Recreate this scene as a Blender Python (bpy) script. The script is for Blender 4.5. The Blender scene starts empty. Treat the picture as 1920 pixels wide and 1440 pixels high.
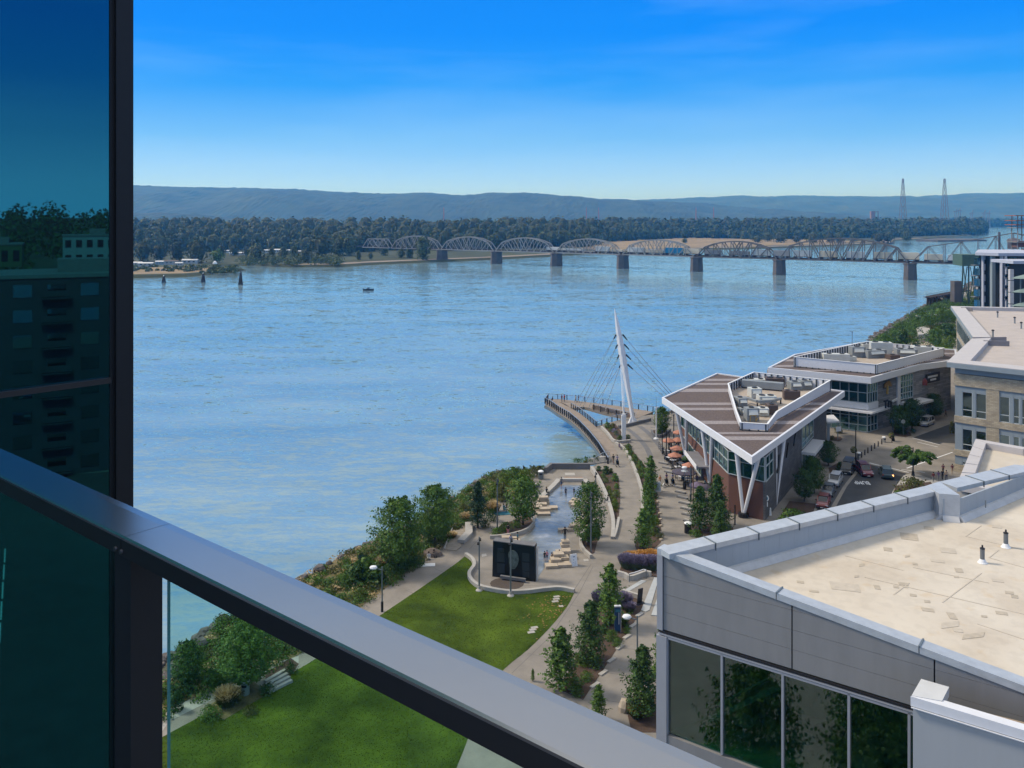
import bpy, bmesh, math, random
import numpy as np
from mathutils import Vector, Matrix
from mathutils.geometry import tessellate_polygon
scene = bpy.context.scene
R = math.radians
rnd = random.Random(7)
FPX, HZ, CH = 1600.0, 408.0, 48.0        # focal length in photo pixels, horizon row, eye height over the river
cam_d = bpy.data.cameras.new('camera'); cam = bpy.data.objects.new('camera', cam_d)
scene.collection.objects.link(cam); scene.camera = cam
cam.location = (0, 0, CH); cam.rotation_euler = (R(90), 0, 0)
cam_d.sensor_width = 36; cam_d.lens = 36 * FPX / 1920
cam_d.shift_y = -(720 - HZ) / 1920
cam_d.clip_start = 0.05; cam_d.clip_end = 40000
SUN_DIR = Vector((-0.80, 0.22, 0.80)).normalized()
world = bpy.data.worlds.new('World'); scene.world = world; world.use_nodes = True
wn = world.node_tree; wn.nodes.clear()
out = wn.nodes.new('ShaderNodeOutputWorld'); bg = wn.nodes.new('ShaderNodeBackground')
sky = wn.nodes.new('ShaderNodeTexSky'); sky.sky_type = 'NISHITA'; sky.sun_disc = False
sky.sun_elevation = math.asin(SUN_DIR.z); sky.sun_rotation = math.atan2(SUN_DIR.x, SUN_DIR.y)
sky.air_density = 1.0; sky.dust_density = 0.4; sky.ozone_density = 2.0
tc = wn.nodes.new('ShaderNodeTexCoord'); sp = wn.nodes.new('ShaderNodeSeparateXYZ')
rp = wn.nodes.new('ShaderNodeValToRGB')
wn.links.new(tc.outputs['Generated'], sp.inputs[0]); wn.links.new(sp.outputs['Z'], rp.inputs[0])
def ramp(node, stops):
 cr = node.color_ramp
 while len(cr.elements) > 1: cr.elements.remove(cr.elements[-1])
 for i, (p, c) in enumerate(stops):
  e = cr.elements[0] if i == 0 else cr.elements.new(p)
  e.position = p; e.color = (*c, 1)
ramp(rp, [(0.0, (.36, .60, 1.0)), (.035, (.32, .56, .95)), (.09, (.13, .38, .80)), (.15, (.015, .24, .76)), (.21, (.0, .185, .75)), (.26, (.0, .17, .71)),
  (.38, (.22, .35, .56)), (.50, (.48, .52, .58)), (1.0, (.60, .61, .63))])
skm = wn.nodes.new('ShaderNodeVectorMath'); skm.operation = 'SCALE'; skm.inputs['Scale'].default_value = 0.10
mx = wn.nodes.new('ShaderNodeMixRGB'); mx.inputs[0].default_value = 0.015
# soft thin cloud veil low in the sky
nz = wn.nodes.new('ShaderNodeTexNoise'); nz.inputs['Scale'].default_value = 2.2; nz.inputs['Detail'].default_value = 6
mp = wn.nodes.new('ShaderNodeMapping'); mp.inputs['Scale'].default_value = (1, 1, 7)
wn.links.new(tc.outputs['Generated'], mp.inputs[0]); wn.links.new(mp.outputs[0], nz.inputs[0])
vr = wn.nodes.new('ShaderNodeMapRange'); vr.inputs[1].default_value = .48; vr.inputs[2].default_value = .78; vr.inputs[4].default_value = .18
wn.links.new(nz.outputs['Fac'], vr.inputs[0])
mv = wn.nodes.new('ShaderNodeMixRGB'); mv.inputs[2].default_value = (.36, .60, .92, 1)
wn.links.new(sky.outputs[0], skm.inputs[0]); wn.links.new(rp.outputs[0], mx.inputs[1]); wn.links.new(skm.outputs[0], mx.inputs[2])
wn.links.new(vr.outputs[0], mv.inputs[0]); wn.links.new(mx.outputs[0], mv.inputs[1]); wn.links.new(mv.outputs[0], bg.inputs[0])
bg.inputs[1].default_value = 1.0
wn.links.new(bg.outputs[0], out.inputs[0])
sd = bpy.data.lights.new('sun', 'SUN'); sd.energy = 2.5; sd.angle = R(12); sd.color = (1, .89, .74)
sun = bpy.data.objects.new('sun', sd); scene.collection.objects.link(sun)
sun.rotation_euler = SUN_DIR.to_track_quat('Z', 'Y').to_euler()
scene.view_settings.view_transform = 'Standard'; scene.view_settings.look = 'None'
scene.view_settings.exposure = 0.5; scene.view_settings.gamma = 1; scene.view_settings.use_curve_mapping = False
scene.cycles.max_bounces = 7; scene.cycles.diffuse_bounces = 2; scene.cycles.glossy_bounces = 3
scene.cycles.transmission_bounces = 4; scene.cycles.transparent_max_bounces = 10; scene.cycles.volume_bounces = 0
scene.cycles.caustics_reflective = False; scene.cycles.caustics_refractive = False
scene.cycles.sample_clamp_indirect = 4; scene.cycles.use_denoising = True
def P(px, py, z=5.0):                     # point at height z seen at a photo pixel
 Y = FPX * (CH - z) / (py - HZ); return Vector(((px - 960) / FPX * Y, Y, z))
def PL(pts, z=5.0): return [P(a, b, z) for a, b in pts]
def WY(px, py, Y): return Vector(((px - 960) / FPX * Y, Y, CH - (py - HZ) * Y / FPX))
def z1(pts): return [(660 + x / 4.8, 860 + y / 4.8) for x, y in pts]
def z2(pts): return [(900 + x / 4.8, 860 + y / 4.8) for x, y in pts]
def z3(pts): return [(1100 + x / 5.54, 800 + y / 5.54) for x, y in pts]
def z4(pts): return [(940 + x / 4.5, 1040 + y / 4.5) for x, y in pts]
def z5(pts): return [(980 + x / 4.5, 560 + y / 4.5) for x, y in pts]
def z7(pts): return [(1420 + x / 4.5, 600 + y / 4.5) for x, y in pts]
def z8(pts): return [(1220 + x * .36458, 860 + y * .36458) for x, y in pts]
def zt(pts): return [(1340 + x / 8, 690 + y / 8) for x, y in pts]
MATS = {}
def pm(name, col, rough=.7, metal=0, var=.12, scale=1.0, bump=0, bscale=20, spec=.4, tint=None, stretch=(1, 1, 1), coat=0):
 if name in MATS: return MATS[name]
 m = bpy.data.materials.new(name); m.use_nodes = True; n = m.node_tree.nodes; l = m.node_tree.links
 b = n['Principled BSDF']; b.inputs['Roughness'].default_value = rough; b.inputs['Metallic'].default_value = metal
 b.inputs['Specular IOR Level'].default_value = spec
 if coat: b.inputs['Coat Weight'].default_value = coat
 b.inputs['Base Color'].default_value = (*col, 1)
 if var or bump:
  g = n.new('ShaderNodeNewGeometry'); mpn = n.new('ShaderNodeMapping'); mpn.inputs['Scale'].default_value = stretch
  l.new(g.outputs['Position'], mpn.inputs[0])
 if var:
  t = n.new('ShaderNodeTexNoise'); t.inputs['Scale'].default_value = scale; t.inputs['Detail'].default_value = 8; t.inputs['Roughness'].default_value = .65
  l.new(mpn.outputs[0], t.inputs['Vector'])
  r = n.new('ShaderNodeValToRGB'); lo = tuple(c * (1 - var) for c in col); hi = tuple(min(1, c * (1 + var)) for c in (tint or col))
  ramp(r, [(.3, lo), (.7, hi)]); l.new(t.outputs['Fac'], r.inputs[0]); l.new(r.outputs[0], b.inputs['Base Color'])
 if bump:
  t2 = n.new('ShaderNodeTexNoise'); t2.inputs['Scale'].default_value = bscale; t2.inputs['Detail'].default_value = 4
  l.new(mpn.outputs[0], t2.inputs['Vector'])
  bp = n.new('ShaderNodeBump'); bp.inputs['Strength'].default_value = bump; bp.inputs['Distance'].default_value = .05
  l.new(t2.outputs['Fac'], bp.inputs['Height']); l.new(bp.outputs[0], b.inputs['Normal'])
 MATS[name] = m; return m
def brickm(name, col, col2, mortar, d, w, h, msize=.02, bump=.3):
 m = bpy.data.materials.new(name); m.use_nodes = True; n = m.node_tree.nodes; l = m.node_tree.links; b = n['Principled BSDF']; b.inputs['Roughness'].default_value = .85
 g = n.new('ShaderNodeNewGeometry'); dt = n.new('ShaderNodeVectorMath'); dt.operation = 'DOT_PRODUCT'; dt.inputs[1].default_value = (d[0], d[1], 0); sx = n.new('ShaderNodeSeparateXYZ'); cb = n.new('ShaderNodeCombineXYZ')
 l.new(g.outputs['Position'], dt.inputs[0]); l.new(g.outputs['Position'], sx.inputs[0]); l.new(dt.outputs['Value'], cb.inputs[0]); l.new(sx.outputs['Z'], cb.inputs[1])
 k = n.new('ShaderNodeTexBrick'); k.inputs['Scale'].default_value = 1; k.inputs['Brick Width'].default_value = w; k.inputs['Row Height'].default_value = h; k.inputs['Mortar Size'].default_value = msize; k.inputs['Bias'].default_value = 0
 k.inputs['Color1'].default_value = (*col, 1); k.inputs['Color2'].default_value = (*col2, 1); k.inputs['Mortar'].default_value = (*mortar, 1); l.new(cb.outputs[0], k.inputs['Vector'])
 t = n.new('ShaderNodeTexNoise'); t.inputs['Scale'].default_value = .6; t.inputs['Detail'].default_value = 6; l.new(g.outputs['Position'], t.inputs['Vector']); r = n.new('ShaderNodeValToRGB'); ramp(r, [(.3, (.78, .78, .78)), (.7, (1, 1, 1))]); l.new(t.outputs['Fac'], r.inputs[0])
 mm = n.new('ShaderNodeMixRGB'); mm.blend_type = 'MULTIPLY'; mm.inputs[0].default_value = 1; l.new(k.outputs['Color'], mm.inputs[1]); l.new(r.outputs[0], mm.inputs[2]); l.new(mm.outputs[0], b.inputs['Base Color'])
 bp = n.new('ShaderNodeBump'); bp.inputs['Strength'].default_value = bump; bp.inputs['Distance'].default_value = .03; bp.invert = True; l.new(k.outputs['Fac'], bp.inputs['Height']); l.new(bp.outputs[0], b.inputs['Normal']); MATS[name] = m; return m
def leafm(name, col, col2, trans=.25, scale=.7):
 if name in MATS: return MATS[name]
 m = bpy.data.materials.new(name); m.use_nodes = True; n = m.node_tree.nodes; l = m.node_tree.links
 b = n['Principled BSDF']; b.inputs['Roughness'].default_value = .55; b.inputs['Specular IOR Level'].default_value = .25
 g = n.new('ShaderNodeNewGeometry'); t = n.new('ShaderNodeTexNoise'); t.inputs['Scale'].default_value = scale; t.inputs['Detail'].default_value = 3
 l.new(g.outputs['Position'], t.inputs['Vector'])
 ad = n.new('ShaderNodeMath'); ad.operation = 'MULTIPLY_ADD'; ad.inputs[1].default_value = .5
 l.new(g.outputs['Random Per Island'], ad.inputs[0]); l.new(t.outputs['Fac'], ad.inputs[2])
 oi = n.new('ShaderNodeObjectInfo'); ad2 = n.new('ShaderNodeMath'); ad2.operation = 'MULTIPLY_ADD'; ad2.inputs[1].default_value = .3
 l.new(oi.outputs['Random'], ad2.inputs[0]); l.new(ad.outputs[0], ad2.inputs[2])
 r = n.new('ShaderNodeValToRGB'); ramp(r, [(.45, col), (1.05 if False else 1.0, col2)])
 l.new(ad2.outputs[0], r.inputs[0]); l.new(r.outputs[0], b.inputs['Base Color'])
 tr = n.new('ShaderNodeBsdfTranslucent'); l.new(r.outputs[0], tr.inputs[0])
 ms = n.new('ShaderNodeMixShader'); ms.inputs[0].default_value = trans
 l.new(b.outputs[0], ms.inputs[1]); l.new(tr.outputs[0], ms.inputs[2]); l.new(ms.outputs[0], n['Material Output'].inputs[0])
 MATS[name] = m; return m
def mirror_glass(name, col, rough=.03, dark=(.003, .008, .012), refl=.5):
 if name in MATS: return MATS[name]
 m = bpy.data.materials.new(name); m.use_nodes = True; n = m.node_tree.nodes; l = m.node_tree.links
 b = n['Principled BSDF']; b.inputs['Base Color'].default_value = (*dark, 1); b.inputs['Roughness'].default_value = .15
 g = n.new('ShaderNodeBsdfGlossy'); g.inputs[0].default_value = (*col, 1); g.inputs[1].default_value = rough
 ms = n.new('ShaderNodeMixShader'); ms.inputs[0].default_value = refl
 l.new(b.outputs[0], ms.inputs[1]); l.new(g.outputs[0], ms.inputs[2]); l.new(ms.outputs[0], n['Material Output'].inputs[0])
 MATS[name] = m; return m
def clear_glass(name, tint, refl=.10, rough=.02):
 m = bpy.data.materials.new(name); m.use_nodes = True; n = m.node_tree.nodes; l = m.node_tree.links
 t = n.new('ShaderNodeBsdfTransparent'); t.inputs[0].default_value = (*tint, 1)
 g = n.new('ShaderNodeBsdfGlossy'); g.inputs[0].default_value = (.8, .95, 1, 1); g.inputs[1].default_value = rough
 ms = n.new('ShaderNodeMixShader'); ms.inputs[0].default_value = refl
 l.new(t.outputs[0], ms.inputs[1]); l.new(g.outputs[0], ms.inputs[2]); l.new(ms.outputs[0], n['Material Output'].inputs[0])
 MATS[name] = m; return m
def tri_poly(pts):
 return [tuple(t) for t in tessellate_polygon([[Vector((p[0], p[1], 0)) for p in pts]])]
def area2(p): return sum(p[i][0] * p[(i + 1) % len(p)][1] - p[(i + 1) % len(p)][0] * p[i][1] for i in range(len(p)))
class MB:
 def __init__(s): s.v = []; s.f = []; s.m = []; s.mi = 0
 def add(s, vs, fs):
  o = len(s.v); s.v += [tuple(v) for v in vs]; s.f += [tuple(i + o for i in f) for f in fs]; s.m += [s.mi] * len(fs); return s
 def box(s, c, d, rz=0, rx=0, ry=0):
  M = Matrix.Rotation(rz, 3, 'Z') @ Matrix.Rotation(ry, 3, 'Y') @ Matrix.Rotation(rx, 3, 'X'); c = Vector(c)
  vs = [c + M @ Vector((x * d[0] / 2, y * d[1] / 2, z * d[2] / 2)) for x in (-1, 1) for y in (-1, 1) for z in (-1, 1)]
  return s.add(vs, [(0, 1, 3, 2), (4, 6, 7, 5), (0, 4, 5, 1), (2, 3, 7, 6), (0, 2, 6, 4), (1, 5, 7, 3)])
 def prism(s, poly, za, zb, zt=None, za_l=None):
  """poly in plan; zb may be a list with one height per corner"""
  poly = [(p[0], p[1]) for p in poly]
  n = len(poly); zb = zb if isinstance(zb, (list, tuple)) else [zb] * n; za = za if isinstance(za, (list, tuple)) else [za] * n
  if area2(poly) < 0: poly = poly[::-1]; zb = list(zb)[::-1]; za = list(za)[::-1]
  vs = [(p[0], p[1], za[i]) for i, p in enumerate(poly)] + [(p[0], p[1], zb[i]) for i, p in enumerate(poly)]
  t = tri_poly(poly); fs = []
  for a, b, c in t:
   if area2([poly[a], poly[b], poly[c]]) < 0: a, c = c, a
   fs.append((a + n, b + n, c + n)); fs.append((c, b, a))
  fs += [(i, (i + 1) % n, (i + 1) % n + n, i + n) for i in range(n)]
  return s.add(vs, fs)
 def sheet(s, poly, z=None):
  pts = [Vector((p[0], p[1], z if z is not None else p[2])) for p in poly]; fs = []
  for a, b, c in tri_poly(pts):
   if area2([pts[a], pts[b], pts[c]]) < 0: a, c = c, a
   fs.append((a, b, c))
  return s.add(pts, fs)
 def tube(s, a, b, r0, r1=None, n=8, cap=True):
  a = Vector(a); b = Vector(b); r1 = r0 if r1 is None else r1; d = (b - a)
  if d.length < 1e-6: return s
  q = d.normalized().to_track_quat('Z', 'Y')
  vs = []
  for p, r in ((a, r0), (b, r1)):
   vs += [p + q @ Vector((math.cos(2 * math.pi * i / n) * r, math.sin(2 * math.pi * i / n) * r, 0)) for i in range(n)]
  fs = [(i, (i + 1) % n, (i + 1) % n + n, i + n) for i in range(n)]
  if cap: fs += [tuple(range(n))[::-1], tuple(range(n, 2 * n))]
  return s.add(vs, fs)
 def bar(s, a, b, w, h, up=(0, 0, 1)):
  a = Vector(a); b = Vector(b); d = (b - a).normalized(); u = Vector(up); sd_ = d.cross(u)
  if sd_.length < 1e-4: sd_ = Vector((1, 0, 0))
  sd_.normalize(); u = sd_.cross(d).normalized()
  vs = [p + sd_ * (x * w / 2) + u * (y * h / 2) for p in (a, b) for x, y in ((-1, -1), (1, -1), (1, 1), (-1, 1))]
  return s.add(vs, [(0, 1, 2, 3), (7, 6, 5, 4), (0, 4, 5, 1), (1, 5, 6, 2), (2, 6, 7, 3), (3, 7, 4, 0)])
 def lathe(s, c, prof, n=12, sx=1, sy=1):
  c = Vector(c); vs = []
  for r, z in prof: vs += [c + Vector((math.cos(2 * math.pi * i / n) * r * sx, math.sin(2 * math.pi * i / n) * r * sy, z)) for i in range(n)]
  fs = []
  for k in range(len(prof) - 1):
   fs += [(k * n + i, k * n + (i + 1) % n, (k + 1) * n + (i + 1) % n, (k + 1) * n + i) for i in range(n)]
  fs += [tuple(range(n))[::-1], tuple(range((len(prof) - 1) * n, len(prof) * n))]
  return s.add(vs, fs)
 def wall(s, line, t, za, zb, closed=False):
  """a wall of thickness t along a plan polyline; za, zb number or one per point"""
  n = len(line); L = [Vector((p[0], p[1])) for p in line]
  za = za if isinstance(za, (list, tuple)) else [za] * n; zb = zb if isinstance(zb, (list, tuple)) else [zb] * n
  offs = []
  for i in range(n):
   a = L[i - 1] if (i > 0 or closed) else None; b = L[(i + 1) % n] if (i < n - 1 or closed) else None
   ds = []
   if a is not None: ds.append((L[i] - a).normalized())
   if b is not None: ds.append((b - L[i]).normalized())
   d = (ds[0] + ds[-1]).normalized(); nn = Vector((-d.y, d.x)); k = 1 / max(.3, nn.dot(Vector((-ds[0].y, ds[0].x))))
   offs.append(nn * (t * k / 2))
  vs = []
  for i in range(n):
   p, q = L[i] + offs[i], L[i] - offs[i]
   vs += [(p.x, p.y, za[i]), (q.x, q.y, za[i]), (q.x, q.y, zb[i]), (p.x, p.y, zb[i])]
  fs = []
  for i in range(n if closed else n - 1):
   a = i * 4; b = ((i + 1) % n) * 4
   fs += [(a + k, b + k, b + (k + 1) % 4, a + (k + 1) % 4) for k in range(4)]
  if not closed: fs += [(0, 1, 2, 3), (n * 4 - 1, n * 4 - 2, n * 4 - 3, n * 4 - 4)]
  return s.add(vs, fs)
 def build(s, name, mats, parent=None, org=None, smooth=False, bevel=0):
  me = bpy.data.meshes.new(name)
  o3 = Vector(org) if org is not None else Vector((0, 0, 0))
  me.from_pydata([(v[0] - o3.x, v[1] - o3.y, v[2] - o3.z) for v in s.v], [], s.f)
  mats = mats if isinstance(mats, (list, tuple)) else [mats]
  for m in mats: me.materials.append(m)
  if len(mats) > 1: me.polygons.foreach_set('material_index', s.m)
  if smooth: me.shade_smooth()
  me.update()
  bm = bmesh.new(); bm.from_mesh(me); bmesh.ops.recalc_face_normals(bm, faces=bm.faces); bm.to_mesh(me); bm.free()
  o = bpy.data.objects.new(name, me); scene.collection.objects.link(o)
  if parent is not None: o.parent = parent
  return o
def tag(o, label=None, cat=None, group=None, kind=None):
 if label: o['label'] = label
 if cat: o['category'] = cat
 if group: o['group'] = group
 if kind: o['kind'] = kind
 return o
def struct(o): o['kind'] = 'structure'; return o
def stuffk(o): o['kind'] = 'stuff'; return o
class Thing:
 """an Empty at the base of a thing; parts are given in world coordinates unless local=True"""
 def __init__(s, name, label, cat, loc=(0, 0, 0), group=None, rz=0, local=False):
  s.e = bpy.data.objects.new(name, None); scene.collection.objects.link(s.e)
  s.e.location = loc; s.e.rotation_euler = (0, 0, rz); s.org = None if local else Vector(loc); s.e.empty_display_size = .2
  tag(s.e, label, cat, group)
 def part(s, name, mb, m, parent=None, label=None, smooth=False, kind=None):
  o = mb.build(name, m, parent or s.e, s.org, smooth)
  if label: o['label'] = label
  if kind: o['kind'] = kind
  return o
def copy_tree(o, loc=None, rz=None, label=None, group=None, scale=None, parent=None):
 c = o.copy(); scene.collection.objects.link(c)
 if parent is not None: c.parent = parent
 for ch in o.children: copy_tree(ch, parent=c)
 if loc is not None: c.location = loc
 if rz is not None: c.rotation_euler = (0, 0, rz)
 if scale is not None: c.scale = scale if isinstance(scale, (tuple, list)) else (scale,) * 3
 if label: c['label'] = label
 if group: c['group'] = group
 return c
def place(proto, used, **kw):
 """the first use moves the prototype itself, later uses copy it"""
 if proto.name not in used:
  used.add(proto.name)
  if kw.get('loc') is not None: proto.location = kw['loc']
  if kw.get('rz') is not None: proto.rotation_euler = (0, 0, kw['rz'])
  if kw.get('scale') is not None: sc_ = kw['scale']; proto.scale = sc_ if isinstance(sc_, (tuple, list)) else (sc_,) * 3
  for k in ('label', 'group'):
   if kw.get(k): proto[k] = kw[k]
  return proto
 return copy_tree(proto, **kw)
ORD = 'first second third fourth fifth sixth seventh eighth ninth tenth'.split()
def clip_y(poly, y0, y1):
 def half(pts, f):
  res = []
  for i in range(len(pts)):
   a, b = pts[i], pts[(i + 1) % len(pts)]; fa, fb = f(a), f(b)
   if fa >= 0: res.append(a)
   if (fa >= 0) != (fb >= 0):
    t = fa / (fa - fb); res.append(tuple(a[k] + (b[k] - a[k]) * t for k in range(2)))
  return res
 p = half([(q[0], q[1]) for q in poly], lambda q: q[1] - y0)
 return half(p, lambda q: y1 - q[1]) if len(p) > 2 else []
def inset(poly, d):
 """move the edges of a plan polygon inwards by d"""
 pts = [Vector((p[0], p[1])) for p in poly]; sgn = 1 if area2(pts) > 0 else -1; res = []
 for i in range(len(pts)):
  a, b, c = pts[i - 1], pts[i], pts[(i + 1) % len(pts)]
  d1 = (b - a).normalized(); d2 = (c - b).normalized(); n1 = Vector((-d1.y, d1.x)) * sgn; n2 = Vector((-d2.y, d2.x)) * sgn
  nn = (n1 + n2); nn = nn.normalized() if nn.length > 1e-4 else n1
  res.append(b + nn * (d / max(.35, nn.dot(n1))))
 return res
M_conc = pm('plaza concrete', (.22, .20, .175), .85, var=.24, scale=.3, bump=.3, bscale=9)
M_conc2 = pm('pale kerb concrete', (.36, .345, .32), .8, var=.12, scale=1.5, bump=.2)
M_concd = pm('dark paver concrete', (.14, .14, .145), .85, var=.15, scale=1.2)
M_joint = pm('paving joint', (.13, .125, .12), .9, var=.1)
M_asph = pm('asphalt', (.045, .047, .05), .9, var=.25, scale=.5, bump=.3, bscale=30)
M_white = pm('white paint', (.72, .73, .74), .5, var=.05, scale=3)
M_whitem = pm('white metal', (.66, .67, .70), .35, var=.04, scale=2)
M_grass = pm('lawn grass', (.030, .062, .004), .9, var=.45, scale=.22, bump=.8, bscale=14, spec=.1, tint=(.055, .090, .008))
M_mulch = pm('bark mulch', (.07, .045, .032), .95, var=.4, scale=6, bump=.6, bscale=12)
M_soil = pm('bank soil', (.045, .055, .02), .95, var=.5, scale=.5, bump=.6, bscale=4, tint=(.15, .12, .055))
M_rock = pm('riprap rock', (.10, .09, .085), .9, var=.5, scale=.9, bump=.5, bscale=3)
M_sand = pm('beige sandstone', (.40, .335, .26), .8, var=.15, scale=2, bump=.3)
M_dmetal = pm('dark bronze metal', (.022, .022, .026), .45, metal=.3, var=.08, scale=8)
M_gmetal = pm('grey pole metal', (.16, .19, .21), .45, metal=.4, var=.05)
M_steel = pm('brushed steel', (.5, .52, .54), .35, metal=.8, var=.08)
M_black = pm('black paint', (.012, .012, .014), .5, var=0)
M_brick = pm('red brown brick', (.13, .062, .045), .85, var=.22, scale=14, bump=.3, bscale=30, stretch=(1, 1, 3))
M_glassT = mirror_glass('teal window glass', (.30, .62, .66), .05, (.004, .03, .035), .38)
M_glassD = mirror_glass('dark window glass', (.45, .62, .68), .03, (.004, .010, .012), .30)
M_trunk = pm('tree bark', (.075, .055, .042), .9, var=.3, scale=5)
# ================================================================ water
def water_mat():
 m = bpy.data.materials.new('river water'); m.use_nodes = True; n = m.node_tree.nodes; l = m.node_tree.links
 b = n['Principled BSDF']; b.inputs['Base Color'].default_value = (.15, .3, .42, 1)
 b.inputs['Roughness'].default_value = .12; b.inputs['IOR'].default_value = 1.5; b.inputs['Specular IOR Level'].default_value = .6
 g = n.new('ShaderNodeNewGeometry')
 def noise(scale, st, rot=0, det=4, rough=.55):
  mp_ = n.new('ShaderNodeMapping'); mp_.inputs['Scale'].default_value = st; mp_.inputs['Rotation'].default_value = (0, 0, rot)
  t = n.new('ShaderNodeTexNoise'); t.inputs['Scale'].default_value = scale; t.inputs['Detail'].default_value = det; t.inputs['Roughness'].default_value = rough
  l.new(g.outputs['Position'], mp_.inputs[0]); l.new(mp_.outputs[0], t.inputs['Vector']); return t
 # facet slopes taken straight from vector noise, so that ripples finer than a pixel still spread the reflection
 acc = None
 for sc_, st, rot, k, dt in ((.13, (1, 2.8, 1), .15, WAVE * .9, 4), (.45, (1, 2.2, 1), -.2, WAVE, 4), (2.2, (1, 1.6, 1), .4, WAVE * .7, 3), (.018, (1, 3.0, 1), .1, WAVE * .25, 4)):
  t = noise(sc_, st, rot, dt, .6); sb = n.new('ShaderNodeVectorMath'); sb.operation = 'SUBTRACT'; sb.inputs[1].default_value = (.5, .5, .5); l.new(t.outputs['Color'], sb.inputs[0])
  ma = n.new('ShaderNodeVectorMath'); ma.operation = 'MULTIPLY_ADD'; ma.inputs[1].default_value = (k * .7, k, 0); ma.inputs[2].default_value = (0, 0, 1); l.new(sb.outputs[0], ma.inputs[0])
  if acc is not None: l.new(acc.outputs[0], ma.inputs[2])
  acc = ma
 sy = n.new('ShaderNodeSeparateXYZ'); l.new(g.outputs['Position'], sy.inputs[0]); mr0 = n.new('ShaderNodeMath'); mr0.operation = 'MULTIPLY_ADD'; mr0.inputs[1].default_value = -.0011; mr0.inputs[2].default_value = 1.2; l.new(sy.outputs['Y'], mr0.inputs[0]); mr1 = n.new('ShaderNodeMath'); mr1.operation = 'MAXIMUM'; mr1.inputs[1].default_value = .5; l.new(mr0.outputs[0], mr1.inputs[0]); mr = n.new('ShaderNodeMath'); mr.operation = 'MINIMUM'; mr.inputs[1].default_value = 1; l.new(mr1.outputs[0], mr.inputs[0])
 cb = n.new('ShaderNodeCombineXYZ'); cb.inputs[2].default_value = 1; l.new(mr.outputs[0], cb.inputs[0]); l.new(mr.outputs[0], cb.inputs[1]); ml = n.new('ShaderNodeVectorMath'); ml.operation = 'MULTIPLY'; l.new(acc.outputs[0], ml.inputs[0]); l.new(cb.outputs[0], ml.inputs[1])
 nm_ = n.new('ShaderNodeVectorMath'); nm_.operation = 'NORMALIZE'; l.new(ml.outputs[0], nm_.inputs[0]); l.new(nm_.outputs[0], b.inputs['Normal'])   # calmer water towards the far bank
 # wind patches: the gloss and the silt tone change over tens of metres
 w4 = noise(.012, (1, 3.2, 1), .1, 6, .6)
 r = n.new('ShaderNodeMapRange'); r.inputs[1].default_value = .38; r.inputs[2].default_value = .66; r.inputs[3].default_value = .03; r.inputs[4].default_value = .10
 l.new(w4.outputs['Fac'], r.inputs[0]); l.new(r.outputs[0], b.inputs['Roughness'])
 rc = n.new('ShaderNodeValToRGB'); ramp(rc, [(.35, (.14, .25, .34)), (.62, (.22, .33, .39))]); l.new(w4.outputs['Fac'], rc.inputs[0]); l.new(rc.outputs[0], b.inputs['Base Color'])
 return m
WAVE = .46
b = MB(); b.add([(-16000, -2000, 0), (16000, -2000, 0), (16000, 24000, 0), (-16000, 24000, 0)], [(0, 1, 2, 3)])
struct(b.build('river_water', water_mat()))
# ================================================================ near bank
WL = [(-52, -300), (-47, 0), (-41, 60), (-38, 92), (-33.5, 100), (-27, 113), (-20.5, 121.5), (-15.5, 131), (-11, 139), (-7.2, 145.0), (-1.5, 147.2), (4.4, 146.8), (14.2, 148.0),
 (16.9, 154), (17.4, 163), (17.0, 176), (24.5, 183.6), (33, 188.5), (45, 196), (66, 212), (90, 232), (112, 262), (128, 300), (140, 335), (168, 380), (202, 430),
 (240, 490), (292, 560), (345, 640), (420, 760), (620, 1080), (1000, 1620), (2200, 3400)]
OFF = [7, 7, 7, 7, 7, 7, 6.5, 6, 5.5, 4.5, 2.5, .3, .3, .3, .3, .3, .3, 1, 3, 6, 8, 8, 9, 10, 12, 12, 12, 12, 12, 12, 12, 15, 20]
TOP = []
for i, (x, y) in enumerate(WL):
 a = Vector(WL[max(0, i - 1)]); c = Vector(WL[min(len(WL) - 1, i + 1)]); d = (c - a).normalized()
 TOP.append((x + d.y * OFF[i], y - d.x * OFF[i]))
land = TOP + [(6000, 3400), (6000, -300)]
b = MB(); b.sheet(land, 5.0)
struct(b.build('ground', M_conc))
b = MB()
for i in range(len(WL) - 1):
 (x0, y0), (x1, y1) = WL[i], WL[i + 1]; (u0, v0), (u1, v1) = TOP[i], TOP[i + 1]
 b.add([(x0, y0, -.6), (x1, y1, -.6), (u1, v1, 5), (u0, v0, 5)], [(0, 1, 2, 3)])
struct(b.build('river_bank', pm('bank slope', (.055, .055, .03), .95, var=.5, scale=.5, bump=.8, bscale=2)))
def rock_pts(r_, n=7):
 vs = []; 
 for zl, rr in ((-.5, .75), (.1, 1.0), (.55, .6)):
  for k in range(n):
   a = 2 * math.pi * k / n + rnd.uniform(-.2, .2); q = rr * rnd.uniform(.75, 1.2)
   vs.append((math.cos(a) * q * r_, math.sin(a) * q * r_, zl * r_ * rnd.uniform(.8, 1.2)))
 fs = [(k, (k + 1) % n, (k + 1) % n + n, k + n) for k in range(n)] + [(k + n, (k + 1) % n + n, (k + 1) % n + 2 * n, k + 2 * n) for k in range(n)] + [tuple(range(2 * n, 3 * n))]
 return vs, fs
b = MB()
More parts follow.
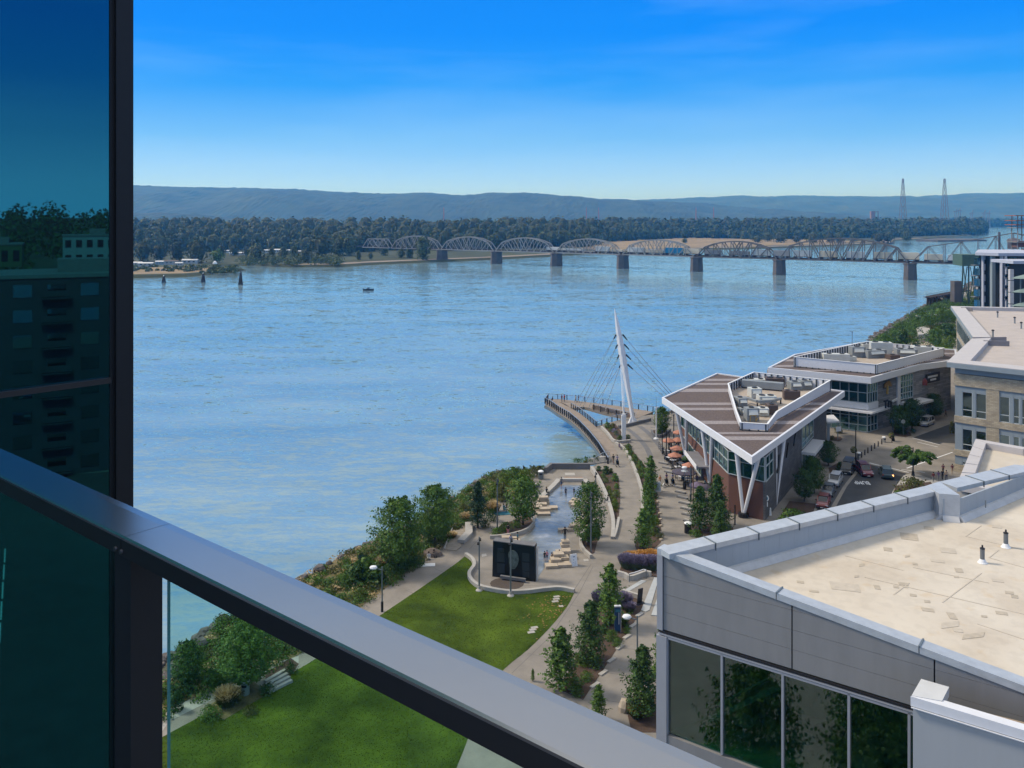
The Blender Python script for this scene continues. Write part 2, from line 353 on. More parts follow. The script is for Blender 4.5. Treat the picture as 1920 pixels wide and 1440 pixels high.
for i in range(2, len(WL) - 4):
 if 10 <= i <= 16: continue
 (x0, y0), (x1, y1) = WL[i], WL[i + 1]; (u0, v0), (u1, v1) = TOP[i], TOP[i + 1]
 L = math.hypot(x1 - x0, y1 - y0); cnt = int(L * (4.2 if y0 < 200 else .9))
 for k in range(min(cnt, 260)):
  t = rnd.random(); s = rnd.random() * 1.12 - .05; x = (x0 + (x1 - x0) * t) * (1 - s) + (u0 + (u1 - u0) * t) * s; y = (y0 + (y1 - y0) * t) * (1 - s) + (v0 + (v1 - v0) * t) * s
  vs, fs = rock_pts(rnd.uniform(.28, .85) * (1 if y0 < 200 else 1.8)); b.add([(x + v[0], y + v[1], s * 5 + .05 + v[2]) for v in vs], fs)
stuffk(b.build('riprap', M_rock))
b = MB(); b.sheet(TOP[:11] + [(3.8, 145.5), (1.5, 141), (-1, 131), P(868, 990)[:2], P(800, 1046)[:2], P(690, 1128)[:2], P(560, 1228)[:2], P(318, 1342)[:2], (-36, 40), (-38, -60), (-38, -300)], 5.006)
struct(b.build('bank_verge', M_soil))
def smooth_line(pts, n=4):
 """Catmull-Rom through plan points"""
 res = []; pts = [Vector((p[0], p[1])) for p in pts]
 for i in range(len(pts) - 1):
  p0, p1, p2, p3 = pts[max(0, i - 1)], pts[i], pts[i + 1], pts[min(len(pts) - 1, i + 2)]
  for k in range(n):
   t = k / n
   res.append(.5 * ((2 * p1) + (-p0 + p2) * t + (2 * p0 - 5 * p1 + 4 * p2 - p3) * t * t + (-p0 + 3 * p1 - 3 * p2 + p3) * t ** 3))
 return res + [pts[-1]]
seat = smooth_line(PL([(873, 1042), (886, 1052), (889, 1064), (880, 1078), (883, 1090), (898, 1102), (925, 1109), (955, 1113), (988, 1112), (1020, 1108), (1050, 1106), (1077, 1111)]), 4)
right_edge = smooth_line(PL([(1077, 1111), (1063, 1138), (1030, 1178), (990, 1218), (946, 1254), (905, 1305), (872, 1400), (800, 1560), (600, 1900)]), 3)
left_edge = smooth_line(PL([(873, 1044), (800, 1095), (726, 1145), (660, 1190), (575, 1246), (500, 1285), (420, 1320), (360, 1352), (300, 1385), (160, 1470), (-100, 1640)]), 3)
lawn = [p for p in seat] + right_edge[1:] + left_edge[::-1][:-1]
b = MB(); b.sheet(lawn, 5.012)
struct(b.build('lawn', M_grass))
# grass blades that stand up along and over the lawn
b = MB()
xs = [p[0] for p in lawn]; ys = [p[1] for p in lawn]
def inside(x, y, poly):
 c = False; j = len(poly) - 1
 for i in range(len(poly)):
  if (poly[i][1] > y) != (poly[j][1] > y) and x < (poly[j][0] - poly[i][0]) * (y - poly[i][1]) / (poly[j][1] - poly[i][1]) + poly[i][0]: c = not c
  j = i
 return c
cnt = 0
while cnt < 34000:
 x = rnd.uniform(-34, 14); y = rnd.uniform(56, 116)
 if not inside(x, y, lawn): continue
 a = rnd.uniform(0, 6.28); h = rnd.uniform(.03, .07); w = .05; dx, dy = math.cos(a) * w, math.sin(a) * w; lx, ly = rnd.uniform(-.05, .05), rnd.uniform(-.05, .05)
 b.add([(x - dx, y - dy, 5.01), (x + dx, y + dy, 5.01), (x + lx, y + ly, 5.01 + h)], [(0, 1, 2)]); cnt += 1
stuffk(b.build('grass', leafm('grass blades', (.026, .058, .004), (.095, .115, .014), .2, .16)))
b = MB(); b.wall([(p.x, p.y) for p in seat], .42, 5.0, 5.42)
o = b.build('seat_wall', M_conc2); tag(o, 'low curving concrete seat wall along the top edge of the lawn', 'wall')
# lawn inlay slabs
for grp in ([(1044, 1119), (1043, 1123.5), (1041, 1128)], [(1002, 1177), (999, 1181), (996, 1186)]):
 for px, py in grp:
  b = MB(); c = P(px, py); b.box((c.x, c.y, 5.02), (.75, .42, .06), .3)
  o = b.build('paving_slab', M_conc2); tag(o, 'small pale slab set in the lawn near the ' + ('end of the curving seat wall' if py < 1150 else 'walk at the right edge of the grass'), 'slab', 'pale slabs set in the grass')
b = MB(); c = P(1052, 1137); b.box((c.x, c.y, 5.02), (.5, .4, .06), .2)
tag(b.build('paving_slab', M_conc2), 'single pale slab lying alone at the dry lawn edge', 'slab')
# fallen leaf patches in the dry corner
b = MB()
for k in range(260):
 px = rnd.gauss(1035, 24); py = rnd.gauss(1140, 26)
 if py < 1118: continue
 c = P(px, py)
 if not inside(c.x, c.y, lawn): continue
 a = rnd.uniform(0, 6.28); s = rnd.uniform(.05, .14)
 b.add([(c.x + math.cos(a + q) * s, c.y + math.sin(a + q) * s * .8, 5.05 + rnd.uniform(0, .05)) for q in (0, 1.6, 3.1, 4.7)], [(0, 1, 2, 3)])
stuffk(b.build('fallen_leaves', pm('dry leaves', (.24, .15, .05), .9, var=.3, scale=3)))
b = MB()
def joint(pts, w=.06, z=5.004):
 L = PL(pts)
 for i in range(len(L) - 1):
  a, c = L[i], L[i + 1]; d = (c - a).normalized(); nn = Vector((-d.y, d.x, 0)) * w / 2
  b.add([(*(a - nn)[:2], z), (*(c - nn)[:2], z), (*(c + nn)[:2], z), (*(a + nn)[:2], z)], [(0, 1, 2, 3)])
for pts in ([(1160, 884), (1188, 886)], [(1163, 910), (1200, 912)], [(1168, 935), (1207, 934)], [(1160, 988), (1195, 987)], [(1122, 1026), (1190, 1028)],
   [(1110, 1057), (1172, 1060)], [(1108, 1058), (1078, 1104)], [(1112, 1062), (1086, 1112), (1030, 1195), (960, 1262)], [(1068, 1134), (1118, 1142)], [(1030, 1185), (1084, 1194)],
   [(990, 1225), (1060, 1240)], [(940, 1275), (1010, 1292)],
   [(1233, 935), (1285, 932)], [(1236, 960), (1290, 957)], [(1238, 985), (1292, 982)], [(1238, 1008), (1290, 1003)], [(1232, 910), (1275, 906)], [(1222, 875), (1260, 872)],
   [(1164, 1215), (1230, 1222)], [(1140, 1262), (1228, 1272)], [(1110, 1310), (1200, 1322)], [(905, 1003), (880, 1030)], [(760, 1106), (782, 1116)], [(815, 1066), (838, 1076)],
   [(1015, 895), (1030, 905)], [(1000, 1050), (1080, 1065)], [(890, 1065), (930, 1070)], [(940, 1100), (1060, 1095)]): joint(pts)
struct(b.build('paving_joint', M_joint))
b = MB()
def band(pts, w=.9, z=5.005):
 L = smooth_line(PL(pts), 4)
 for i in range(len(L) - 1):
  a, c = L[i], L[i + 1]; d = (c - a).normalized(); nn = Vector((-d.y, d.x)) * w / 2
  b.add([(*(a - nn), z), (*(c - nn), z), (*(c + nn), z), (*(a + nn), z)], [(0, 1, 2, 3)])
band(z5([(880, 1095), (960, 1160), (1040, 1250), (1085, 1345)]), 1.0)
band(z5([(985, 1075), (1080, 1150), (1170, 1260), (1235, 1360), (1290, 1440)]), 1.1)
band(z5([(1080, 1045), (1180, 1060), (1330, 1070)]), .6); band(z5([(1090, 1020), (1330, 1040)]), .5); band(z5([(1080, 1085), (1130, 1090)]), .5)
for k in range(4): band(z7([(600 + 40 * k, 1010 - 22 * k), (720 + 40 * k, 1030 - 22 * k)]), .45)
struct(b.build('dark_paving_band', M_concd))
curbL = PL([(1512, 1010), (1528, 962), (1548, 925), (1572, 893), (1596, 868), (1607, 862)])
b = MB(); b.sheet(curbL + PL([(1612, 870), (1600, 888), (1581, 912), (1560, 947), (1536, 1000)]), 5.006)
struct(b.build('parking_lane', pm('worn asphalt', (.065, .066, .07), .9, var=.2, scale=.7, bump=.2)))
b = MB(); b.sheet(PL([(1544, 1000), (1568, 947), (1587, 912), (1606, 888), (1618, 869), (1632, 871), (1700, 888), (1690, 896), (1672, 925), (1660, 950), (1650, 1000)]), 5.008)
b.sheet(PL([(1711, 821), (1782, 795), (1830, 782), (1850, 800), (1800, 832), (1768, 830), (1760, 834)]), 5.008)
struct(b.build('road', M_asph))
b = MB()
def stripe(p, q, w=.22, z=5.013):
 a, c = P(*p), P(*q); d = (c - a).normalized(); nn = Vector((-d.y, d.x, 0)) * w / 2
 b.add([(*(a - nn)[:2], z), (*(c - nn)[:2], z), (*(c + nn)[:2], z), (*(a + nn)[:2], z)], [(0, 1, 2, 3)])
stripe((1630, 868), (1704, 886), .3); stripe((1711, 821), (1762, 834), .22); stripe((1720, 829), (1758, 838), .15); stripe((1700, 878), (1786, 848), .25)
stripe((1690, 880), (1734, 886), .2)
struct(b.build('road_marking', M_white))
b = MB(); b.sheet(PL([(1536, 1000), (1560, 947), (1581, 912), (1600, 888), (1612, 870), (1618, 869), (1607, 888), (1588, 912), (1569, 947), (1546, 1000)]), 5.012); struct(b.build('gutter', M_conc)); b = MB()
b.prism([p[:2] for p in PL([(1662, 950), (1674, 922), (1694, 893), (1712, 887), (1790, 915), (1790, 1000), (1650, 1000)])], 5.0, 5.12)
struct(b.build('kerb', M_conc2))
fc = bpy.data.curves.new('BUMP', 'FONT'); fc.body = 'BUMP'; fc.size = 1; fc.align_x = 'CENTER'; fc.align_y = 'CENTER'; fc.extrude = 0; fc.offset = .012
fo = bpy.data.objects.new('tmp', fc); scene.collection.objects.link(fo); bpy.context.view_layer.update()
me = bpy.data.meshes.new_from_object(fo.evaluated_get(bpy.context.evaluated_depsgraph_get())); bpy.data.objects.remove(fo)
me.materials.clear(); me.materials.append(M_white)
o = bpy.data.objects.new('road_lettering', me); scene.collection.objects.link(o); c = P(1616, 905); o.location = (c.x, c.y, 5.02); o.rotation_euler = (0, 0, R(172)); o.scale = (.95, 2.5, 1)
struct(o)
def text_mesh(txt, size, m, loc, rot, parent=None, name='lettering', org=None, extrude=.01, sx=1):
 fc = bpy.data.curves.new(name, 'FONT'); fc.body = txt; fc.size = size; fc.align_x = 'CENTER'; fc.align_y = 'CENTER'; fc.extrude = extrude
 fo = bpy.data.objects.new('tmp', fc); scene.collection.objects.link(fo); bpy.context.view_layer.update()
 me = bpy.data.meshes.new_from_object(fo.evaluated_get(bpy.context.evaluated_depsgraph_get())); bpy.data.objects.remove(fo)
 me.materials.clear(); me.materials.append(m)
 o = bpy.data.objects.new(name, me); scene.collection.objects.link(o); o.location = Vector(loc) - (Vector(org) if org is not None else Vector()); o.rotation_euler = rot; o.scale = (sx, 1, 1)
 if parent: o.parent = parent
 return o
# ================================================================ leaf generator
def quads_mesh(name, C, N, S, mat, asp=1.0, extra=None):
 """leaf quads: centres C, normals N, sizes S; extra = (verts, faces) in a second material"""
 n = len(C); N = N / (np.linalg.norm(N, axis=1, keepdims=True) + 1e-9)
 rv = np.random.normal(size=(n, 3)); U = np.cross(N, rv); U /= (np.linalg.norm(U, axis=1, keepdims=True) + 1e-9); V = np.cross(N, U)
 S = np.asarray(S).reshape(-1, 1); U = U * S * .5; V = V * S * .5 * asp
 vs = np.stack([C - U * .25 - V, C + U - V * .1, C + U * .2 + V, C - U + V * .15], 1).reshape(-1, 3)
 me = bpy.data.meshes.new(name)
 me.vertices.add(4 * n); me.vertices.foreach_set('co', vs.astype(np.float32).ravel())
 me.loops.add(4 * n); me.loops.foreach_set('vertex_index', np.arange(4 * n, dtype=np.int32))
 me.polygons.add(n); me.polygons.foreach_set('loop_start', np.arange(0, 4 * n, 4, dtype=np.int32))
 me.materials.append(mat); me.update(); me.validate()
 return me
def unit(n):
 v = np.random.normal(size=(n, 3)); return v / np.linalg.norm(v, axis=1, keepdims=True)
def clumps_to_leaves(cl, per, s, up=.5):
 C = []; N = []
 for (x, y, z, r) in cl:
  u = unit(per); rad = np.random.rand(per, 1) ** .45
  C.append(np.array([x, y, z]) + u * rad * np.array([r, r, r * .8])); N.append(u * .7 + np.array([0, 0, up]) + np.random.normal(size=(per, 3)) * .35)
 C = np.concatenate(C); N = np.concatenate(N); return C, N, s * np.random.uniform(.6, 1.4, len(C))
KIND = dict(broad=(.16, 120, .105, .85), cone=(.12, 46, .10, 1.25), pine=(.10, 60, .09, 1.2), upright=(.12, 130, .10, .45), bush=(0, 40, .18, .7))
def crown_pts(kind, h, w, seed, n):
 """leaf centres and normals: a crown envelope broken by outward and upward lobes"""
 np.random.seed(seed); z0, K, sg, amp = KIND[kind]; t = np.random.rand(n); a = np.random.rand(n) * 6.2832
 ta = np.random.rand(K) ** .85; aa = np.arange(K) * 2.39996 + np.random.uniform(-.3, .3, K); am = np.random.uniform(.35, 1, K)
 def env(t):
  if kind == 'broad': return np.sin(np.pi * np.clip(t * .84 + .14, 0, 1)) ** .62
  if kind == 'cone': return (1 - t) ** .62 * .95 + .05
  if kind == 'pine': return ((1 - t) ** .75 * .9 + .04) * (.72 + .28 * np.abs(np.sin(t * 17)))
  if kind == 'upright': return np.sin(np.pi * np.clip(t * .66 + .22, 0, 1)) ** .9
  return np.sqrt(np.clip(1 - t ** 2.2, 0.02, 1))
 da = np.abs((a[:, None] - aa[None, :] + np.pi) % (2 * np.pi) - np.pi) * (env(t)[:, None] + .15); dt = (t[:, None] - ta[None, :]) * (h / w) * 1.5
 g = np.exp(-(da ** 2 + dt ** 2) / sg ** 2) * am[None, :]; L = g.max(1); rad = np.random.rand(n) ** .40 * (1 + .07 * np.abs(np.random.normal(size=n)))
 keep = np.random.rand(n) < (.16 + 1.0 * L); a, t, L, rad = a[keep], t[keep], L[keep], rad[keep]
 r = w / 2 * env(t) * (1 - amp * .36 + amp * .52 * L) * rad; z = h * z0 + (h - h * z0) * t + L * rad * r * .42
 C = np.stack([np.cos(a) * r, np.sin(a) * r, z * .97], 1) + np.random.normal(size=(len(r), 3)) * w * .008
 N = np.stack([np.cos(a), np.sin(a), np.full(len(a), .55)], 1) + np.random.normal(size=(len(r), 3)) * .45
 k = np.random.randint(0, K, 26); zz = h * z0 + h * (1 - z0) * ta[k]; R_ = w / 2 * env(ta[k]) * .7
 return C, N, [(math.cos(aa[i]) * R_[j], math.sin(aa[i]) * R_[j], zz[j]) for j, i in enumerate(k)]
def crown(kind, h, w, seed, dens=1.0):
 np.random.seed(seed); r = random.Random(seed); cl = []; br = []
 for k in range(38):
  a = k * .7 + r.uniform(-.2, .2); L = w / 2 * r.uniform(.75, 1.1); zt_ = h * r.uniform(.7, 1.0)
  for q in range(9):
   f = (q + .5) / 9; cl.append((math.cos(a) * L * f, math.sin(a) * L * f, h * .38 + (zt_ - h * .38) * math.sin(min(1.0, f * 1.25) * 1.5) - f * f * h * .22, w * .07 * (1.15 - .5 * f)))
  br.append((math.cos(a) * L * .6, math.sin(a) * L * .6, h * .75))
 return cl, br
G_dark = leafm('dark green foliage', (.014, .040, .010), (.055, .115, .022))
G_mid = leafm('mid green foliage', (.026, .066, .012), (.100, .185, .028))
G_light = leafm('yellow green foliage', (.045, .085, .010), (.13, .19, .03))
G_pine = leafm('pine needles', (.008, .028, .014), (.030, .070, .030))
G_olive = leafm('olive foliage', (.035, .050, .012), (.12, .13, .035))
G_purple = leafm('lavender flowers', (.10, .09, .13), (.25, .22, .32), .2, 1.5)
G_grey = leafm('grey green stems', (.06, .09, .05), (.16, .21, .11), .2, 1.5)
G_gold = leafm('golden grass', (.30, .14, .03), (.60, .33, .09), .3, 1.5)
G_straw = leafm('straw grass', (.28, .20, .09), (.55, .42, .22), .3, 1.5)
def make_tree(kind, h, w, seed, mat, leaf=.2, per=70, name='tree', shrub=False):
 t = Thing(name, 'tree', 'tree', local=True)
 if kind == 'weep': cl, br = crown(kind, h, w, seed); C, N, S = clumps_to_leaves(cl, per, leaf)
 else:
  C, N, br = crown_pts(kind, h, w, seed, per); S = leaf * np.random.uniform(.55, 1.4, len(C))
 C[:, 2] = np.maximum(C[:, 2], .05)
 me = quads_mesh('foliage' if shrub else 'crown', C, N, S, mat, asp=1.35)
 o = bpy.data.objects.new('foliage' if shrub else 'crown', me); scene.collection.objects.link(o); o.parent = t.e
 b = MB(); top = h * (.25 if shrub else .86); r0 = max(.05, h * (.018 if not shrub else .02))
 seg = [(0, 0, 0)] + [(rnd.uniform(-.02, .02) * h * .4, rnd.uniform(-.02, .02) * h * .4, top * q) for q in (.25, .5, .75, 1)]
 for i in range(4): b.tube(seg[i], seg[i + 1], r0 * (1.25 if i == 0 else 1) * (1 - .22 * i), r0 * (1 - .22 * (i + 1)) + .01, 7)
 for (x, y, z) in br[::2]:
  zb = max(.12 * h, z - math.hypot(x, y) * .8); b.tube((0, 0, zb), (x, y, z), r0 * .35, r0 * .1, 5)
 t.part('stem' if shrub else 'trunk', b, M_trunk)
 return t.e
def make_tuft(h, w, seed, mat_top, mat_low, n=420, name='ornamental_grass', blade=.05, flower=.4):
 """a clump of upright blades with coloured heads"""
 np.random.seed(seed); t = Thing(name, 'grass clump', 'plant', local=True)
 for nm, mat, zlo, zhi, cnt in (('foliage', mat_low, 0, .70, int(n * 1.5)), ('flower_head', mat_top, .62, 1.05, int(n * 1.2))):
  a = np.random.rand(cnt) * 6.28; rr = np.sqrt(np.random.rand(cnt)) * w / 2; f = np.random.uniform(zlo, zhi, cnt)
  lean = .75 + .4 * f; C = np.stack([np.cos(a) * rr * lean, np.sin(a) * rr * lean, h * f * (1 - .25 * (rr / (w / 2)) ** 2) + .05], 1)
  hd = np.stack([np.cos(a), np.sin(a), np.zeros(cnt)], 1); N = np.cross(hd + np.random.normal(size=(cnt, 3)) * .6, np.array([[0, 0, 1.]]))
  me = bpy.data.meshes.new(nm); nrm = N / (np.linalg.norm(N, axis=1, keepdims=True) + 1e-9)
  s = blade * (1.0 if nm == 'foliage' else 1.2); hh = h * (.32 if nm == 'foliage' else .2)
  U = nrm * s; V = np.stack([np.cos(a) * rr * .35, np.sin(a) * rr * .35, np.full(cnt, hh)], 1) * .5
  vs = np.stack([C - U - V, C + U - V, C + U * .5 + V, C - U * .5 + V], 1).reshape(-1, 3); vs[:, 2] = np.maximum(vs[:, 2], 0)
  me.vertices.add(4 * cnt); me.vertices.foreach_set('co', vs.astype(np.float32).ravel()); me.loops.add(4 * cnt); me.loops.foreach_set('vertex_index', np.arange(4 * cnt, dtype=np.int32))
  me.polygons.add(cnt); me.polygons.foreach_set('loop_start', np.arange(0, 4 * cnt, 4, dtype=np.int32)); me.materials.append(mat); me.update(); me.validate()
  o = bpy.data.objects.new(nm, me); scene.collection.objects.link(o); o.parent = t.e
 return t.e
# ================================================================ far shore
FS = [(-900, 560), (-420, 640), (-312, 672), (-262, 690), (-247, 742), (-240, 775), (-262, 800), (-300, 838), (-262, 850), (-215, 822), (-167, 826), (-140, 868), (-88, 914), (-20, 972), (48, 1050), (100, 1125),
 (180, 1180), (285, 1270), (400, 1330), (520, 1420), (700, 1560), (800, 1780), (930, 1900), (1300, 2380), (1900, 3600), (2600, 5200), (-4000, 5200)]
b = MB(); inn = inset(FS, 5)
b.sheet([(p[0], p[1]) for p in inn], 2.2)
for i in range(len(FS)):
 j = (i + 1) % len(FS); b.add([(*FS[i], -.5), (*FS[j], -.5), (*inn[j], 2.2), (*inn[i], 2.2)], [(0, 1, 2, 3)])
M_far = pm('island ground', (.03, .042, .016), .95, var=.4, scale=.01, tint=(.045, .055, .022))
struct(b.build('island_ground', M_far))
# sandy beach strips
b = MB()
def far_strip(i0, i1, w, z):
 for i in range(i0, i1):
  a, c = Vector(inn[i]), Vector(inn[i + 1]); d = (c - a).normalized(); nn = Vector((-d.y, d.x)) * w
  b.add([(*a, z), (*c, z), (*(c + nn), z), (*(a + nn), z)], [(0, 1, 2, 3)])
far_strip(9, 22, 22, 2.25)
struct(b.build('beach', pm('beach sand', (.20, .17, .14), .95, var=.2, scale=.02)))
b = MB(); b.sheet([(120, 1195), (290, 1310), (420, 1400), (560, 1500), (690, 1640), (560, 1900), (300, 2150), (120, 1950), (60, 1500)], 2.24)
struct(b.build('dry_field', pm('dry meadow', (.23, .175, .10), .95, var=.25, scale=.012)))
b = MB(); b.sheet([(-520, 668), (-318, 686), (-270, 702), (-254, 745), (-252, 772), (-272, 792), (-330, 790), (-520, 760)], 2.25); struct(b.build('dry_grass', MATS['dry meadow']))
M_forest = leafm('far cottonwood foliage', (.017, .038, .007), (.066, .100, .020), .12, .02)
M_forest2 = leafm('far willow foliage', (.030, .052, .018), (.085, .115, .04), .12, .05)
def far_tree_arrays(x, y, z0, h, w, n, s):
 u = unit(n); u[:, 2] = np.abs(u[:, 2]) * 1.0 - .18 * np.random.rand(n)
 lob = 1 + .16 * np.sin(u[:, 0] * 5 + x) * np.cos(u[:, 1] * 4 + y) + .035 * np.random.normal(size=n)
 cy = .35 * h; C = np.stack([x + u[:, 0] * w / 2 * lob, y + u[:, 1] * w / 2 * lob, z0 + cy + u[:, 2] * (h - cy) * np.clip(lob, .8, 1.15)], 1)
 low = np.random.rand(n) < .28; C[low, 2] = z0 + np.random.rand(low.sum()) * cy; C[low, 0] = x + u[low, 0] * w * .42; C[low, 1] = y + u[low, 1] * w * .42
 return C, u + np.random.normal(size=(n, 3)) * .45, s * np.random.uniform(.6, 1.4, n)
np.random.seed(3); frs = random.Random(3); CC = []; NN = []; SS = []
def front_Y(px):
 pts = [(0, 1150), (245, 1150), (480, 1190), (640, 1120), (700, 1180), (900, 1230), (1100, 1350), (1150, 1650), (1300, 1950), (1420, 1800), (1560, 1830), (1700, 2050), (1830, 2350), (1850, 2700)]
 for (a, ya), (c, yc) in zip(pts, pts[1:]):
  if a <= px <= c: return ya + (yc - ya) * (px - a) / (c - a)
 return 1200
core = MB()
for row in range(9):
 px = -60.0
 while px < 1848:
  Y = front_Y(max(0, px)) + row * 70 + frs.uniform(-25, 25); w = frs.uniform(17, 30) * (1 + .12 * row); X = (px - 960) / FPX * Y
  h = (26 + min(row, 4) * 4.2) * frs.uniform(.82, 1.14) * (1 if Y < 1700 else 1.0)
  if row == 0: h *= frs.uniform(.75, 1)
  n = 190 if row < 4 else 110
  C, N, S = far_tree_arrays(X, Y, 2.2, h, w, n, (2.7 if row < 4 else 3.3) * Y / 1300); CC.append(C); NN.append(N); SS.append(S)
  core.lathe((X, Y, 2.2), [(w * .3, 0), (w * .38, h * .35), (w * .31, h * .68), (w * .2, h * .88), (w * .05, h * .97)], 6)
  px += w * .62 / Y * FPX
me = quads_mesh('far_wood', np.concatenate(CC), np.concatenate(NN), np.concatenate(SS), M_forest)
me2 = core; o = bpy.data.objects.new('far_wood', me); scene.collection.objects.link(o); stuffk(o)
stuffk(core.build('far_wood_cores', pm('wood interior', (.040, .046, .014), .95, var=.2, scale=.05)))  # filler cores added inside the crowns so the wood is not see-through
# far bank beyond the channel on the right
CC = []; NN = []; SS = []; core = MB()
b = MB(); b.prism([(2050, 4300), (7000, 4300), (7000, 5200), (1900, 5200)], -1, 3); struct(b.build('far_bank_ground', M_far))
for row in range(4):
 x = 2000.0
 while x < 5200:
  w = frs.uniform(35, 60); h = frs.uniform(30, 46); Y = 4340 + row * 120
  C, N, S = far_tree_arrays(x, Y, 3, h, w, 60, 11); CC.append(C); NN.append(N); SS.append(S)
  core.lathe((x, Y, 3), [(w * .35, 0), (w * .4, h * .4), (w * .3, h * .75)], 6); x += w * .6
me = quads_mesh('far_bank_wood', np.concatenate(CC), np.concatenate(NN), np.concatenate(SS), M_forest)
o = bpy.data.objects.new('far_bank_wood', me); scene.collection.objects.link(o); stuffk(o)
stuffk(core.build('far_bank_wood_cores', MATS['wood interior']))  # added filler cores closing the gaps in these crowns, not stems
# trees on the island one can tell apart: (px, base row, top row, width px, colour, label)
FT = [(268, 490, 450, 40, 0, 'dark round tree behind the white trailers, leftmost on the far shore'), (300, 489, 455, 26, 0, 'dark slim tree just right of the leftmost far shore tree'),
 (332, 488, 452, 30, 0, 'dark tree in front of the long white roof'), (370, 493, 448, 44, 0, 'large dark dome tree between the trailers'), (407, 492, 467, 26, 1, 'bright green tree beside the small white tent'),
 (415, 480, 458, 18, 0, 'small dark round tree behind the bright green one'), (440, 480, 458, 18, 0, 'small dark tree left of the white sheds'), (463, 481, 460, 16, 0, 'small dark tree right of the white sheds'),
 (480, 491, 457, 34, 2, 'olive spreading tree on the far shore'), (509, 488, 462, 15, 2, 'narrow olive tree by the parked trailers'), (532, 490, 461, 20, 2, 'slim olive tree at the far beach'),
 (551, 490, 459, 16, 2, 'thin olive tree right of the slim one'), (573, 492, 466, 26, 0, 'low dark tree at the water edge'), (603, 483, 436, 46, 0, 'big dark cottonwood left of the sandy clearing'),
 (635, 480, 443, 26, 2, 'pale cottonwood beside the big dark one'), (654, 480, 441, 26, 2, 'second pale cottonwood near the clearing'), (680, 472, 429, 36, 0, 'tall dark tree behind the sandy clearing'),
 (672, 487, 469, 11, 2, 'small bush tree alone on the sand'), (695, 486, 473, 10, 2, 'small bush tree nearer the flat truss'), (720, 479, 446, 19, 2, 'round pale tree in front of the flat truss'),
 (752, 484, 465, 16, 2, 'low tree in front of the leftmost arched truss'), (768, 484, 460, 14, 2, 'slim tree in front of the leftmost arched truss'), (793, 487, 440, 28, 2, 'tall olive tree covering part of the leftmost arched truss'),
 (1284, 456, 446, 12, 2, 'lone shrub tree on the dry field'), (1420, 455, 440, 22, 2, 'pale tree at the right end of the dry field'), (1463, 455, 432, 30, 2, 'large pale tree behind the rail bridge'),
 (1440, 453, 434, 18, 2, 'pale tree left of the large one behind the bridge'), (1494, 455, 440, 20, 0, 'dark tree near the sand bar'), (1525, 456, 434, 30, 2, 'broad pale tree behind the long truss'),
 (1557, 455, 436, 20, 0, 'dark tree behind the long truss'), (1575, 455, 434, 22, 2, 'pale tree above the long truss'), (1602, 453, 434, 18, 2, 'small pale tree above the long truss, nearest the sand spit'),
 (1648, 455, 434, 26, 0, 'dark tree at the bend of the sand spit'), (1665, 455, 432, 22, 2, 'olive tree at the bend of the sand spit'), (1700, 452, 431, 20, 2, 'olive tree where the sand spit narrows')]
G_far = [leafm('far dark foliage', (.014, .026, .008), (.050, .068, .018), .12, .1), leafm('far bright foliage', (.05, .12, .02), (.10, .20, .04), .12, .1), M_forest2]
for k, (px, pb, pt, wp, ci, lab) in enumerate(FT):
 base = P(px, pb, 2.2); Y = base.y; h = (pb - pt) * Y / FPX; w = wp * Y / FPX; np.random.seed(100 + k)
 t = Thing('shore_tree', lab, 'tree', (base.x, Y, 2.2), 'trees on the far shore')
 C, N, S = far_tree_arrays(0, 0, 0, h, w, 420, h * .085)
 me = quads_mesh('crown', C, N, S, G_far[ci]); o = bpy.data.objects.new('crown', me); scene.collection.objects.link(o); o.parent = t.e
 b = MB(); b.tube((base.x, Y, 2.2), (base.x, Y, 2.2 + h * .7), h * .03, h * .015, 6); b.lathe((base.x, Y, 2.2), [(w * .22, h * .12), (w * .3, h * .35), (w * .27, h * .7), (w * .1, h * .85)], 7)  # trunk, plus a filler core added inside the crown
 t.part('trunk', b, MATS['wood interior'])
# low shore brush on the peninsula and the inlet
CC = []; NN = []; SS = []
for k in range(150):
 if k < 50: px, py, h = frs.uniform(250, 445), frs.uniform(500, 512), frs.uniform(1.5, 3.6)
 elif k < 70: px, py, h = frs.uniform(330, 445), frs.uniform(503, 510), frs.uniform(3, 5)
 else: px, py, h = frs.uniform(455, 640), frs.uniform(488, 497), frs.uniform(4, 9)
 q = P(px, py, 2.2); C, N, S = far_tree_arrays(q.x, q.y, 2, h, h * 1.8, 60, 1.5); CC.append(C); NN.append(N); SS.append(S)
me = quads_mesh('shore_brush', np.concatenate(CC), np.concatenate(NN), np.concatenate(SS), M_forest2); o = bpy.data.objects.new('shore_brush', me); scene.collection.objects.link(o); stuffk(o)
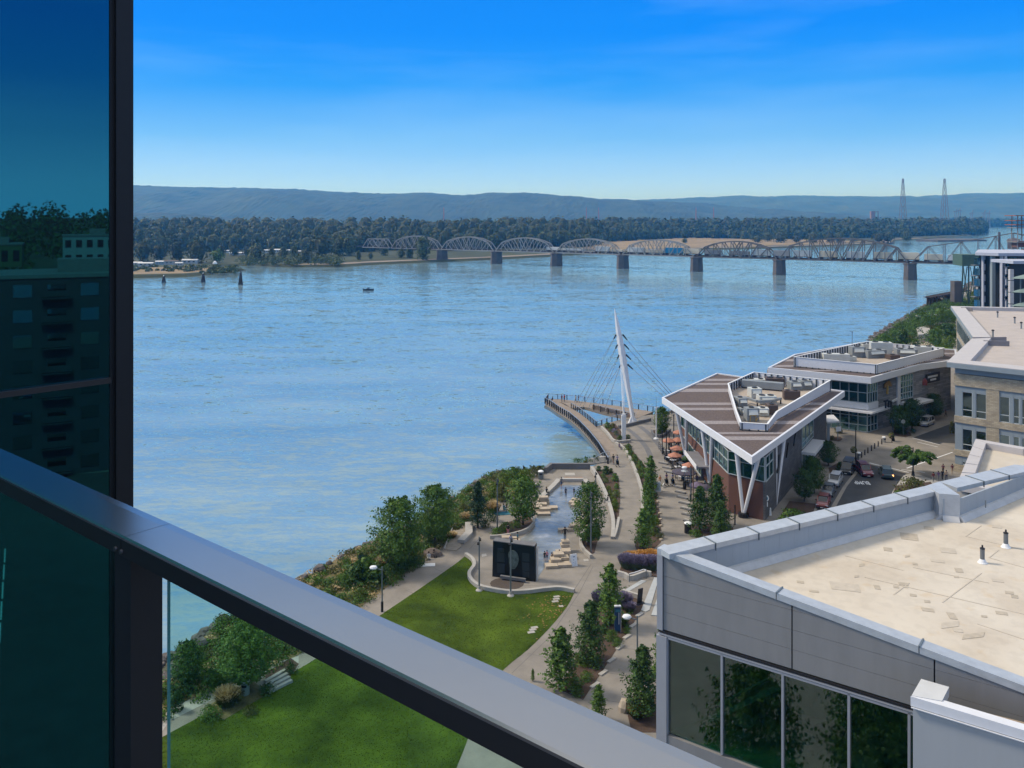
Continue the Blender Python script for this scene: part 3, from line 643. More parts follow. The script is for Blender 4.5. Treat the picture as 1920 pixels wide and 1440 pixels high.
# ================================================================ hills
def prof(pts, px):
 if px <= pts[0][0]: return pts[0][1]
 for (a, ya), (c, yc) in zip(pts, pts[1:]):
  if a <= px <= c:
   t = (px - a) / (c - a); t = t * t * (3 - 2 * t); return ya + (yc - ya) * t
 return pts[-1][1]
from mathutils import noise as mnoise
def ridge(name, pts, Y, depth, mat, x0, x1, step=7, amp=1.0, seed=0):
 nx = int((x1 - x0) / step) + 1; ny = 26; V = []; F = []
 for j in range(ny):
  t = j / (ny - 1)
  for i in range(nx):
   px = x0 + i * step; top = CH + (HZ - prof(pts, px)) * Y / FPX; yy = Y - depth * (1 - t) * 1.0 if t <= 1 else Y
   x = (px - 960) / FPX * Y; f = math.sin(t * math.pi / 2) ** .85
   gx, gy = x * .0011 + seed, yy * .0011
   n1 = mnoise.fractal(Vector((gx, gy * .55, seed)), 1.0, 2.1, 5)
   gul = abs(mnoise.noise(Vector((x * .0022 + seed, t * 1.2, 3.3))))
   z = top * f * (1 - .30 * gul * (1 - t ** 3)) + n1 * 42 * amp * math.sin(math.pi * min(1, t)) 
   z += mnoise.noise(Vector((x * .05, yy * .05, seed))) * 5.5 + mnoise.noise(Vector((x * .018, yy * .02, seed + 5))) * 6 * (1 if t > .2 else 0)
   V.append((x, yy, max(z, -2) if j else -3))
 nb = len(V)
 for j in range(ny - 1):
  for i in range(nx - 1): F.append((j * nx + i, j * nx + i + 1, (j + 1) * nx + i + 1, (j + 1) * nx + i))
 for i in range(nx): V.append((V[(ny - 1) * nx + i][0], Y + depth * .8, -3))
 for i in range(nx - 1): F.append(((ny - 1) * nx + i, (ny - 1) * nx + i + 1, nb + i + 1, nb + i))
 b = MB(); b.v = V; b.f = F; b.m = [0] * len(F); o = b.build(name, mat, smooth=False); return struct(o)
M_hill = pm('wooded hillside', (.010, .022, .014), .95, var=.6, scale=.006, tint=(.028, .042, .022))
M_hill2 = pm('wooded far hillside', (.014, .030, .020), .95, var=.5, scale=.004, tint=(.04, .06, .03))
ridge('hills', [(-400, 352), (100, 352), (240, 347), (300, 349), (360, 351), (440, 352), (540, 354), (640, 360), (720, 363), (800, 362), (870, 366), (925, 361), (1000, 363), (1060, 368), (1130, 374), (1220, 378), (1310, 380), (1380, 387), (1450, 394), (1540, 400), (1700, 410)], 6200, 1500, M_hill, -400, 1700, 5)
ridge('distant_hills', [(900, 385), (1120, 380), (1240, 373), (1320, 370), (1400, 369), (1500, 367), (1600, 368), (1690, 370), (1760, 366), (1830, 362), (1920, 363), (2300, 360)], 9000, 2600, M_hill2, 860, 2300, 6, 1.2, 4.2)
ridge('low_hills', [(-400, 399), (200, 399), (300, 400), (360, 401), (410, 407), (460, 412)], 4300, 500, M_hill, -400, 470, 6, .2, 9.1)
b = MB(); b.add([(-9000, 5000, .8), (11000, 5000, .8), (11000, 9500, .8), (-9000, 9500, .8)], [(0, 1, 2, 3)]); struct(b.build('far_plain', M_hill2))
# ================================================================ rail bridge
M_truss = pm('weathered truss steel', (.23, .235, .24), .7, var=.2, scale=.05)
M_truss2 = pm('darker truss steel', (.11, .11, .115), .7, var=.3, scale=.05)
M_pier = pm('pier masonry', (.10, .09, .09), .9, var=.25, scale=.15)
M_deck = pm('bridge deck timber', (.035, .028, .026), .9, var=.3, scale=.1)
BX0, BY0, BSX, BSY = 44.2, 850.0, 60.5, -43.2
def BP(n, z=0, off=0):
 L = math.hypot(BSX, BSY); return Vector((BX0 + BSX * n + off * -BSY / L, BY0 + BSY * n + off * BSX / L, z))
bridge = Thing('rail_bridge', 'long grey steel truss railway bridge crossing the river on dark piers', 'bridge', BP(0, 0))
ZB = 13.2
def truss(n0, n1, h, panels, name='truss_span', shape=.62, label=None):
 b = MB(); W2 = 3.4; t = .6
 t = .6 if n0 < 2 else .85
 for sd_ in (-W2, W2):
  bot = [BP(n0 + (n1 - n0) * k / panels, ZB, sd_) for k in range(panels + 1)]; top = []
  for k in range(1, panels):
   f = (k - 1) / (panels - 2); zz = ZB + h * (shape + (1 - shape) * math.sin(math.pi * f) ** .8) if shape < 1 else ZB + h
   top.append(Vector((bot[k].x, bot[k].y, zz)))
  b.bar(bot[0], bot[-1], t, 1.0); b.bar(bot[0], top[0], t, .9); b.bar(bot[-1], top[-1], t, .9)
  for k in range(len(top) - 1): b.bar(top[k], top[k + 1], t, .9)
  for k in range(1, panels):
   b.bar(bot[k], top[k - 1], .5, .5)
   if k < panels - 1:
    if k < panels / 2: b.bar(top[k - 1], bot[k + 1], .6, .6)
    if k >= panels / 2 - 1: b.bar(bot[k], top[k], t, t)
    mid = (bot[k] + top[k - 1]) / 2; b.bar(bot[k] * .5 + bot[k + 1] * .5, (bot[k] + bot[k + 1] + top[k - 1] + top[k]) / 4, .2, .2)
 for k in range(1, panels):
  f = (k - 1) / (panels - 2); zz = ZB + h * (shape + (1 - shape) * math.sin(math.pi * f) ** .8) if shape < 1 else ZB + h
  a, c = BP(n0 + (n1 - n0) * k / panels, zz, -W2), BP(n0 + (n1 - n0) * k / panels, zz, W2); b.bar(a, c, .3, .3)
  if k < panels - 1:
   f2 = k / (panels - 2); z2_ = ZB + h * (shape + (1 - shape) * math.sin(math.pi * f2) ** .8) if shape < 1 else ZB + h
   b.bar(a, BP(n0 + (n1 - n0) * (k + 1) / panels, z2_, W2), .16, .16)
 return bridge.part(name, b, M_truss if n0 < 2 else M_truss2, label=label)
for k in range(-3, 3): truss(k + .015, k + .985, 14.2, 9)
truss(3.015, 4.355, 18.0, 12, label='longest truss span')
truss(-3.6, -3.02, 10, 5, shape=1.0, label='short flat-topped truss span')
b = MB(); a, c = BP(-3.8, ZB + .9), BP(6.4, ZB + .9); b.bar(a, c, 5.6, .9); bridge.part('deck', b, M_deck)
b = MB()
for i in range(0, 204): b.bar(BP(-3.8 + i * .05, ZB + 1.42, -1.6), BP(-3.8 + i * .05, ZB + 1.42, 1.6), .5, .14)
bridge.part('sleeper', b, M_deck, kind='stuff')
for n in (-2, -1, 0, 1, 2, 3, 4.37, 5.3):
 b = MB(); c = BP(n); L = math.hypot(BSX, BSY); ux, uy = BSX / L, BSY / L; vx, vy = -uy, ux
 def ring(w, l, z): return [(c.x + ux * a_ * w + vx * b_ * l, c.y + uy * a_ * w + vy * b_ * l, z) for a_, b_ in ((-1, -.7), (0, -1.15), (1, -.7), (1, .7), (0, 1.15), (-1, .7))]
 r0, r1, r2, r3 = ring(4.1, 7.5, -2), ring(3.6, 6.8, ZB - 1.6), ring(4.1, 7.3, ZB - 1.5), ring(4.1, 7.3, ZB - .6); vs = r0 + r1 + r2 + r3; fs = []
 for q in range(3): fs += [(q * 6 + i, q * 6 + (i + 1) % 6, q * 6 + 6 + (i + 1) % 6, q * 6 + 6 + i) for i in range(6)]
 fs += [tuple(range(18, 24)), tuple(range(6))[::-1]]; b.add(vs, fs); bridge.part('pier', b, M_pier)
# swing span: two sloping arms and a tower frame
b = MB(); n0, nc, n1 = 4.39, 5.30, 6.21
for sd_ in (-3.4, 3.4):
 zt_ = lambda n: ZB + 11 + 12.5 * (1 - abs(n - nc) / (nc - n0)) ** 1.15
 N_ = 12; ks = [n0 + (n1 - n0) * k / N_ for k in range(N_ + 1)]
 b.bar(BP(n0, ZB, sd_), BP(n1, ZB, sd_), .42, .8)
 for k in range(1, N_ - 1): b.bar(BP(ks[k], zt_(ks[k]), sd_), BP(ks[k + 1], zt_(ks[k + 1]), sd_), .45, .6)
 b.bar(BP(n0, ZB, sd_), BP(ks[1], zt_(ks[1]), sd_), .45, .6); b.bar(BP(n1, ZB, sd_), BP(ks[-2], zt_(ks[-2]), sd_), .45, .6)
 for k in range(1, N_):
  b.bar(BP(ks[k], ZB, sd_), BP(ks[k], zt_(ks[k]), sd_), .3, .3)
  if k < N_ - 1: b.bar(BP(ks[k], zt_(ks[k]) if k % 2 else ZB, sd_), BP(ks[k + 1], ZB if k % 2 else zt_(ks[k + 1]), sd_), .36, .36)
 for q in (-.12, .12): b.bar(BP(nc + q, ZB, sd_), BP(nc + q, ZB + 24, sd_), .7, .7)
for q in (-.12, .12):
 b.bar(BP(nc + q, ZB + 24, -3.4), BP(nc + q, ZB + 24, 3.4), .6, .6); b.bar(BP(nc + q, ZB + 14, -3.4), BP(nc + q, ZB + 14, 3.4), .4, .4)
 b.bar(BP(nc + q, ZB + 14, -3.4), BP(nc + q, ZB + 24, 3.4), .25, .25); b.bar(BP(nc + q, ZB + 14, 3.4), BP(nc + q, ZB + 24, -3.4), .25, .25)
bridge.part('swing_span', b, M_truss2, label='swing span rising to a tower frame')
b = MB(); c = BP(nc, ZB + 15); b.box(c, (7, 6, 6), math.atan2(BSY, BSX)); b.lathe((c.x, c.y, c.z + 3), [(4.6, 0), (3.4, 1.4), (.4, 2.2)], 8)
bridge.part('control_cabin', b, pm('cabin boards', (.13, .12, .13), .8, var=.2, scale=.5))
# freight cars
M_box = [pm('white container', (.52, .53, .54), .6, var=.12, scale=.2), pm('blue container', (.02, .22, .42), .6, var=.1, scale=.2), pm('grey container', (.23, .24, .26), .6, var=.12, scale=.2), pm('cream container', (.50, .46, .38), .6, var=.12, scale=.2), pm('dark bogie', (.03, .025, .025), .9, var=.2)]
def n_at(px):
 t = (px - 960) / FPX; return (t * BY0 - BX0) / (BSX - t * BSY)
CARS = [(1025, 1050, 3.0, 0), (1053, 1095, 1.9, 0), (1117, 1143, 4.6, 0), (1146, 1168, 2.1, 3), (1177, 1207, 4.6, 0), (1210, 1246, 2.6, 3), (1248, 1280, 4.9, 1), (1283, 1313, 4.4, 3), (1322, 1352, 4.0, 2), (1368, 1406, 3.2, 2),
  (1411, 1446, 4.8, 0), (1450, 1482, 4.6, 2), (1488, 1521, 4.8, 0), (1536, 1570, 5.0, 3), (1587, 1622, 5.0, 0), (1637, 1674, 5.0, 3), (1685, 1724, 5.2, 3), (1733, 1768, 4.4, 3), (1777, 1815, 4.2, 0)]
cn = ['white', 'blue', 'grey', 'cream']
prev = None
for i, (a, c, h, k) in enumerate(CARS):
 na, nb = n_at(a), n_at(c); mid = BP((na + nb) / 2, ZB + 1.5); ang = math.atan2(BSY, BSX); L = (BP(nb) - BP(na)).length
 if k == 1: lab = 'bright blue container car on the rail bridge, the only blue one'
 else:
  near = int(math.floor((na + nb) / 2)) if (na + nb) / 2 < 3 else (3 if (na + nb) / 2 < 4.37 else 4)
  first = 'tall' if h > 4.3 else 'low'
  spn = {-1: 'second span left of the blue car', 0: 'truss span left of the blue car', 1: 'truss span holding the blue car', 2: 'truss span right of the blue car', 3: 'longest truss span', 4: 'swing span'}[near]
  side = 'left end' if (na + nb) / 2 - near < .35 * (1.37 if near == 3 else 1) else 'middle' if (na + nb) / 2 - near < .68 * (1.37 if near == 3 else 1) else 'right end'
  lab = f'{first} {cn[k]} freight car at {side} of {spn}'
  if lab == prev: lab = lab.replace(' at ', ' second at ')
  prev = lab
 t = Thing('freight_car', lab, 'freight car', mid, 'freight cars crossing the rail bridge')
 b = MB(); b.box((mid.x, mid.y, mid.z + .75), (L, 2.7, .5), ang)
 for q in (-.38, .38): b.box((mid.x + math.cos(ang) * L * q, mid.y + math.sin(ang) * L * q, mid.z + .35), (3, 2.2, .7), ang)
 t.part('chassis', b, M_box[4])
 b = MB(); b.box((mid.x, mid.y, mid.z + 1.0 + h / 2), (L * .96, 2.6, h), ang)
 for q in range(7): 
  f = (q / 6 - .5) * .94; b.box((mid.x + math.cos(ang) * L * f, mid.y + math.sin(ang) * L * f, mid.z + 1.0 + h / 2), (.25, 2.76, h * .96), ang)
 t.part('body', b, M_box[k])
# ================================================================ lattice power towers, masts and cranes
M_lat = pm('faded lattice steel', (.18, .16, .17), .8, var=.1)
M_latr = pm('red white mast', (.35, .14, .12), .8, var=.1)
def lattice(px, pt, pb, Y, wb, wt, label, cat='pylon', name='lattice_tower', th=1.0, n=9, m=M_lat, group=None, arms=True):
 top = WY(px, pt, Y); H = top.z - 1; c = Vector((top.x, Y, 1)); t = Thing(name, label, cat, c, group); b = MB()
 def hw(f): return (wb * (1 - f) ** 1.0 + wt * f) / 2 if f < .52 else ((wb * .48 + wt * .52) * (1 - (f - .52) / .48 * .75)) / 2
 cor = [(-1, -1), (1, -1), (1, 1), (-1, 1)]
 for k in range(n):
  f0, f1 = k / n, (k + 1) / n
  for i in range(4):
   p = lambda f, q: Vector((c.x + cor[q][0] * hw(f), c.y + cor[q][1] * hw(f), 1 + H * f))
   b.bar(p(f0, i), p(f1, i), th, th); b.bar(p(f0, i), p(f1, (i + 1) % 4), th * .5, th * .5); b.bar(p(f1, i), p(f1, (i + 1) % 4), th * .5, th * .5)
 t.part('lattice_frame', b, m)
 if arms:
  b = MB(); z = 1 + H * .5; b.bar((c.x - wb * .33, Y, z), (c.x + wb * .33, Y, z), th, th); b.bar((c.x - wb * .5, Y, 1 + H * .04), (c.x + wb * .5, Y, 1 + H * .04), th, th); t.part('crossarm', b, m)
 return t
lattice(1693, 335, 405, 2500, 20, 4, 'tall lattice river crossing pylon, left one of the pair', th=.95, group='pair of tall crossing pylons')
lattice(1771, 335, 405, 2500, 22, 4, 'tall lattice river crossing pylon, right one of the pair', th=.95, group='pair of tall crossing pylons')
for px, lab in ((832, 'leftmost small red mast above the far wood'), (1099.5, 'small red mast above the wood, left of two close together'), (1122.5, 'small red mast above the wood, right of two close together'), (1305, 'small red mast before the hills, left of the pair near the dry field'), (1338, 'small red mast before the hills, right of the pair near the dry field')):
 lattice(px, 389, 405, 3600, 4, 2, lab, 'mast', 'radio_mast', 1.3, 6, M_latr, 'red masts beyond the wood', False)
def crane(px, pt, lab, lean=1):
 Y = 4000; top = WY(px, pt, Y); t = Thing('harbour_crane', lab, 'crane', (top.x, Y, 2), 'harbour cranes on the far right horizon'); b = MB()
 for s in (-6, 6): b.bar((top.x + s, Y, 2), (top.x + s * .6, Y, top.z - 12), 2.2, 2.2)
 t.part('leg_frame', b, M_lat); b = MB(); b.bar((top.x - 12, Y, top.z - 14), (top.x + 12, Y, top.z - 14), 3, 3); b.bar((top.x, Y, top.z - 14), (top.x + 7 * lean, Y, top.z), 2.2, 2.2); t.part('boom', b, M_lat)
for px, pt, lab in ((1792, 391, 'leftmost dark harbour crane on the horizon'), (1799, 389, 'tallest dark harbour crane, second from the left'), (1822, 394, 'middle harbour crane standing alone'), (1845, 394, 'fourth harbour crane from the left'), (1854, 394, 'rightmost harbour crane on the horizon')): crane(px, pt, lab)
q = WY(1636, 396, 3400); t = Thing('silo', 'brown industrial silo block above the far wood', 'silo', (q.x, 3400, 2)); b = MB(); b.box((q.x, 3400, (q.z + 2) / 2), (16, 14, q.z - 2)); t.part('tower', b, pm('silo brown', (.25, .17, .15), .9)); b = MB(); b.bar((q.x + 22, 3400, 2), (q.x + 22, 3400, q.z), 3, 3); b.bar((q.x, 3400, q.z - 4), (q.x + 24, 3400, q.z - 1), 2.5, 2.5); t.part('conveyor', b, M_lat)
# ================================================================ peninsula things: trailers, sheds, piles, boat
M_roofw = pm('white trailer roof', (.62, .63, .64), .5, var=.05); M_wallt = pm('trailer siding', (.38, .40, .42), .7, var=.15, scale=.2)
def trailer(px, py, wpx, hpx, rz, lab, roofcol=M_roofw, wall=M_wallt):
 c = P(px, py, 2.2); s = c.y / FPX; w = wpx * s; h = hpx * s; t = Thing('trailer_home', lab, 'trailer', c, 'white trailers on the far point', rz, local=True)
 d = min(w * .45, 9); b = MB(); b.box((0, 0, h * .42), (w, d, h * .84)); t.part('wall', b, wall)
 b = MB(); b.add([(-w * .53, -d * .56, h * .8), (w * .53, -d * .56, h * .8), (w * .53, d * .56, h * .8), (-w * .53, d * .56, h * .8), (-w * .53, 0, h * 1.06), (w * .53, 0, h * 1.06)], [(0, 1, 5, 4), (2, 3, 4, 5), (1, 2, 5), (3, 0, 4), (3, 2, 1, 0)]); t.part('roof', b, roofcol)
 for k in (-.3, 0, .3):
  b = MB(); b.box((w * k, -d * .5 - .04, h * .48), (w * .14, .12, h * .28)); t.part('window', b, M_glassD)
for a in [(256, 499, 20, 8, .1, 'leftmost white trailer at the water on the far point'), (274, 499, 26, 7, .1, 'white trailer second from the left on the far point'), (301, 496, 17, 7, .05, 'small grey blue trailer under the dark trees', M_roofw, pm('blue siding', (.25, .34, .42), .7)),
  (323, 496, 26, 8, -.05, 'dark brown roofed cabin between the white trailers', pm('brown roof', (.10, .08, .07), .8)), (336, 498, 14, 6, .1, 'small white trailer right of the brown roofed cabin'), (357, 494, 28, 8, .0, 'long white trailer below the large dome tree'),
  (300, 460, 44, 6, .0, 'long white roofed hall behind the left trees'), (345, 461, 24, 9, .0, 'white gabled house roof between the dark trees'), (392, 470, 12, 8, .3, 'white gable shed beside the dark dome tree'), (453, 463, 18, 8, .0, 'bright white block shed in the wood clearing'),
  (426, 474, 14, 5, .2, 'small white camper left of the clearing shed'), (447, 478, 30, 5, .0, 'long low grey shed along the far inlet'), (499, 474, 12, 6, .4, 'white camper left of the parked cluster'), (521, 474, 14, 7, .1, 'white camper in the middle of the cluster'), (541, 474, 14, 6, -.2, 'white camper right in the cluster'), (556, 475, 16, 5, .1, 'low white camper at the right end of the cluster')]:
 trailer(*a)
c = P(403, 495, 2.2); t = Thing('tent', 'small pale peaked tent on the tip of the far point', 'tent', c); b = MB(); b.lathe(c, [(2.2, 0), (2.1, 1.6), (.1, 3.4)], 6); t.part('canopy', b, M_white); b = MB(); b.tube(c, (c.x, c.y, 3.7 + 2), .1); t.part('pole', b, M_gmetal)
M_wet = pm('dark wet timber', (.045, .034, .028), .9, var=.4, scale=1)
for px, pb, pt, lab in ((307, 530, 517, 'cluster of mooring piles, left of three off the far point'), (381, 529, 512, 'cluster of mooring piles, middle of three off the far point'), (451, 534, 509, 'tallest pointed mooring piles at the mouth of the inlet')):
 c = P(px, pb, 0); H = (pb - pt) * c.y / FPX; t = Thing('mooring_piles', lab, 'mooring piles', (c.x, c.y, -1), 'mooring piles off the far point')
 for k in range(5):
  a = k * 1.256; b = MB(); b.tube((c.x + math.cos(a) * 1.5, c.y + math.sin(a) * 1.5, -1), (c.x + math.cos(a) * .35, c.y + math.sin(a) * .35, H * (1 if k == 0 else .88)), .42, .34, 7); t.part('pile', b, M_wet)
 b = MB(); b.lathe((c.x, c.y, H * .95), [(.5, 0), (.45, .35), (.1, .7)], 7); t.part('cap', b, M_white if pb != 534 else M_wet)
c = P(691, 544.5, 0); t = Thing('motor_boat', 'small dark motor boat with a low cabin alone on the river', 'boat', c, rz=R(2), local=True)
def hull(L, W, H, b, z0=-.15):
 st = [(-.5, .80, .0), (-.2, 1, .0), (.15, .95, .04), (.38, .6, .16), (.5, .04, .34)]; vs = []
 for f, wf, up in st: vs += [(f * L, -W / 2 * wf, H + up * H), (f * L, -W / 2 * wf * .7, z0 + up * H * .8), (f * L, 0, z0 - .12 + up * H * .9), (f * L, W / 2 * wf * .7, z0 + up * H * .8), (f * L, W / 2 * wf, H + up * H)]
 fs = []
 for k in range(4):
  for i in range(4): fs.append((k * 5 + i, k * 5 + i + 1, k * 5 + 6 + i, k * 5 + 5 + i))
  fs.append((k * 5 + 4, k * 5, k * 5 + 5, k * 5 + 9))
 fs.append((0, 1, 2, 3, 4)); b.add(vs, fs)
b = MB(); hull(7, 2.4, .95, b); t.part('hull', b, pm('navy hull', (.02, .035, .06), .4))
b = MB(); b.box((-.6, 0, 1.55), (2.6, 1.8, .16)); b.box((-.2, 0, 1.2), (1.9, 1.7, .6)); t.part('cabin', b, pm('boat cabin grey', (.12, .16, .2), .5)); b = MB(); b.box((.2, 0, 1.75), (1.3, 1.5, .5)); t.part('windscreen', b, M_glassD)
b = MB(); b.box((-3.5, 0, .8), (.5, .5, .9)); t.part('outboard_motor', b, M_black)
b = MB(); c2 = WY(1800, 452, 1750)
b.prism([(c2.x - 95, 1740), (c2.x - 70, 1700), (c2.x + 60, 1760), (c2.x + 95, 1850), (c2.x + 20, 1880)], -1, 2.6); tag(b.build('log_barge', pm('log raft', (.09, .085, .08), .95, var=.5, scale=.12, bump=1, bscale=.5)), 'long low dark raft of logs moored beside the sand spit', 'raft')
# ================================================================ cable stayed river pier
M_deckp = pm('pier deck concrete', (.24, .20, .165), .85, var=.16, scale=.6)
O = [P(*q) for q in z5([(190, 880), (240, 905), (300, 948), (400, 1008), (480, 1076), (560, 1162), (640, 1262), (700, 1360), (722, 1398)])]
I_ = [P(*q) for q in z5([(300, 868), (360, 892), (410, 925), (480, 965), (550, 1020), (625, 1088), (700, 1150), (760, 1230), (800, 1300)])]
Bk = [P(*q) for q in z5([(215, 845), (330, 850), (440, 862), (620, 883), (780, 903), (920, 925), (1100, 955)])]
Fr = [P(*q) for q in z5([(300, 868), (410, 925), (520, 912), (600, 935), (700, 962), (830, 990), (960, 1012)])]
pier = Thing('river_pier', 'triangular concrete pier reaching over the river with railings around its opening', 'pier', (14, 185, 5))
b = MB()
for A, B_ in ((O, I_), (Bk, Fr)):
 for i in range(len(A) - 1):
  if i >= len(B_) - 1: break
  b.prism([A[i][:2], A[i + 1][:2], B_[i + 1][:2], B_[i][:2]], 4.35 + .001 * i, 5.03)
b.prism([O[0][:2], I_[0][:2], Bk[1][:2], Bk[0][:2]], 4.3, 5.033)
pier.part('deck', b, M_deckp)
# steel edge beams and seawall leg
b = MB()
for A, z in ((O, 4.0), (Bk, 4.02)):
 b = MB()
 for i in range(len(A) - 1): b.bar((A[i].x, A[i].y, z + .1), (A[i + 1].x, A[i + 1].y, z + .1), .5, .6)
 pier.part('edge_beam', b, M_gmetal)
b = MB(); q = P(1127, 842); b.box((q.x + .4, q.y + 1, 2.2), (1.6, 1.8, 5.2)); pier.part('support_column', b, M_conc2)
def railing(parent, pts, org_thing, sp=2.0, h=1.15, z=5.03, post_m=M_dmetal, mesh=True, pw=.13):
 L = [Vector((p[0], p[1])) for p in pts]; cum = 0; nxt = 0; b2 = MB(); b3 = MB()
 for i in range(len(L) - 1):
  a, c = L[i], L[i + 1]; d = (c - a); ln = d.length; d.normalize(); ang = math.atan2(d.y, d.x)
  while nxt <= cum + ln:
   p = a + d * (nxt - cum); b1 = MB(); b1.box((p.x, p.y, z + h / 2 - .1), (pw, pw * 1.4, h + .2), ang); org_thing.part('rail_post', b1, post_m); nxt += sp
  cum += ln
  b2.bar((a.x, a.y, z + h), (c.x, c.y, z + h), .12, .09)
  for q in range(1, 7): b3.bar((a.x, a.y, z + h * q / 7.5), (c.x, c.y, z + h * q / 7.5), .018, .018)
 org_thing.part('handrail', b2, M_steel); 
 if mesh: org_thing.part('rail_wire', b3, M_steel, kind='stuff')
railing(None, O, pier, 1.25, pw=.2); railing(None, Bk, pier, 2.3); railing(None, [O[0], Bk[0]], pier, 1.5)
inn_open = [P(*q) for q in z5([(410, 925), (480, 965), (550, 1020), (625, 1085)])]; railing(None, inn_open, pier, 1.2)
railing(None, [P(*q) for q in z5([(625, 1085), (690, 1062), (790, 1030), (880, 1015)])], pier, 1.9)
railing(None, Fr[3:], pier, 2.3)
# timber bench backs along the inner side of the right arm
M_wood = pm('weathered timber', (.20, .13, .09), .8, var=.25, scale=3, stretch=(1, 1, 6))
for q0, q1 in ((590, 695), (705, 820), (830, 930)):
 f = lambda x: P(*z5([(x, 932 + (x - 590) * .225)])[0]); a, c = f(q0), f(q1)
 t = Thing('timber_bench', 'long timber bench on the right pier arm, ' + {590: 'farthest out of three', 705: 'middle of three', 830: 'nearest the mast foot'}[q0], 'bench', (a + c) / 2, 'timber benches on the pier arm')
 b = MB(); b.bar((a.x, a.y, 5.5), (c.x, c.y, 5.5), .08, .9); t.part('backrest', b, M_wood); b = MB(); b.bar((a.x, a.y + .35, 5.45), (c.x, c.y + .35, 5.45), .6, .08); t.part('seat', b, M_wood)
 for f_ in (.08, .92):
  p = a.lerp(c, f_); b = MB(); b.box((p.x, p.y + .3, 5.22), (.1, .5, .4)); t.part('leg', b, M_gmetal)
mb_ = P(1188, 794); top = WY(1152.5, 579, 182.0)
mast = Thing('cable_mast', 'white blade-shaped leaning mast holding up the pier with cables', 'mast', mb_)
def at_mast(f): return Vector(mb_).lerp(top, f)
b = MB(); st = [(0, .62, .9), (.04, .40, .62), (.3, .55, .62), (.52, .72, .62), (.62, .78, .62), (.8, .56, .45), (.92, .30, .25), (1, .05, .05)]; vs = []
for f, wx, wy in st:
 c = at_mast(f); vs += [(c.x - wx, c.y, c.z), (c.x - wx * .3, c.y - wy, c.z), (c.x + wx * .35, c.y - wy, c.z), (c.x + wx, c.y, c.z), (c.x + wx * .35, c.y + wy, c.z), (c.x - wx * .3, c.y + wy, c.z)]
fs = [tuple(range(6))[::-1]]
for k in range(len(st) - 1): fs += [(k * 6 + i, k * 6 + (i + 1) % 6, k * 6 + 6 + (i + 1) % 6, k * 6 + 6 + i) for i in range(6)]
fs.append(tuple(range(len(st) * 6 - 6, len(st) * 6))); b.add(vs, fs); mast.part('blade', b, M_whitem)
for sx in (-.55, .55):
 b = MB(); c = at_mast(.06); b.add([(c.x - .2, c.y - .35, c.z + .3), (c.x + .2, c.y - .35, c.z + .3), (c.x + .2, c.y + .35, c.z + .3), (c.x - .2, c.y + .35, c.z + .3), (mb_.x + sx * 1.3 - .4, mb_.y - .6, 5), (mb_.x + sx * 1.3 + .4, mb_.y - .6, 5), (mb_.x + sx * 1.3 + .4, mb_.y + .6, 5), (mb_.x + sx * 1.3 - .4, mb_.y + .6, 5)],
    [(0, 1, 2, 3), (4, 5, 6, 7), (0, 1, 5, 4), (1, 2, 6, 5), (2, 3, 7, 6), (3, 0, 4, 7)]); mast.part('leg', b, M_whitem)
levels = [(.765, 305), (.68, 390), (.59, 480), (.505, 565)]
lft = [(440, 905), (460, 915), (500, 935), (540, 950), (555, 935), (570, 925), (600, 910), (612, 905)]
for k, (f, _) in enumerate(levels):
 c = at_mast(f)
 for j in (0, 1):
  p = P(*z5([lft[k * 2 + j]])[0]) if j == 0 else P(*z5([(lft[k * 2][0] + (k - 1.5) * 18 + 70, 912 + k * 6)])[0]); s = Vector((c.x - .7, c.y, c.z)); d = (p - s).normalized()
  b = MB(); b.tube(s, Vector((p.x, p.y, 5.2)), .045, n=5); mast.part('cable', b, M_steel)
  b = MB(); b.tube(s - d * .1, s + d * 1.0, .17, .10, 6); mast.part('cable_socket', b, M_black)
 s = Vector((c.x + .9, c.y, c.z)); p = P(1298 + k * 3, 782 + k * 6); d = (p - s).normalized()
 b = MB(); b.tube(s, p, .055, n=5); mast.part('cable', b, M_steel); b = MB(); b.tube(s - d * .2, s + d * 1.3, .2, .12, 6); mast.part('cable_socket', b, M_black)
pyl = P(1169.5, 824.5); t = Thing('cable_pylon', 'tall slim white box pillar in the planting bed before the mast', 'pillar', pyl)
b = MB(); b.add([(pyl.x + sx * w, pyl.y + sy * .35, z) for z, w in ((5, .36), (9.7, .44)) for sx, sy in ((-1, -1), (1, -1), (1, 1), (-1, 1))], [(0, 1, 2, 3), (4, 5, 6, 7), (0, 1, 5, 4), (1, 2, 6, 5), (2, 3, 7, 6), (3, 0, 4, 7)]); t.part('shaft', b, M_white)
b = MB(); b.box((pyl.x, pyl.y, 9.85), (.7, .5, .3)); t.part('cap', b, M_whitem)
for k, (f, _) in enumerate(levels):
 c = at_mast(f); b = MB(); b.tube((c.x - .1, c.y - .6, c.z), (pyl.x + (k - 1.5) * .1, pyl.y, 9.95), .045, n=5); mast.part('cable', b, M_steel)
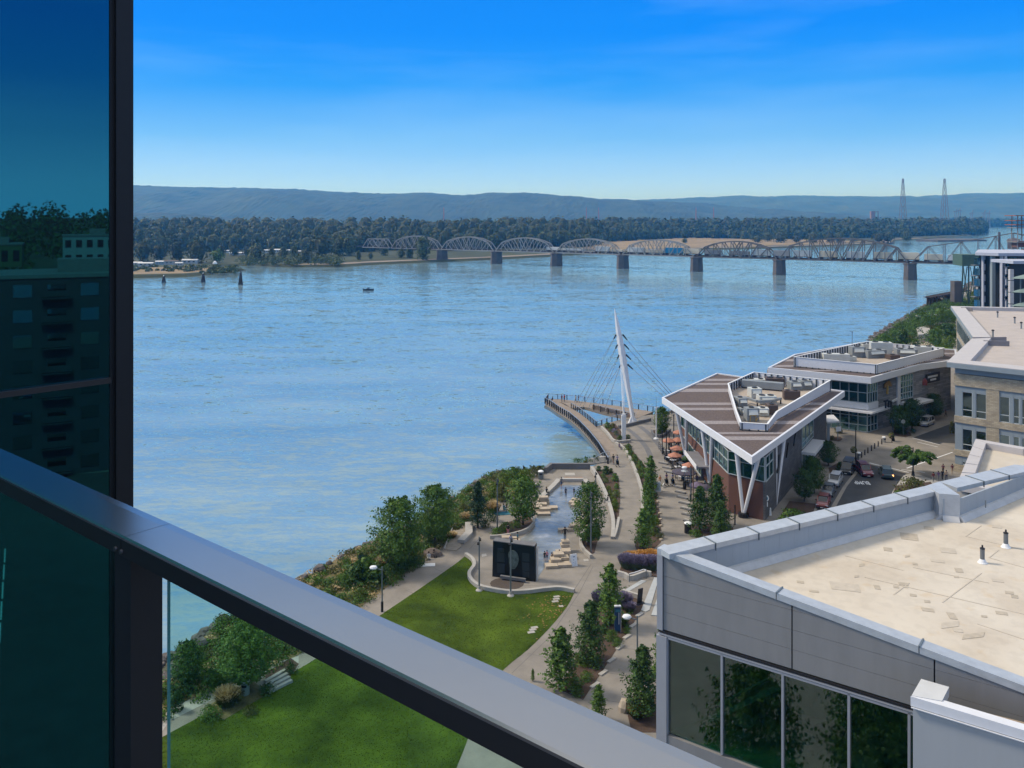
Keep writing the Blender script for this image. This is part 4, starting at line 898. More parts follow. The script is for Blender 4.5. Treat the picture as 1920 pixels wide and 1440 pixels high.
# ================================================================ roof machinery kit
M_hv = [pm('pale unit metal', (.50, .52, .50), .5, var=.1), pm('grey unit metal', (.22, .24, .25), .6, var=.1), pm('brown unit metal', (.09, .065, .055), .7, var=.1)]
def unit_box(c, w, d, h, rz, mi, label, group, fans=1, hood=True):
 t = Thing('roof_unit', label, 'roof unit', c, group, rz, local=True)
 b = MB(); b.box((0, 0, h / 2 + .12), (w, d, h)); t.part('housing', b, M_hv[mi]); b = MB(); b.box((0, 0, .06), (w * .9, d * .9, .12)); t.part('curb', b, M_conc2)
 for k in range(fans):
  b = MB(); b.lathe((w * (k - (fans - 1) / 2) * .5, 0, h + .12), [(min(w, d) * .25, 0), (min(w, d) * .27, .1), (min(w, d) * .2, .16)], 10); t.part('fan', b, M_black)
 if hood:
  b = MB(); b.add([(-w * .35, -d / 2, h * .95), (w * .35, -d / 2, h * .95), (w * .35, -d / 2 - .45, h * .6), (-w * .35, -d / 2 - .45, h * .6), (-w * .35, -d / 2, h * .5), (w * .35, -d / 2, h * .5)], [(0, 1, 2, 3), (3, 2, 5, 4), (0, 3, 4), (1, 2, 5)]); t.part('hood', b, M_hv[0])
 return t
def screen(th, top_pts, zroof, ztop, name='roof_screen', studs=(), m=M_whitem, thick=.14, foot=.25):
 """a metal screen round the roof machines; inner side shows posts"""
 n = len(top_pts)
 for i in range(n):
  a, c = Vector(top_pts[i][:2]), Vector(top_pts[(i + 1) % n][:2]); za, zc = ztop[i], ztop[(i + 1) % n]; d = (c - a).normalized(); cen = sum((Vector(p[:2]) for p in top_pts), Vector((0, 0))) / n; nn = Vector((-d.y, d.x)); 
  if nn.dot(cen - a) < 0: nn = -nn
  b = MB(); b.add([(a.x, a.y, zroof + foot), (c.x, c.y, zroof + foot), (c.x, c.y, zc), (a.x, a.y, za)] + [(a.x + nn.x * thick, a.y + nn.y * thick, zroof + foot), (c.x + nn.x * thick, c.y + nn.y * thick, zroof + foot), (c.x + nn.x * thick, c.y + nn.y * thick, zc), (a.x + nn.x * thick, a.y + nn.y * thick, za)],
      [(0, 1, 2, 3), (7, 6, 5, 4), (0, 4, 5, 1), (3, 2, 6, 7), (0, 3, 7, 4), (1, 5, 6, 2)])
  sc_ = th.part('screen_panel', b, m); L = (c - a).length; k = max(1, int(L / 1.25)); b = MB()
  for j in range(k + 1):
   p = a + d * (L * j / k) + nn * (thick + .12); z = za + (zc - za) * j / k
   b.box((p.x, p.y, (zroof + z) / 2), (.22, .22, z - zroof - .05), math.atan2(d.y, d.x))
  th.part('screen_post', b, pm('screen post', (.05, .065, .08), .6, var=.1), parent=sc_, kind='stuff')
  b = MB(); b.bar((a.x + nn.x * .05, a.y + nn.y * .05, za + .03), (c.x + nn.x * .05, c.y + nn.y * .05, zc + .03), .3, .08); th.part('screen_cap', b, M_white, parent=sc_)
def ring_wall_faces(poly, z0, z1): pass
# ================================================================ triangular glass and brick restaurant
RZ = 15.6
A_, B2, C_, D_ = P(1410, 857, RZ), P(1241, 745, RZ), P(1344, 699, RZ), P(1584, 733, RZ)
roofp = [p[:2] for p in (A_, B2, C_, D_)]
rest = Thing('glass_restaurant', 'wedge-shaped two storey glass and brown brick building with a pointed white-edged roof', 'building', P(1400, 970))
body = [P(1366, 961)[:2], P(1434, 976)[:2], P(1549, 832)[:2], (57.5, 168.5), (41, 172), P(1278, 843)[:2]]
bi = body
M_dstone = brickm('dark grey stone cladding', (.085, .085, .09), (.125, .125, .13), (.06, .06, .065), (.5, .86), 1.6, .4)
b = MB(); b.prism(bi, 5, 9.0); rest.part('wall', b, M_brick)
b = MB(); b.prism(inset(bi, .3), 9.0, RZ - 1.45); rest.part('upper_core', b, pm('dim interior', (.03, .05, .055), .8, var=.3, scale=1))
# brick band left + front that steps up to the sloping sill
f1, f2 = Vector(body[0]), Vector(body[1]); bk = Vector(body[5]); far_r = Vector(body[2])
def pane_wall(th, a, c, z0a, z0b, z1a, z1b, n, rows, glass, frame, off=.05, fw=.09, outn=None):
 """a glazed strip from plan point a to c; the sill may slope; every pane and frame bar is a part"""
 a, c = Vector(a), Vector(c); d = (c - a).normalized(); nn = Vector((d.y, -d.x)) if outn is None else outn
 o = a + nn * off; L = (c - a).length; root = None
 lerp = lambda p, q, t: p + (q - p) * t
 for k in range(n):
  for r_ in range(len(rows) - 1):
   t0, t1 = k / n, (k + 1) / n; p0, p1 = a + d * (L * t0 + fw / 2) + nn * off, a + d * (L * t1 - fw / 2) + nn * off
   zs = []
   for t in (t0, t1):
    lo, hi = lerp(z0a, z0b, t), lerp(z1a, z1b, t); zs.append((lerp(lo, hi, rows[r_]) + fw / 2, lerp(lo, hi, rows[r_ + 1]) - fw / 2))
   b = MB(); b.add([(p0.x, p0.y, zs[0][0]), (p1.x, p1.y, zs[1][0]), (p1.x, p1.y, zs[1][1]), (p0.x, p0.y, zs[0][1])] + [(p0.x - nn.x * .04, p0.y - nn.y * .04, zs[0][0]), (p1.x - nn.x * .04, p1.y - nn.y * .04, zs[1][0]), (p1.x - nn.x * .04, p1.y - nn.y * .04, zs[1][1]), (p0.x - nn.x * .04, p0.y - nn.y * .04, zs[0][1])],
       [(0, 1, 2, 3), (7, 6, 5, 4), (0, 4, 5, 1), (1, 5, 6, 2), (2, 6, 7, 3), (3, 7, 4, 0)])
   th.part('pane', b, glass)
 b = MB()
 for k in range(n + 1):
  t = k / n; p = a + d * L * t + nn * (off + .03); b.bar((p.x, p.y, lerp(z0a, z0b, t)), (p.x, p.y, lerp(z1a, z1b, t)), fw, fw * 1.6, up=(nn.x, nn.y, 0))
 for r_ in rows:
  p, q = a + nn * (off + .035), c + nn * (off + .035); b.bar((p.x, p.y, lerp(z0a, z1a, r_)), (q.x, q.y, lerp(z0b, z1b, r_)), fw * 1.5, fw)
 th.part('window_frame', b, frame)
M_fr = pm('pale window frame', (.42, .46, .47), .5, var=.04)
nL = (f1 - bk).normalized(); outL = Vector((-1, 0.02)).normalized()
b = MB()  # brick above the base: left side wedge and front
def slab(a, c, z0a, z0b, z1a, z1b, t, nn, m, nm, par=None, th=None):
 a, c = Vector(a), Vector(c); b = MB()
 b.add([(a.x, a.y, z0a), (c.x, c.y, z0b), (c.x, c.y, z1b), (a.x, a.y, z1a)] + [(a.x - nn.x * t, a.y - nn.y * t, z0a), (c.x - nn.x * t, c.y - nn.y * t, z0b), (c.x - nn.x * t, c.y - nn.y * t, z1b), (a.x - nn.x * t, a.y - nn.y * t, z1a)],
  [(0, 1, 2, 3), (7, 6, 5, 4), (0, 4, 5, 1), (1, 5, 6, 2), (2, 6, 7, 3), (3, 7, 4, 0)]); return (th or rest).part(nm, b, m, parent=par)
slab(bk, f1, 9.001, 9.001, 9.3, 10.55, .28, outL, M_brick, 'brick_wall')
outF = Vector(((f2 - f1).y, -(f2 - f1).x)).normalized(); slab(f1, f2, 9.001, 9.001, 10.55, 10.3, .28, outF, M_brick, 'brick_wall')
outR = Vector(((far_r - f2).y, -(far_r - f2).x)).normalized()
slab(f2 + outR * .06, far_r + outR * .06, 5.02, 5.02, RZ - 1.45, RZ - 1.45, .3, outR, M_dstone, 'stone_wall')
slab(bk - nL * .1, f1 + nL * .1, 9.3, 10.55, 9.55, 10.8, .2, outL * 1, M_conc2, 'sill'); 
pane_wall(rest, bk, f1, 9.5, 10.75, RZ - 1.6, RZ - 1.6, 13, (0, .55, 1), M_glassT, M_fr, .06, outn=outL)
pane_wall(rest, f1, f2, 10.75, 10.5, RZ - 1.6, RZ - 1.6, 3, (0, .62, 1), M_glassT, M_fr, .06, outn=outF)
rr0, rr1 = f2 + (far_r - f2) * .0, f2 + (far_r - f2) * .09
pane_wall(rest, rr0, rr1, 10.5, 10.6, RZ - 1.6, RZ - 1.6, 2, (0, .62, 1), M_glassT, M_fr, .12, outn=outR)
rr0, rr1 = f2 + (far_r - f2) * .52, f2 + (far_r - f2) * .72
pane_wall(rest, rr0, rr1, 9.4, 9.4, RZ - 2, RZ - 2, 3, (0, .2, 1), M_glassT, M_fr, .12, outn=outR)
b = MB(); m0, m1 = rr0 + outR * 1.1, rr1 + outR * 1.1; b.bar((m0.x, m0.y, 8.7), (m1.x, m1.y, 8.7), 2.2, .45, up=(0, 0, 1)); rest.part('entrance_awning', b, M_whitem)
pane_wall(rest, rr0, rr1, 5.1, 5.1, 8.4, 8.4, 4, (0, 1), M_glassT, M_fr, .12, outn=outR)
# dark slash marks of wall sculpture on the stone side
for f in (.14, .27, .38):
 p = f2.lerp(far_r, f) + outR * .22; b = MB(); b.bar((p.x, p.y, 9.2 + f * 6), (p.x + (far_r - f2).normalized().x * 1.3, p.y + (far_r - f2).normalized().y * 1.3, 12 + f * 3), .12, .35); rest.part('wall_ornament', b, M_black)
# lower terrace on the patio side: canopy and glazed store front
p0, p1 = bk + nL * 14, bk + nL * 23
pane_wall(rest, bk + nL * 1, bk + nL * 17, 5.1, 5.1, 8.0, 8.0, 8, (0, 1), M_glassT, M_fr, .1, outn=outL)
b = MB(); b.prism([p0 + outL * .1, p1 + outL * .1, p1 + outL * 2.2, p0 + outL * 2.2], 8.25, 8.5); rest.part('patio_canopy', b, pm('grey canopy', (.2, .2, .22), .6)); b = MB(); b.bar((*(p0 + outL * 2.3), 8.38), (*(p1 + outL * 2.3), 8.38), .15, .7); rest.part('canopy_edge', b, M_white)
# roof
b = MB(); b.prism(inset(roofp, .32), RZ - 1.2, RZ - .22); rest.part('roof', b, pm('brown roof gravel', (.105, .080, .074), .95, var=.35, scale=4, bump=.6, bscale=15))
for (ya, yb) in ((335, 350), (365, 378), (405, 428), (503, 520), (540, 557), (632, 655), (712, 725), (742, 768)):
 y0, y1 = P(1400, 620 + ya / 3.79, RZ).y, P(1400, 620 + yb / 3.79, RZ).y; pl = clip_y(inset(roofp, .36), y1, y0)
 if len(pl) > 2:
  b = MB(); b.prism(pl, RZ - .23, RZ - .19); rest.part('gravel_band', b, pm('pale roof gravel', (.25, .225, .23), .95, var=.3, scale=4, bump=.6, bscale=15))
for i in range(4):
 a, c = Vector(roofp[i]), Vector(roofp[(i + 1) % 4]); d = (c - a).normalized(); a2, c2 = inset(roofp, .34)[i], inset(roofp, .34)[(i + 1) % 4]; a3, c3 = inset(roofp, 1.1)[i], inset(roofp, 1.1)[(i + 1) % 4]
 b = MB(); vs = [(*a, RZ), (*c, RZ), (*c2, RZ), (*a2, RZ), (*a, RZ - 1.05), (*c, RZ - 1.05), (*c3, RZ - 1.5), (*a3, RZ - 1.5), (*a2, RZ - 1.0), (*c2, RZ - 1.0)]
 b.add(vs, [(0, 1, 2, 3), (0, 4, 5, 1), (4, 7, 6, 5), (3, 2, 9, 8), (7, 8, 9, 6)]); rest.part('fascia', b, M_whitem)
b = MB(); b.prism(inset(roofp, 1.0), RZ - 1.5, RZ - 1.25); rest.part('soffit', b, pm('soffit', (.40, .42, .43), .7, var=.05))
# leaning V columns
def vcol(foot, tops, r=.28, base=True):
 fz = P(*foot)
 for tp in tops:
  b = MB(); b.tube((fz.x, fz.y, 5.1), tp, r * .85, r * 1.15, 10); rest.part('column', b, M_whitem)
 if base: b = MB(); b.lathe((fz.x, fz.y, 5), [(.75, 0), (.75, .6), (.5, .65)], 10); rest.part('column_base', b, M_black)
edgeL = lambda f, dn=1.2, ins=.9: (Vector(inset(roofp, ins)[1]) * f + Vector(inset(roofp, ins)[0]) * (1 - f)).to_tuple() + (RZ - dn,)
edgeR = lambda f, dn=1.2, ins=.9: (Vector(inset(roofp, ins)[3]) * f + Vector(inset(roofp, ins)[0]) * (1 - f)).to_tuple() + (RZ - dn,)
vcol((1394, 969), [edgeL(.14), edgeR(.07)]); vcol((1454, 948), [edgeR(.22), edgeR(.31)], base=False); vcol((1331, 914), [edgeL(.52), edgeL(.40)]); vcol((1287, 865), [edgeL(.86), edgeL(.72)])
# screen and machines
tp = zt([(200, 235), (585, 62), (1738, 185), (940, 655), (795, 845), (385, 820), (315, 640)])
scr = [P(x, y + h, RZ) for (x, y), h in zip(tp, (15, 14, 19.5, 15, 12, 12, 13))]
zt_ = [WY(x, y, q.y).z for (x, y), q in zip(tp, scr)]
screen(rest, scr, RZ - .2, zt_)
b = MB(); b.prism(inset([p[:2] for p in scr], .3), RZ - .22, RZ - .12); rest.part('machine_floor', b, pm('roof membrane tan', (.36, .31, .26), .9, var=.15, scale=1))
for (x, y, w, d, h, rz, mi, lab) in [(550, 790, 2.0, 1.6, 2.0, .1, 1, 'tall grey green roof machine at the front of the wedge roof screen'), (430, 700, 1.4, 1.3, 1.0, .2, 1, 'low grey roof machine in the left front corner of the screen'), (720, 715, 1.8, 1.5, 1.2, -.1, 0, 'pale boxy roof machine at the front centre of the screen'),
         (855, 690, 1.6, 1.8, 1.5, 0, 2, 'black roof machine in the narrow front of the screen'), (775, 530, 3.0, 2.2, 1.3, 0, 0, 'smooth pale blue roof box in the middle of the screen'), (600, 440, 2.0, 2.0, 1.6, .1, 0, 'white louvred roof machine left of the middle'), (900, 270, 3.4, 2.4, 1.5, -.2, 2, 'brown roof machine near the back of the wedge roof screen'),
         (620, 240, 3.6, 1.8, .9, -.15, 0, 'long low roof machine in the back left corner'), (1200, 320, 2.2, 2.0, 1.4, .1, 1, 'grey roof machine with cowls by the back panels'), (1350, 310, 2.0, 2.0, 1.5, .2, 1, 'grey roof machine with hoods at the right back'), (1150, 470, 2.8, 1.6, 1.5, -.1, 2, 'dark brown roof machine beside the kinked screen'), (380, 560, 1.6, 2.4, 1.3, .2, 1, 'grey roof machine against the left screen')]:
 q = P(*zt([(x, y)])[0], RZ - .12); unit_box(q, w, d, h, rz, mi, lab, 'machines on the wedge roof', 2 if w > 2.5 else 1, mi != 2)
for pts_, w_, lab in ((((415, 290), (1030, 345)), 1.5, 'long grey duct crossing the back of the screen'), (((450, 520), (640, 580), (850, 570), (990, 535)), .5, 'curved grey duct sweeping round the pale box')):
 L = [P(*q, RZ - .1) for q in zt(list(pts_))]; b = MB()
 for a, c in zip(L, L[1:]): b.bar((a.x, a.y, RZ + .8), (c.x, c.y, RZ + .8), w_, w_ * .8)
 t = Thing('air_duct', lab, 'duct', L[0]); t.part('duct', b, M_hv[1]); b = MB()
 for a in L: b.box((a.x, a.y, RZ + .15), (.2, .2, .7))
 t.part('support', b, M_black)
t = Thing('roof_ladder_rail', 'small yellow safety rail at the front of the screened roof', 'rail', P(*zt([(610, 800)])[0], RZ - .1)); q = P(*zt([(610, 800)])[0], RZ); b = MB()
for k in (0, .9): b.bar((q.x - .8 + k, q.y, RZ), (q.x - .8 + k, q.y, RZ + .9), .07, .07)
t.part('post', b, pm('yellow paint', (.6, .38, .05), .6)); b = MB(); b.bar((q.x - .8, q.y, RZ + .9), (q.x + .1, q.y, RZ + .9), .07, .07); b.bar((q.x + .1, q.y, RZ + .1), (q.x + .9, q.y + .5, RZ + .9), .07, .07); t.part('handrail', b, MATS['yellow paint'])
# round hanging sign and doorway board on the front corner
q = WY(1435, 934, 122.0); t = Thing('hanging_sign', 'round white and blue sign on the corner of the brick front', 'sign', q); b = MB(); b.tube((q.x, q.y - .1, q.z), (q.x, q.y + .02, q.z), .5, n=20); t.part('disc', b, M_white)
b = MB(); b.tube((q.x, q.y - .14, q.z), (q.x, q.y - .1, q.z), .33, n=20); t.part('emblem', b, pm('teal print', (.05, .17, .25), .6)); b = MB(); b.box((q.x + .1, q.y, q.z - .9), (.5, .1, .6)); t.part('lower_board', b, M_white); b = MB(); b.bar((q.x + .3, q.y + .1, q.z), (36.4, 122.9, q.z), .1, .1); t.part('bracket', b, M_black)
# ================================================================ grey stone building behind
R2 = 16.6
poly2 = [P(1439.6, 688.9, R2), P(1633, 707.8, R2), P(1726.7, 683, R2), P(1795, 674.5, R2), P(1793, 655, R2), P(1611, 642, R2), P(1489, 664, R2)]
rf2 = [p[:2] for p in poly2]; hall = Thing('stone_restaurant', 'pale grey stone two storey building with green glass corner and screened roof machines', 'building', P(1626, 812))
M_stone = brickm('grey stone cladding', (.17, .175, .19), (.34, .345, .36), (.12, .12, .13), (.8, .6), 2.6, .38)
cn_ = Vector(P(1626, 811)[:2]); dL = (Vector(rf2[0]) - Vector(rf2[1])).normalized(); dR = Vector((26, 19.5)).normalized()
eL = cn_ + dL * 19; eR = cn_ + dR * 34
body2 = [cn_, eR, (104, 206), (89, 216), (68, 198), eL]
b = MB(); b.prism(inset(body2, .35), 5, R2 - 1.1); hall.part('core', b, MATS['dim interior'])
oL = Vector((dL.y, -dL.x)); oL = oL if oL.y < 0 else -oL; oR = Vector((dR.y, -dR.x)); oR = oR if oR.y < 0 else -oR
sc0 = cn_ + dR * 3.6
slab(sc0, eR, 5.02, 5.02, R2 - 1.12, R2 - 1.12, .35, oR, M_stone, 'stone_wall', th=hall)
pane_wall(hall, cn_, eL, 5.1, 5.1, 9.0, 9.0, 11, (0, .33, .78, 1), M_glassT, M_fr, .0, fw=.12, outn=oL); pane_wall(hall, cn_, eL, 10.9, 10.9, 14.9, 14.9, 11, (0, .5, .95, 1), M_glassT, M_fr, .0, fw=.12, outn=oL)
pane_wall(hall, cn_, sc0, 5.1, 5.1, 9.0, 9.0, 3, (0, .33, .78, 1), M_glassT, M_fr, .0, fw=.12, outn=oR); pane_wall(hall, cn_, sc0, 10.9, 10.9, 14.9, 14.9, 4, (0, .5, .95, 1), M_glassT, M_fr, .0, fw=.12, outn=oR)
b = MB(); b.prism([cn_ + oL * .3 + oR * .3, cn_ + dL * 20 + oL * .3, cn_ + dL * 20 - oL * .5, cn_ - oL * .5 - oR * .5, sc0 - oR * .5, sc0 + oR * .3], 9.6, 10.85); hall.part('spandrel', b, M_whitem)
b = MB(); b.prism([cn_ + oL * 1.4 + oR * 1.4, cn_ + dL * 20 + oL * 1.4, cn_ + dL * 20 + oL * .1, cn_ + oL * .1 + oR * .1, sc0 + dR * 2.6 + oR * .1, sc0 + dR * 2.6 + oR * 1.4], 9.15, 9.5); hall.part('canopy', b, M_whitem)
b = MB(); b.prism([cn_ + oL * .3 + oR * .3, cn_ + dL * 20 + oL * .3, cn_ + dL * 20 - oL * .5, cn_ - oL * .5 - oR * .5, sc0 - oR * .5, sc0 + oR * .3], 14.95, 15.6); hall.part('head_panel', b, pm('cream panel', (.42, .40, .36), .7, var=.05))
w0, w1 = cn_ + dR * 12.3, cn_ + dR * 17.3
b = MB(); m0 = (w0 + w1) / 2 + oR * .05; b.bar((*(w0 - dR * 1.2 + oR * .1), 10.5), (*(w0 - dR * .1 + oR * .1), 10.5), .3, 10.5); hall.part('white_pilaster', b, M_whitem)
pane_wall(hall, w0, w1, 10.0, 10.0, 15.0, 15.0, 5, (0, .25, .5, .75, 1), M_glassT, M_fr, .1, fw=.12, outn=oR)
b = MB(); q0, q1 = w0 + oR * 1.6, w1 + dR * 3 + oR * 1.6; b.bar((*q0, 9.3), (*q1, 9.3), 3.0, .45); hall.part('awning', b, M_whitem)
pane_wall(hall, w0, w1, 5.1, 5.1, 8.9, 8.9, 5, (0, .75, 1), M_glassT, M_fr, .1, fw=.12, outn=oR)
# lettering and emblems on the stone wall
q = cn_ + dR * 25.5 + oR * .3; t = Thing('shop_sign', 'black oblong sign with white lettering on the stone wall', 'sign', (*q, 13.2)); b = MB(); b.bar((*(q - dR * 2.9), 13.2), (*(q + dR * 2.9), 13.2), .16, 2.0, up=(0, 0, 1)); t.part('board', b, M_black)
angR = math.atan2(dR.y, dR.x)
for s_, z in (('RESTAURANT', 13.55), ('TERRACE', 12.75)): pass
for (za, wa) in ((13.5, 4.6), (12.8, 2.6)):
 for k in range(int(wa / .42)):
  p = q + dR * (k * .42 - wa / 2 + .2) + oR * .1; b = MB(); b.box((p.x, p.y, za), (.28, .05, .4), angR); b.box((p.x + dR.x * .06, p.y + dR.y * .06, za + .1), (.12, .08, .12), angR); t.part('letter', b, M_white)
p = q - dR * 3.5; b = MB(); b.lathe((p.x, p.y, 11.9), [(.5, 0), (.6, .8), (.2, 1.5)], 8, 1, .3); t.part('emblem', b, pm('red emblem', (.25, .06, .05), .6))
q = cn_ + dR * 6.9 + oR * .35; t = Thing('mushroom_sign', 'gold mushroom-shaped emblem fixed high on the stone wall', 'sign', (*q, 13)); b = MB(); b.bar((*q, 11.9), (*q, 14.2), .3, .35, up=(oR.x, oR.y, 0)); t.part('stem', b, pm('gold paint', (.50, .33, .08), .5))
b = MB(); pts = [q + dR * x for x in (-1.5, -1.1, -.4, .4, 1.1, 1.5)]; zz = (13.4, 14.1, 14.6, 14.6, 14.1, 13.4); b.add([(*p, z) for p, z in zip(pts, zz)] + [(*(q + dR * x), z) for x, z in ((1.1, 13.3), (0, 13.75), (-1.1, 13.3))] + [(*(p + oR * .2), z) for p, z in zip(pts, zz)] + [(*(q + dR * x + oR * .2), z) for x, z in ((1.1, 13.3), (0, 13.75), (-1.1, 13.3))], [tuple(range(9)), tuple(range(9, 18))[::-1]] + [(i, (i + 1) % 9, (i + 1) % 9 + 9, i + 9) for i in range(9)]); t.part('cap', b, pm('dark gold paint', (.26, .15, .04), .6))
q = cn_ + dR * 6.4 + oR * 1.5; t = Thing('monogram_sign', 'dark angular letter sign with a white bar standing on the canopy', 'sign', (*q, 9.5)); b = MB()
for (xa, za, xb, zb) in ((-2.2, 9.6, -2.2, 11.0), (-2.8, 11.0, -1.4, 11.1), (-1.2, 9.6, -1.0, 11.0), (-1.2, 10.9, .2, 10.4), (-.2, 9.5, -.2, 10.7)): b.bar((*(q + dR * xa), za), (*(q + dR * xb), zb), .25, .28)
t.part('letter', b, M_black); b = MB(); b.bar((*(q + dR * .3), 10.6), (*(q + dR * 2.4), 10.9), .2, .4); t.part('white_bar', b, M_white)
# its roof
b = MB(); b.prism(inset(rf2, .4), R2 - 1.0, R2 - .22); hall.part('roof', b, MATS['brown roof gravel'])
for k, (ya, yb) in enumerate(((672, 676), (683, 686.5), (692, 694), (660, 663))):
 pl = clip_y(inset(rf2, .45), P(1500, yb, R2).y, P(1500, ya, R2).y)
 if len(pl) > 2: b = MB(); b.prism(pl, RZ + .78, R2 - .17); hall.part('gravel_band', b, MATS['pale roof gravel'])
for i in range(len(rf2)):
 j = (i + 1) % len(rf2); a, c = Vector(rf2[i]), Vector(rf2[j]); a2, c2 = inset(rf2, .4)[i], inset(rf2, .4)[j]; b = MB()
 b.add([(*a, R2), (*c, R2), (*c2, R2), (*a2, R2), (*a, R2 - 1.25), (*c, R2 - 1.25), (*c2, R2 - 1.25), (*a2, R2 - 1.25)], [(0, 1, 2, 3), (0, 4, 5, 1), (4, 7, 6, 5), (3, 2, 6, 7)]); hall.part('fascia', b, M_whitem)
tp2 = z7([(308, 312), (1010, 377), (1578, 237), (1440, 226), (930, 183), (850, 196)]); hp = (17, 17, 15, 12, 12, 12)
sc2 = [P(x, y + h, R2) for (x, y), h in zip(tp2, hp)]; screen(hall, sc2, R2 - .2, [WY(x, y, q.y).z for (x, y), q in zip(tp2, sc2)])
b = MB(); b.prism(inset([p[:2] for p in sc2], .3), R2 - .22, R2 - .12); hall.part('machine_floor', b, MATS['roof membrane tan'])
for (x, y, w, d, h, rz, mi, lab) in [(660, 350, 5.5, 2, 1.6, -.1, 0, 'long white roof box at the left of the stone building screen'), (840, 310, 3, 2.4, 2.2, 0, 1, 'grey roof machine beside the long white box'), (1040, 285, 4.6, 2.6, 2.6, -.2, 0, 'white roof box at the back of the stone building screen'), (985, 315, 5, 2.2, 1.6, .3, 1, 'dark slanted roof machine in the centre of the stone building roof'),
         (1250, 305, 4.5, 2.5, 1.6, -.1, 1, 'grey roof machine at the right of the stone building roof'), (1140, 330, 2.4, 2, .9, .2, 2, 'low brown roof machine in front of the right grey one'), (1400, 285, 5, 2.4, 1.6, -.1, 0, 'white roof machine in the far right of the stone building screen'), (790, 345, 1.8, 1.4, .9, .3, 0, 'small silver roof fan before the grey machine'), (900, 255, 1.6, 1.4, 1.4, .3, 0, 'small white roof fan near the back screen')]:
 q = P(*z7([(x, y)])[0], R2 - .12); unit_box(q, w, d, h, rz, mi, lab, 'machines on the stone building roof', 2 if w > 3 else 1, mi == 1)
q = P(*z7([(800, 215)])[0], R2 - .1); t = Thing('roof_light_post', 'slim light post rising behind the stone building roof screen', 'post', q); b = MB(); b.tube((q.x, q.y, q.z), (q.x, q.y, q.z + 3.6), .08); t.part('post', b, M_gmetal); b = MB(); b.bar((q.x - .8, q.y, q.z + 3.6), (q.x + .2, q.y, q.z + 3.2), .1, .1); t.part('lamp_arm', b, M_gmetal)
# ================================================================ cream brick building on the right
CR = 23.7
cc = Vector(P(1787, 902)[:2]); cd = Vector((1.09, -1)).normalized(); co = Vector((-cd.y, cd.x)); co = co if co.y < 0 else -co
roof3 = [P(1775.5, 677, CR)[:2], P(1825, 631, CR)[:2], P(1783, 573, CR)[:2], P(1960, 576.5, CR)[:2], (190, 225), (150, 95), tuple(P(1775.5, 677, CR).xy + cd * 40)]
roof3 = [Vector(q[:2]) for q in roof3]
cream = Thing('cream_office', 'cream brick office building with grey metal bays and a flat pale roof', 'building', (*cc, 5))
M_cream = brickm('cream brick', (.50, .43, .31), (.36, .30, .215), (.30, .26, .20), (.737, -.676), .62, .24)
M_gpan = pm('blue grey metal panel', (.24, .285, .315), .55, var=.05, scale=1)
ins3 = inset(roof3, 1.3); ins3 = [Vector(p) for p in ins3]
b = MB(); b.prism(inset(roof3, 1.8), 5, CR - 1.2); cream.part('core', b, MATS['dim interior'])
c0 = ins3[0]; L3 = 36; f_ = lambda x, o=0: c0 + cd * x + co * o
zz_ = lambda py, x: WY(960, py, f_(x).y).z
# levels measured at the corner, in metres
def zc(py): return CH - (py - HZ) * c0.y / FPX
lv = {k: zc(v) for k, v in dict(fas=690, pan=699, br1=722, win1=779, br2=791, win2=842, br3=853).items()}
def strip3(x0, x1, z0, z1, m, nm, o=0, t=.4): 
 b = MB(); a, c = f_(x0, o - t / 2), f_(x1, o - t / 2); b.bar((*a, (z0 + z1) / 2), (*c, (z0 + z1) / 2), t, z1 - z0); return cream.part(nm, b, m)
strip3(-.2, L3, lv['pan'] + .0, CR - 1.05, M_gpan, 'metal_frieze', .12)
strip3(-.3, L3, lv['br1'], lv['pan'] - .08, M_cream, 'brick_band', .30, .5)
strip3(-.3, L3, lv['br2'], lv['win1'], M_cream, 'brick_band', .30, .5); strip3(-.3, L3, lv['br3'], lv['win2'], M_cream, 'brick_band', .30, .5)
strip3(-.3, L3, 5, 6.2, M_cream, 'brick_band', .30, .5)
wins = [((0.9, 2.5), (2.95, 4.6)), ((6.5, 8.0), (8.5, 9.4), (9.7, 11.6)), ((13.0, 14.8), (15.2, 17.0)), ((19.4, 21), (21.4, 23), (23.4, 25))]
for (za, zb) in ((lv['win1'], lv['br1'] - .02), (lv['win2'], lv['br2'] - .02), (6.25, lv['br3'] - .02)):
 xprev = -.2
 for gi, g in enumerate(wins):
  for wi, (xa, xb) in enumerate(g):
   strip3(xprev, xa, za, zb, M_cream if (wi == 0 and gi > 0) else M_gpan, 'pier_panel', .25 if (wi == 0 and gi > 0) else .12); xprev = xb
   t_ = .72 if zb - za > 4 else .7; h0 = zb - .9; top_ = strip3(xa, xb, h0, zb, M_gpan, 'head_panel', .1, .3)
   zm = za + (h0 - za) * .28
   w_ = None; b = MB()
   for (q0, q1) in ((za, za + .12), (zm - .05, zm + .05), (h0 - .1, h0)): b.bar((*f_(xa, 0), (q0 + q1) / 2), (*f_(xb, 0), (q0 + q1) / 2), .14, q1 - q0)
   for x_ in (xa + .05, xb - .05): b.bar((*f_(x_, 0), za), (*f_(x_, 0), h0), .1, .14, up=(co.x, co.y, 0))
   w_ = cream.part('window', b, M_fr)
   for (q0, q1) in ((za + .12, zm - .05), (zm + .05, h0 - .1)):
    b = MB(); b.bar((*f_(xa + .1, -.08), (q0 + q1) / 2), (*f_(xb - .1, -.08), (q0 + q1) / 2), .04, q1 - q0); cream.part('pane', b, M_glassD, parent=w_)
 strip3(xprev, L3, za, zb, M_cream, 'pier_panel', .25)
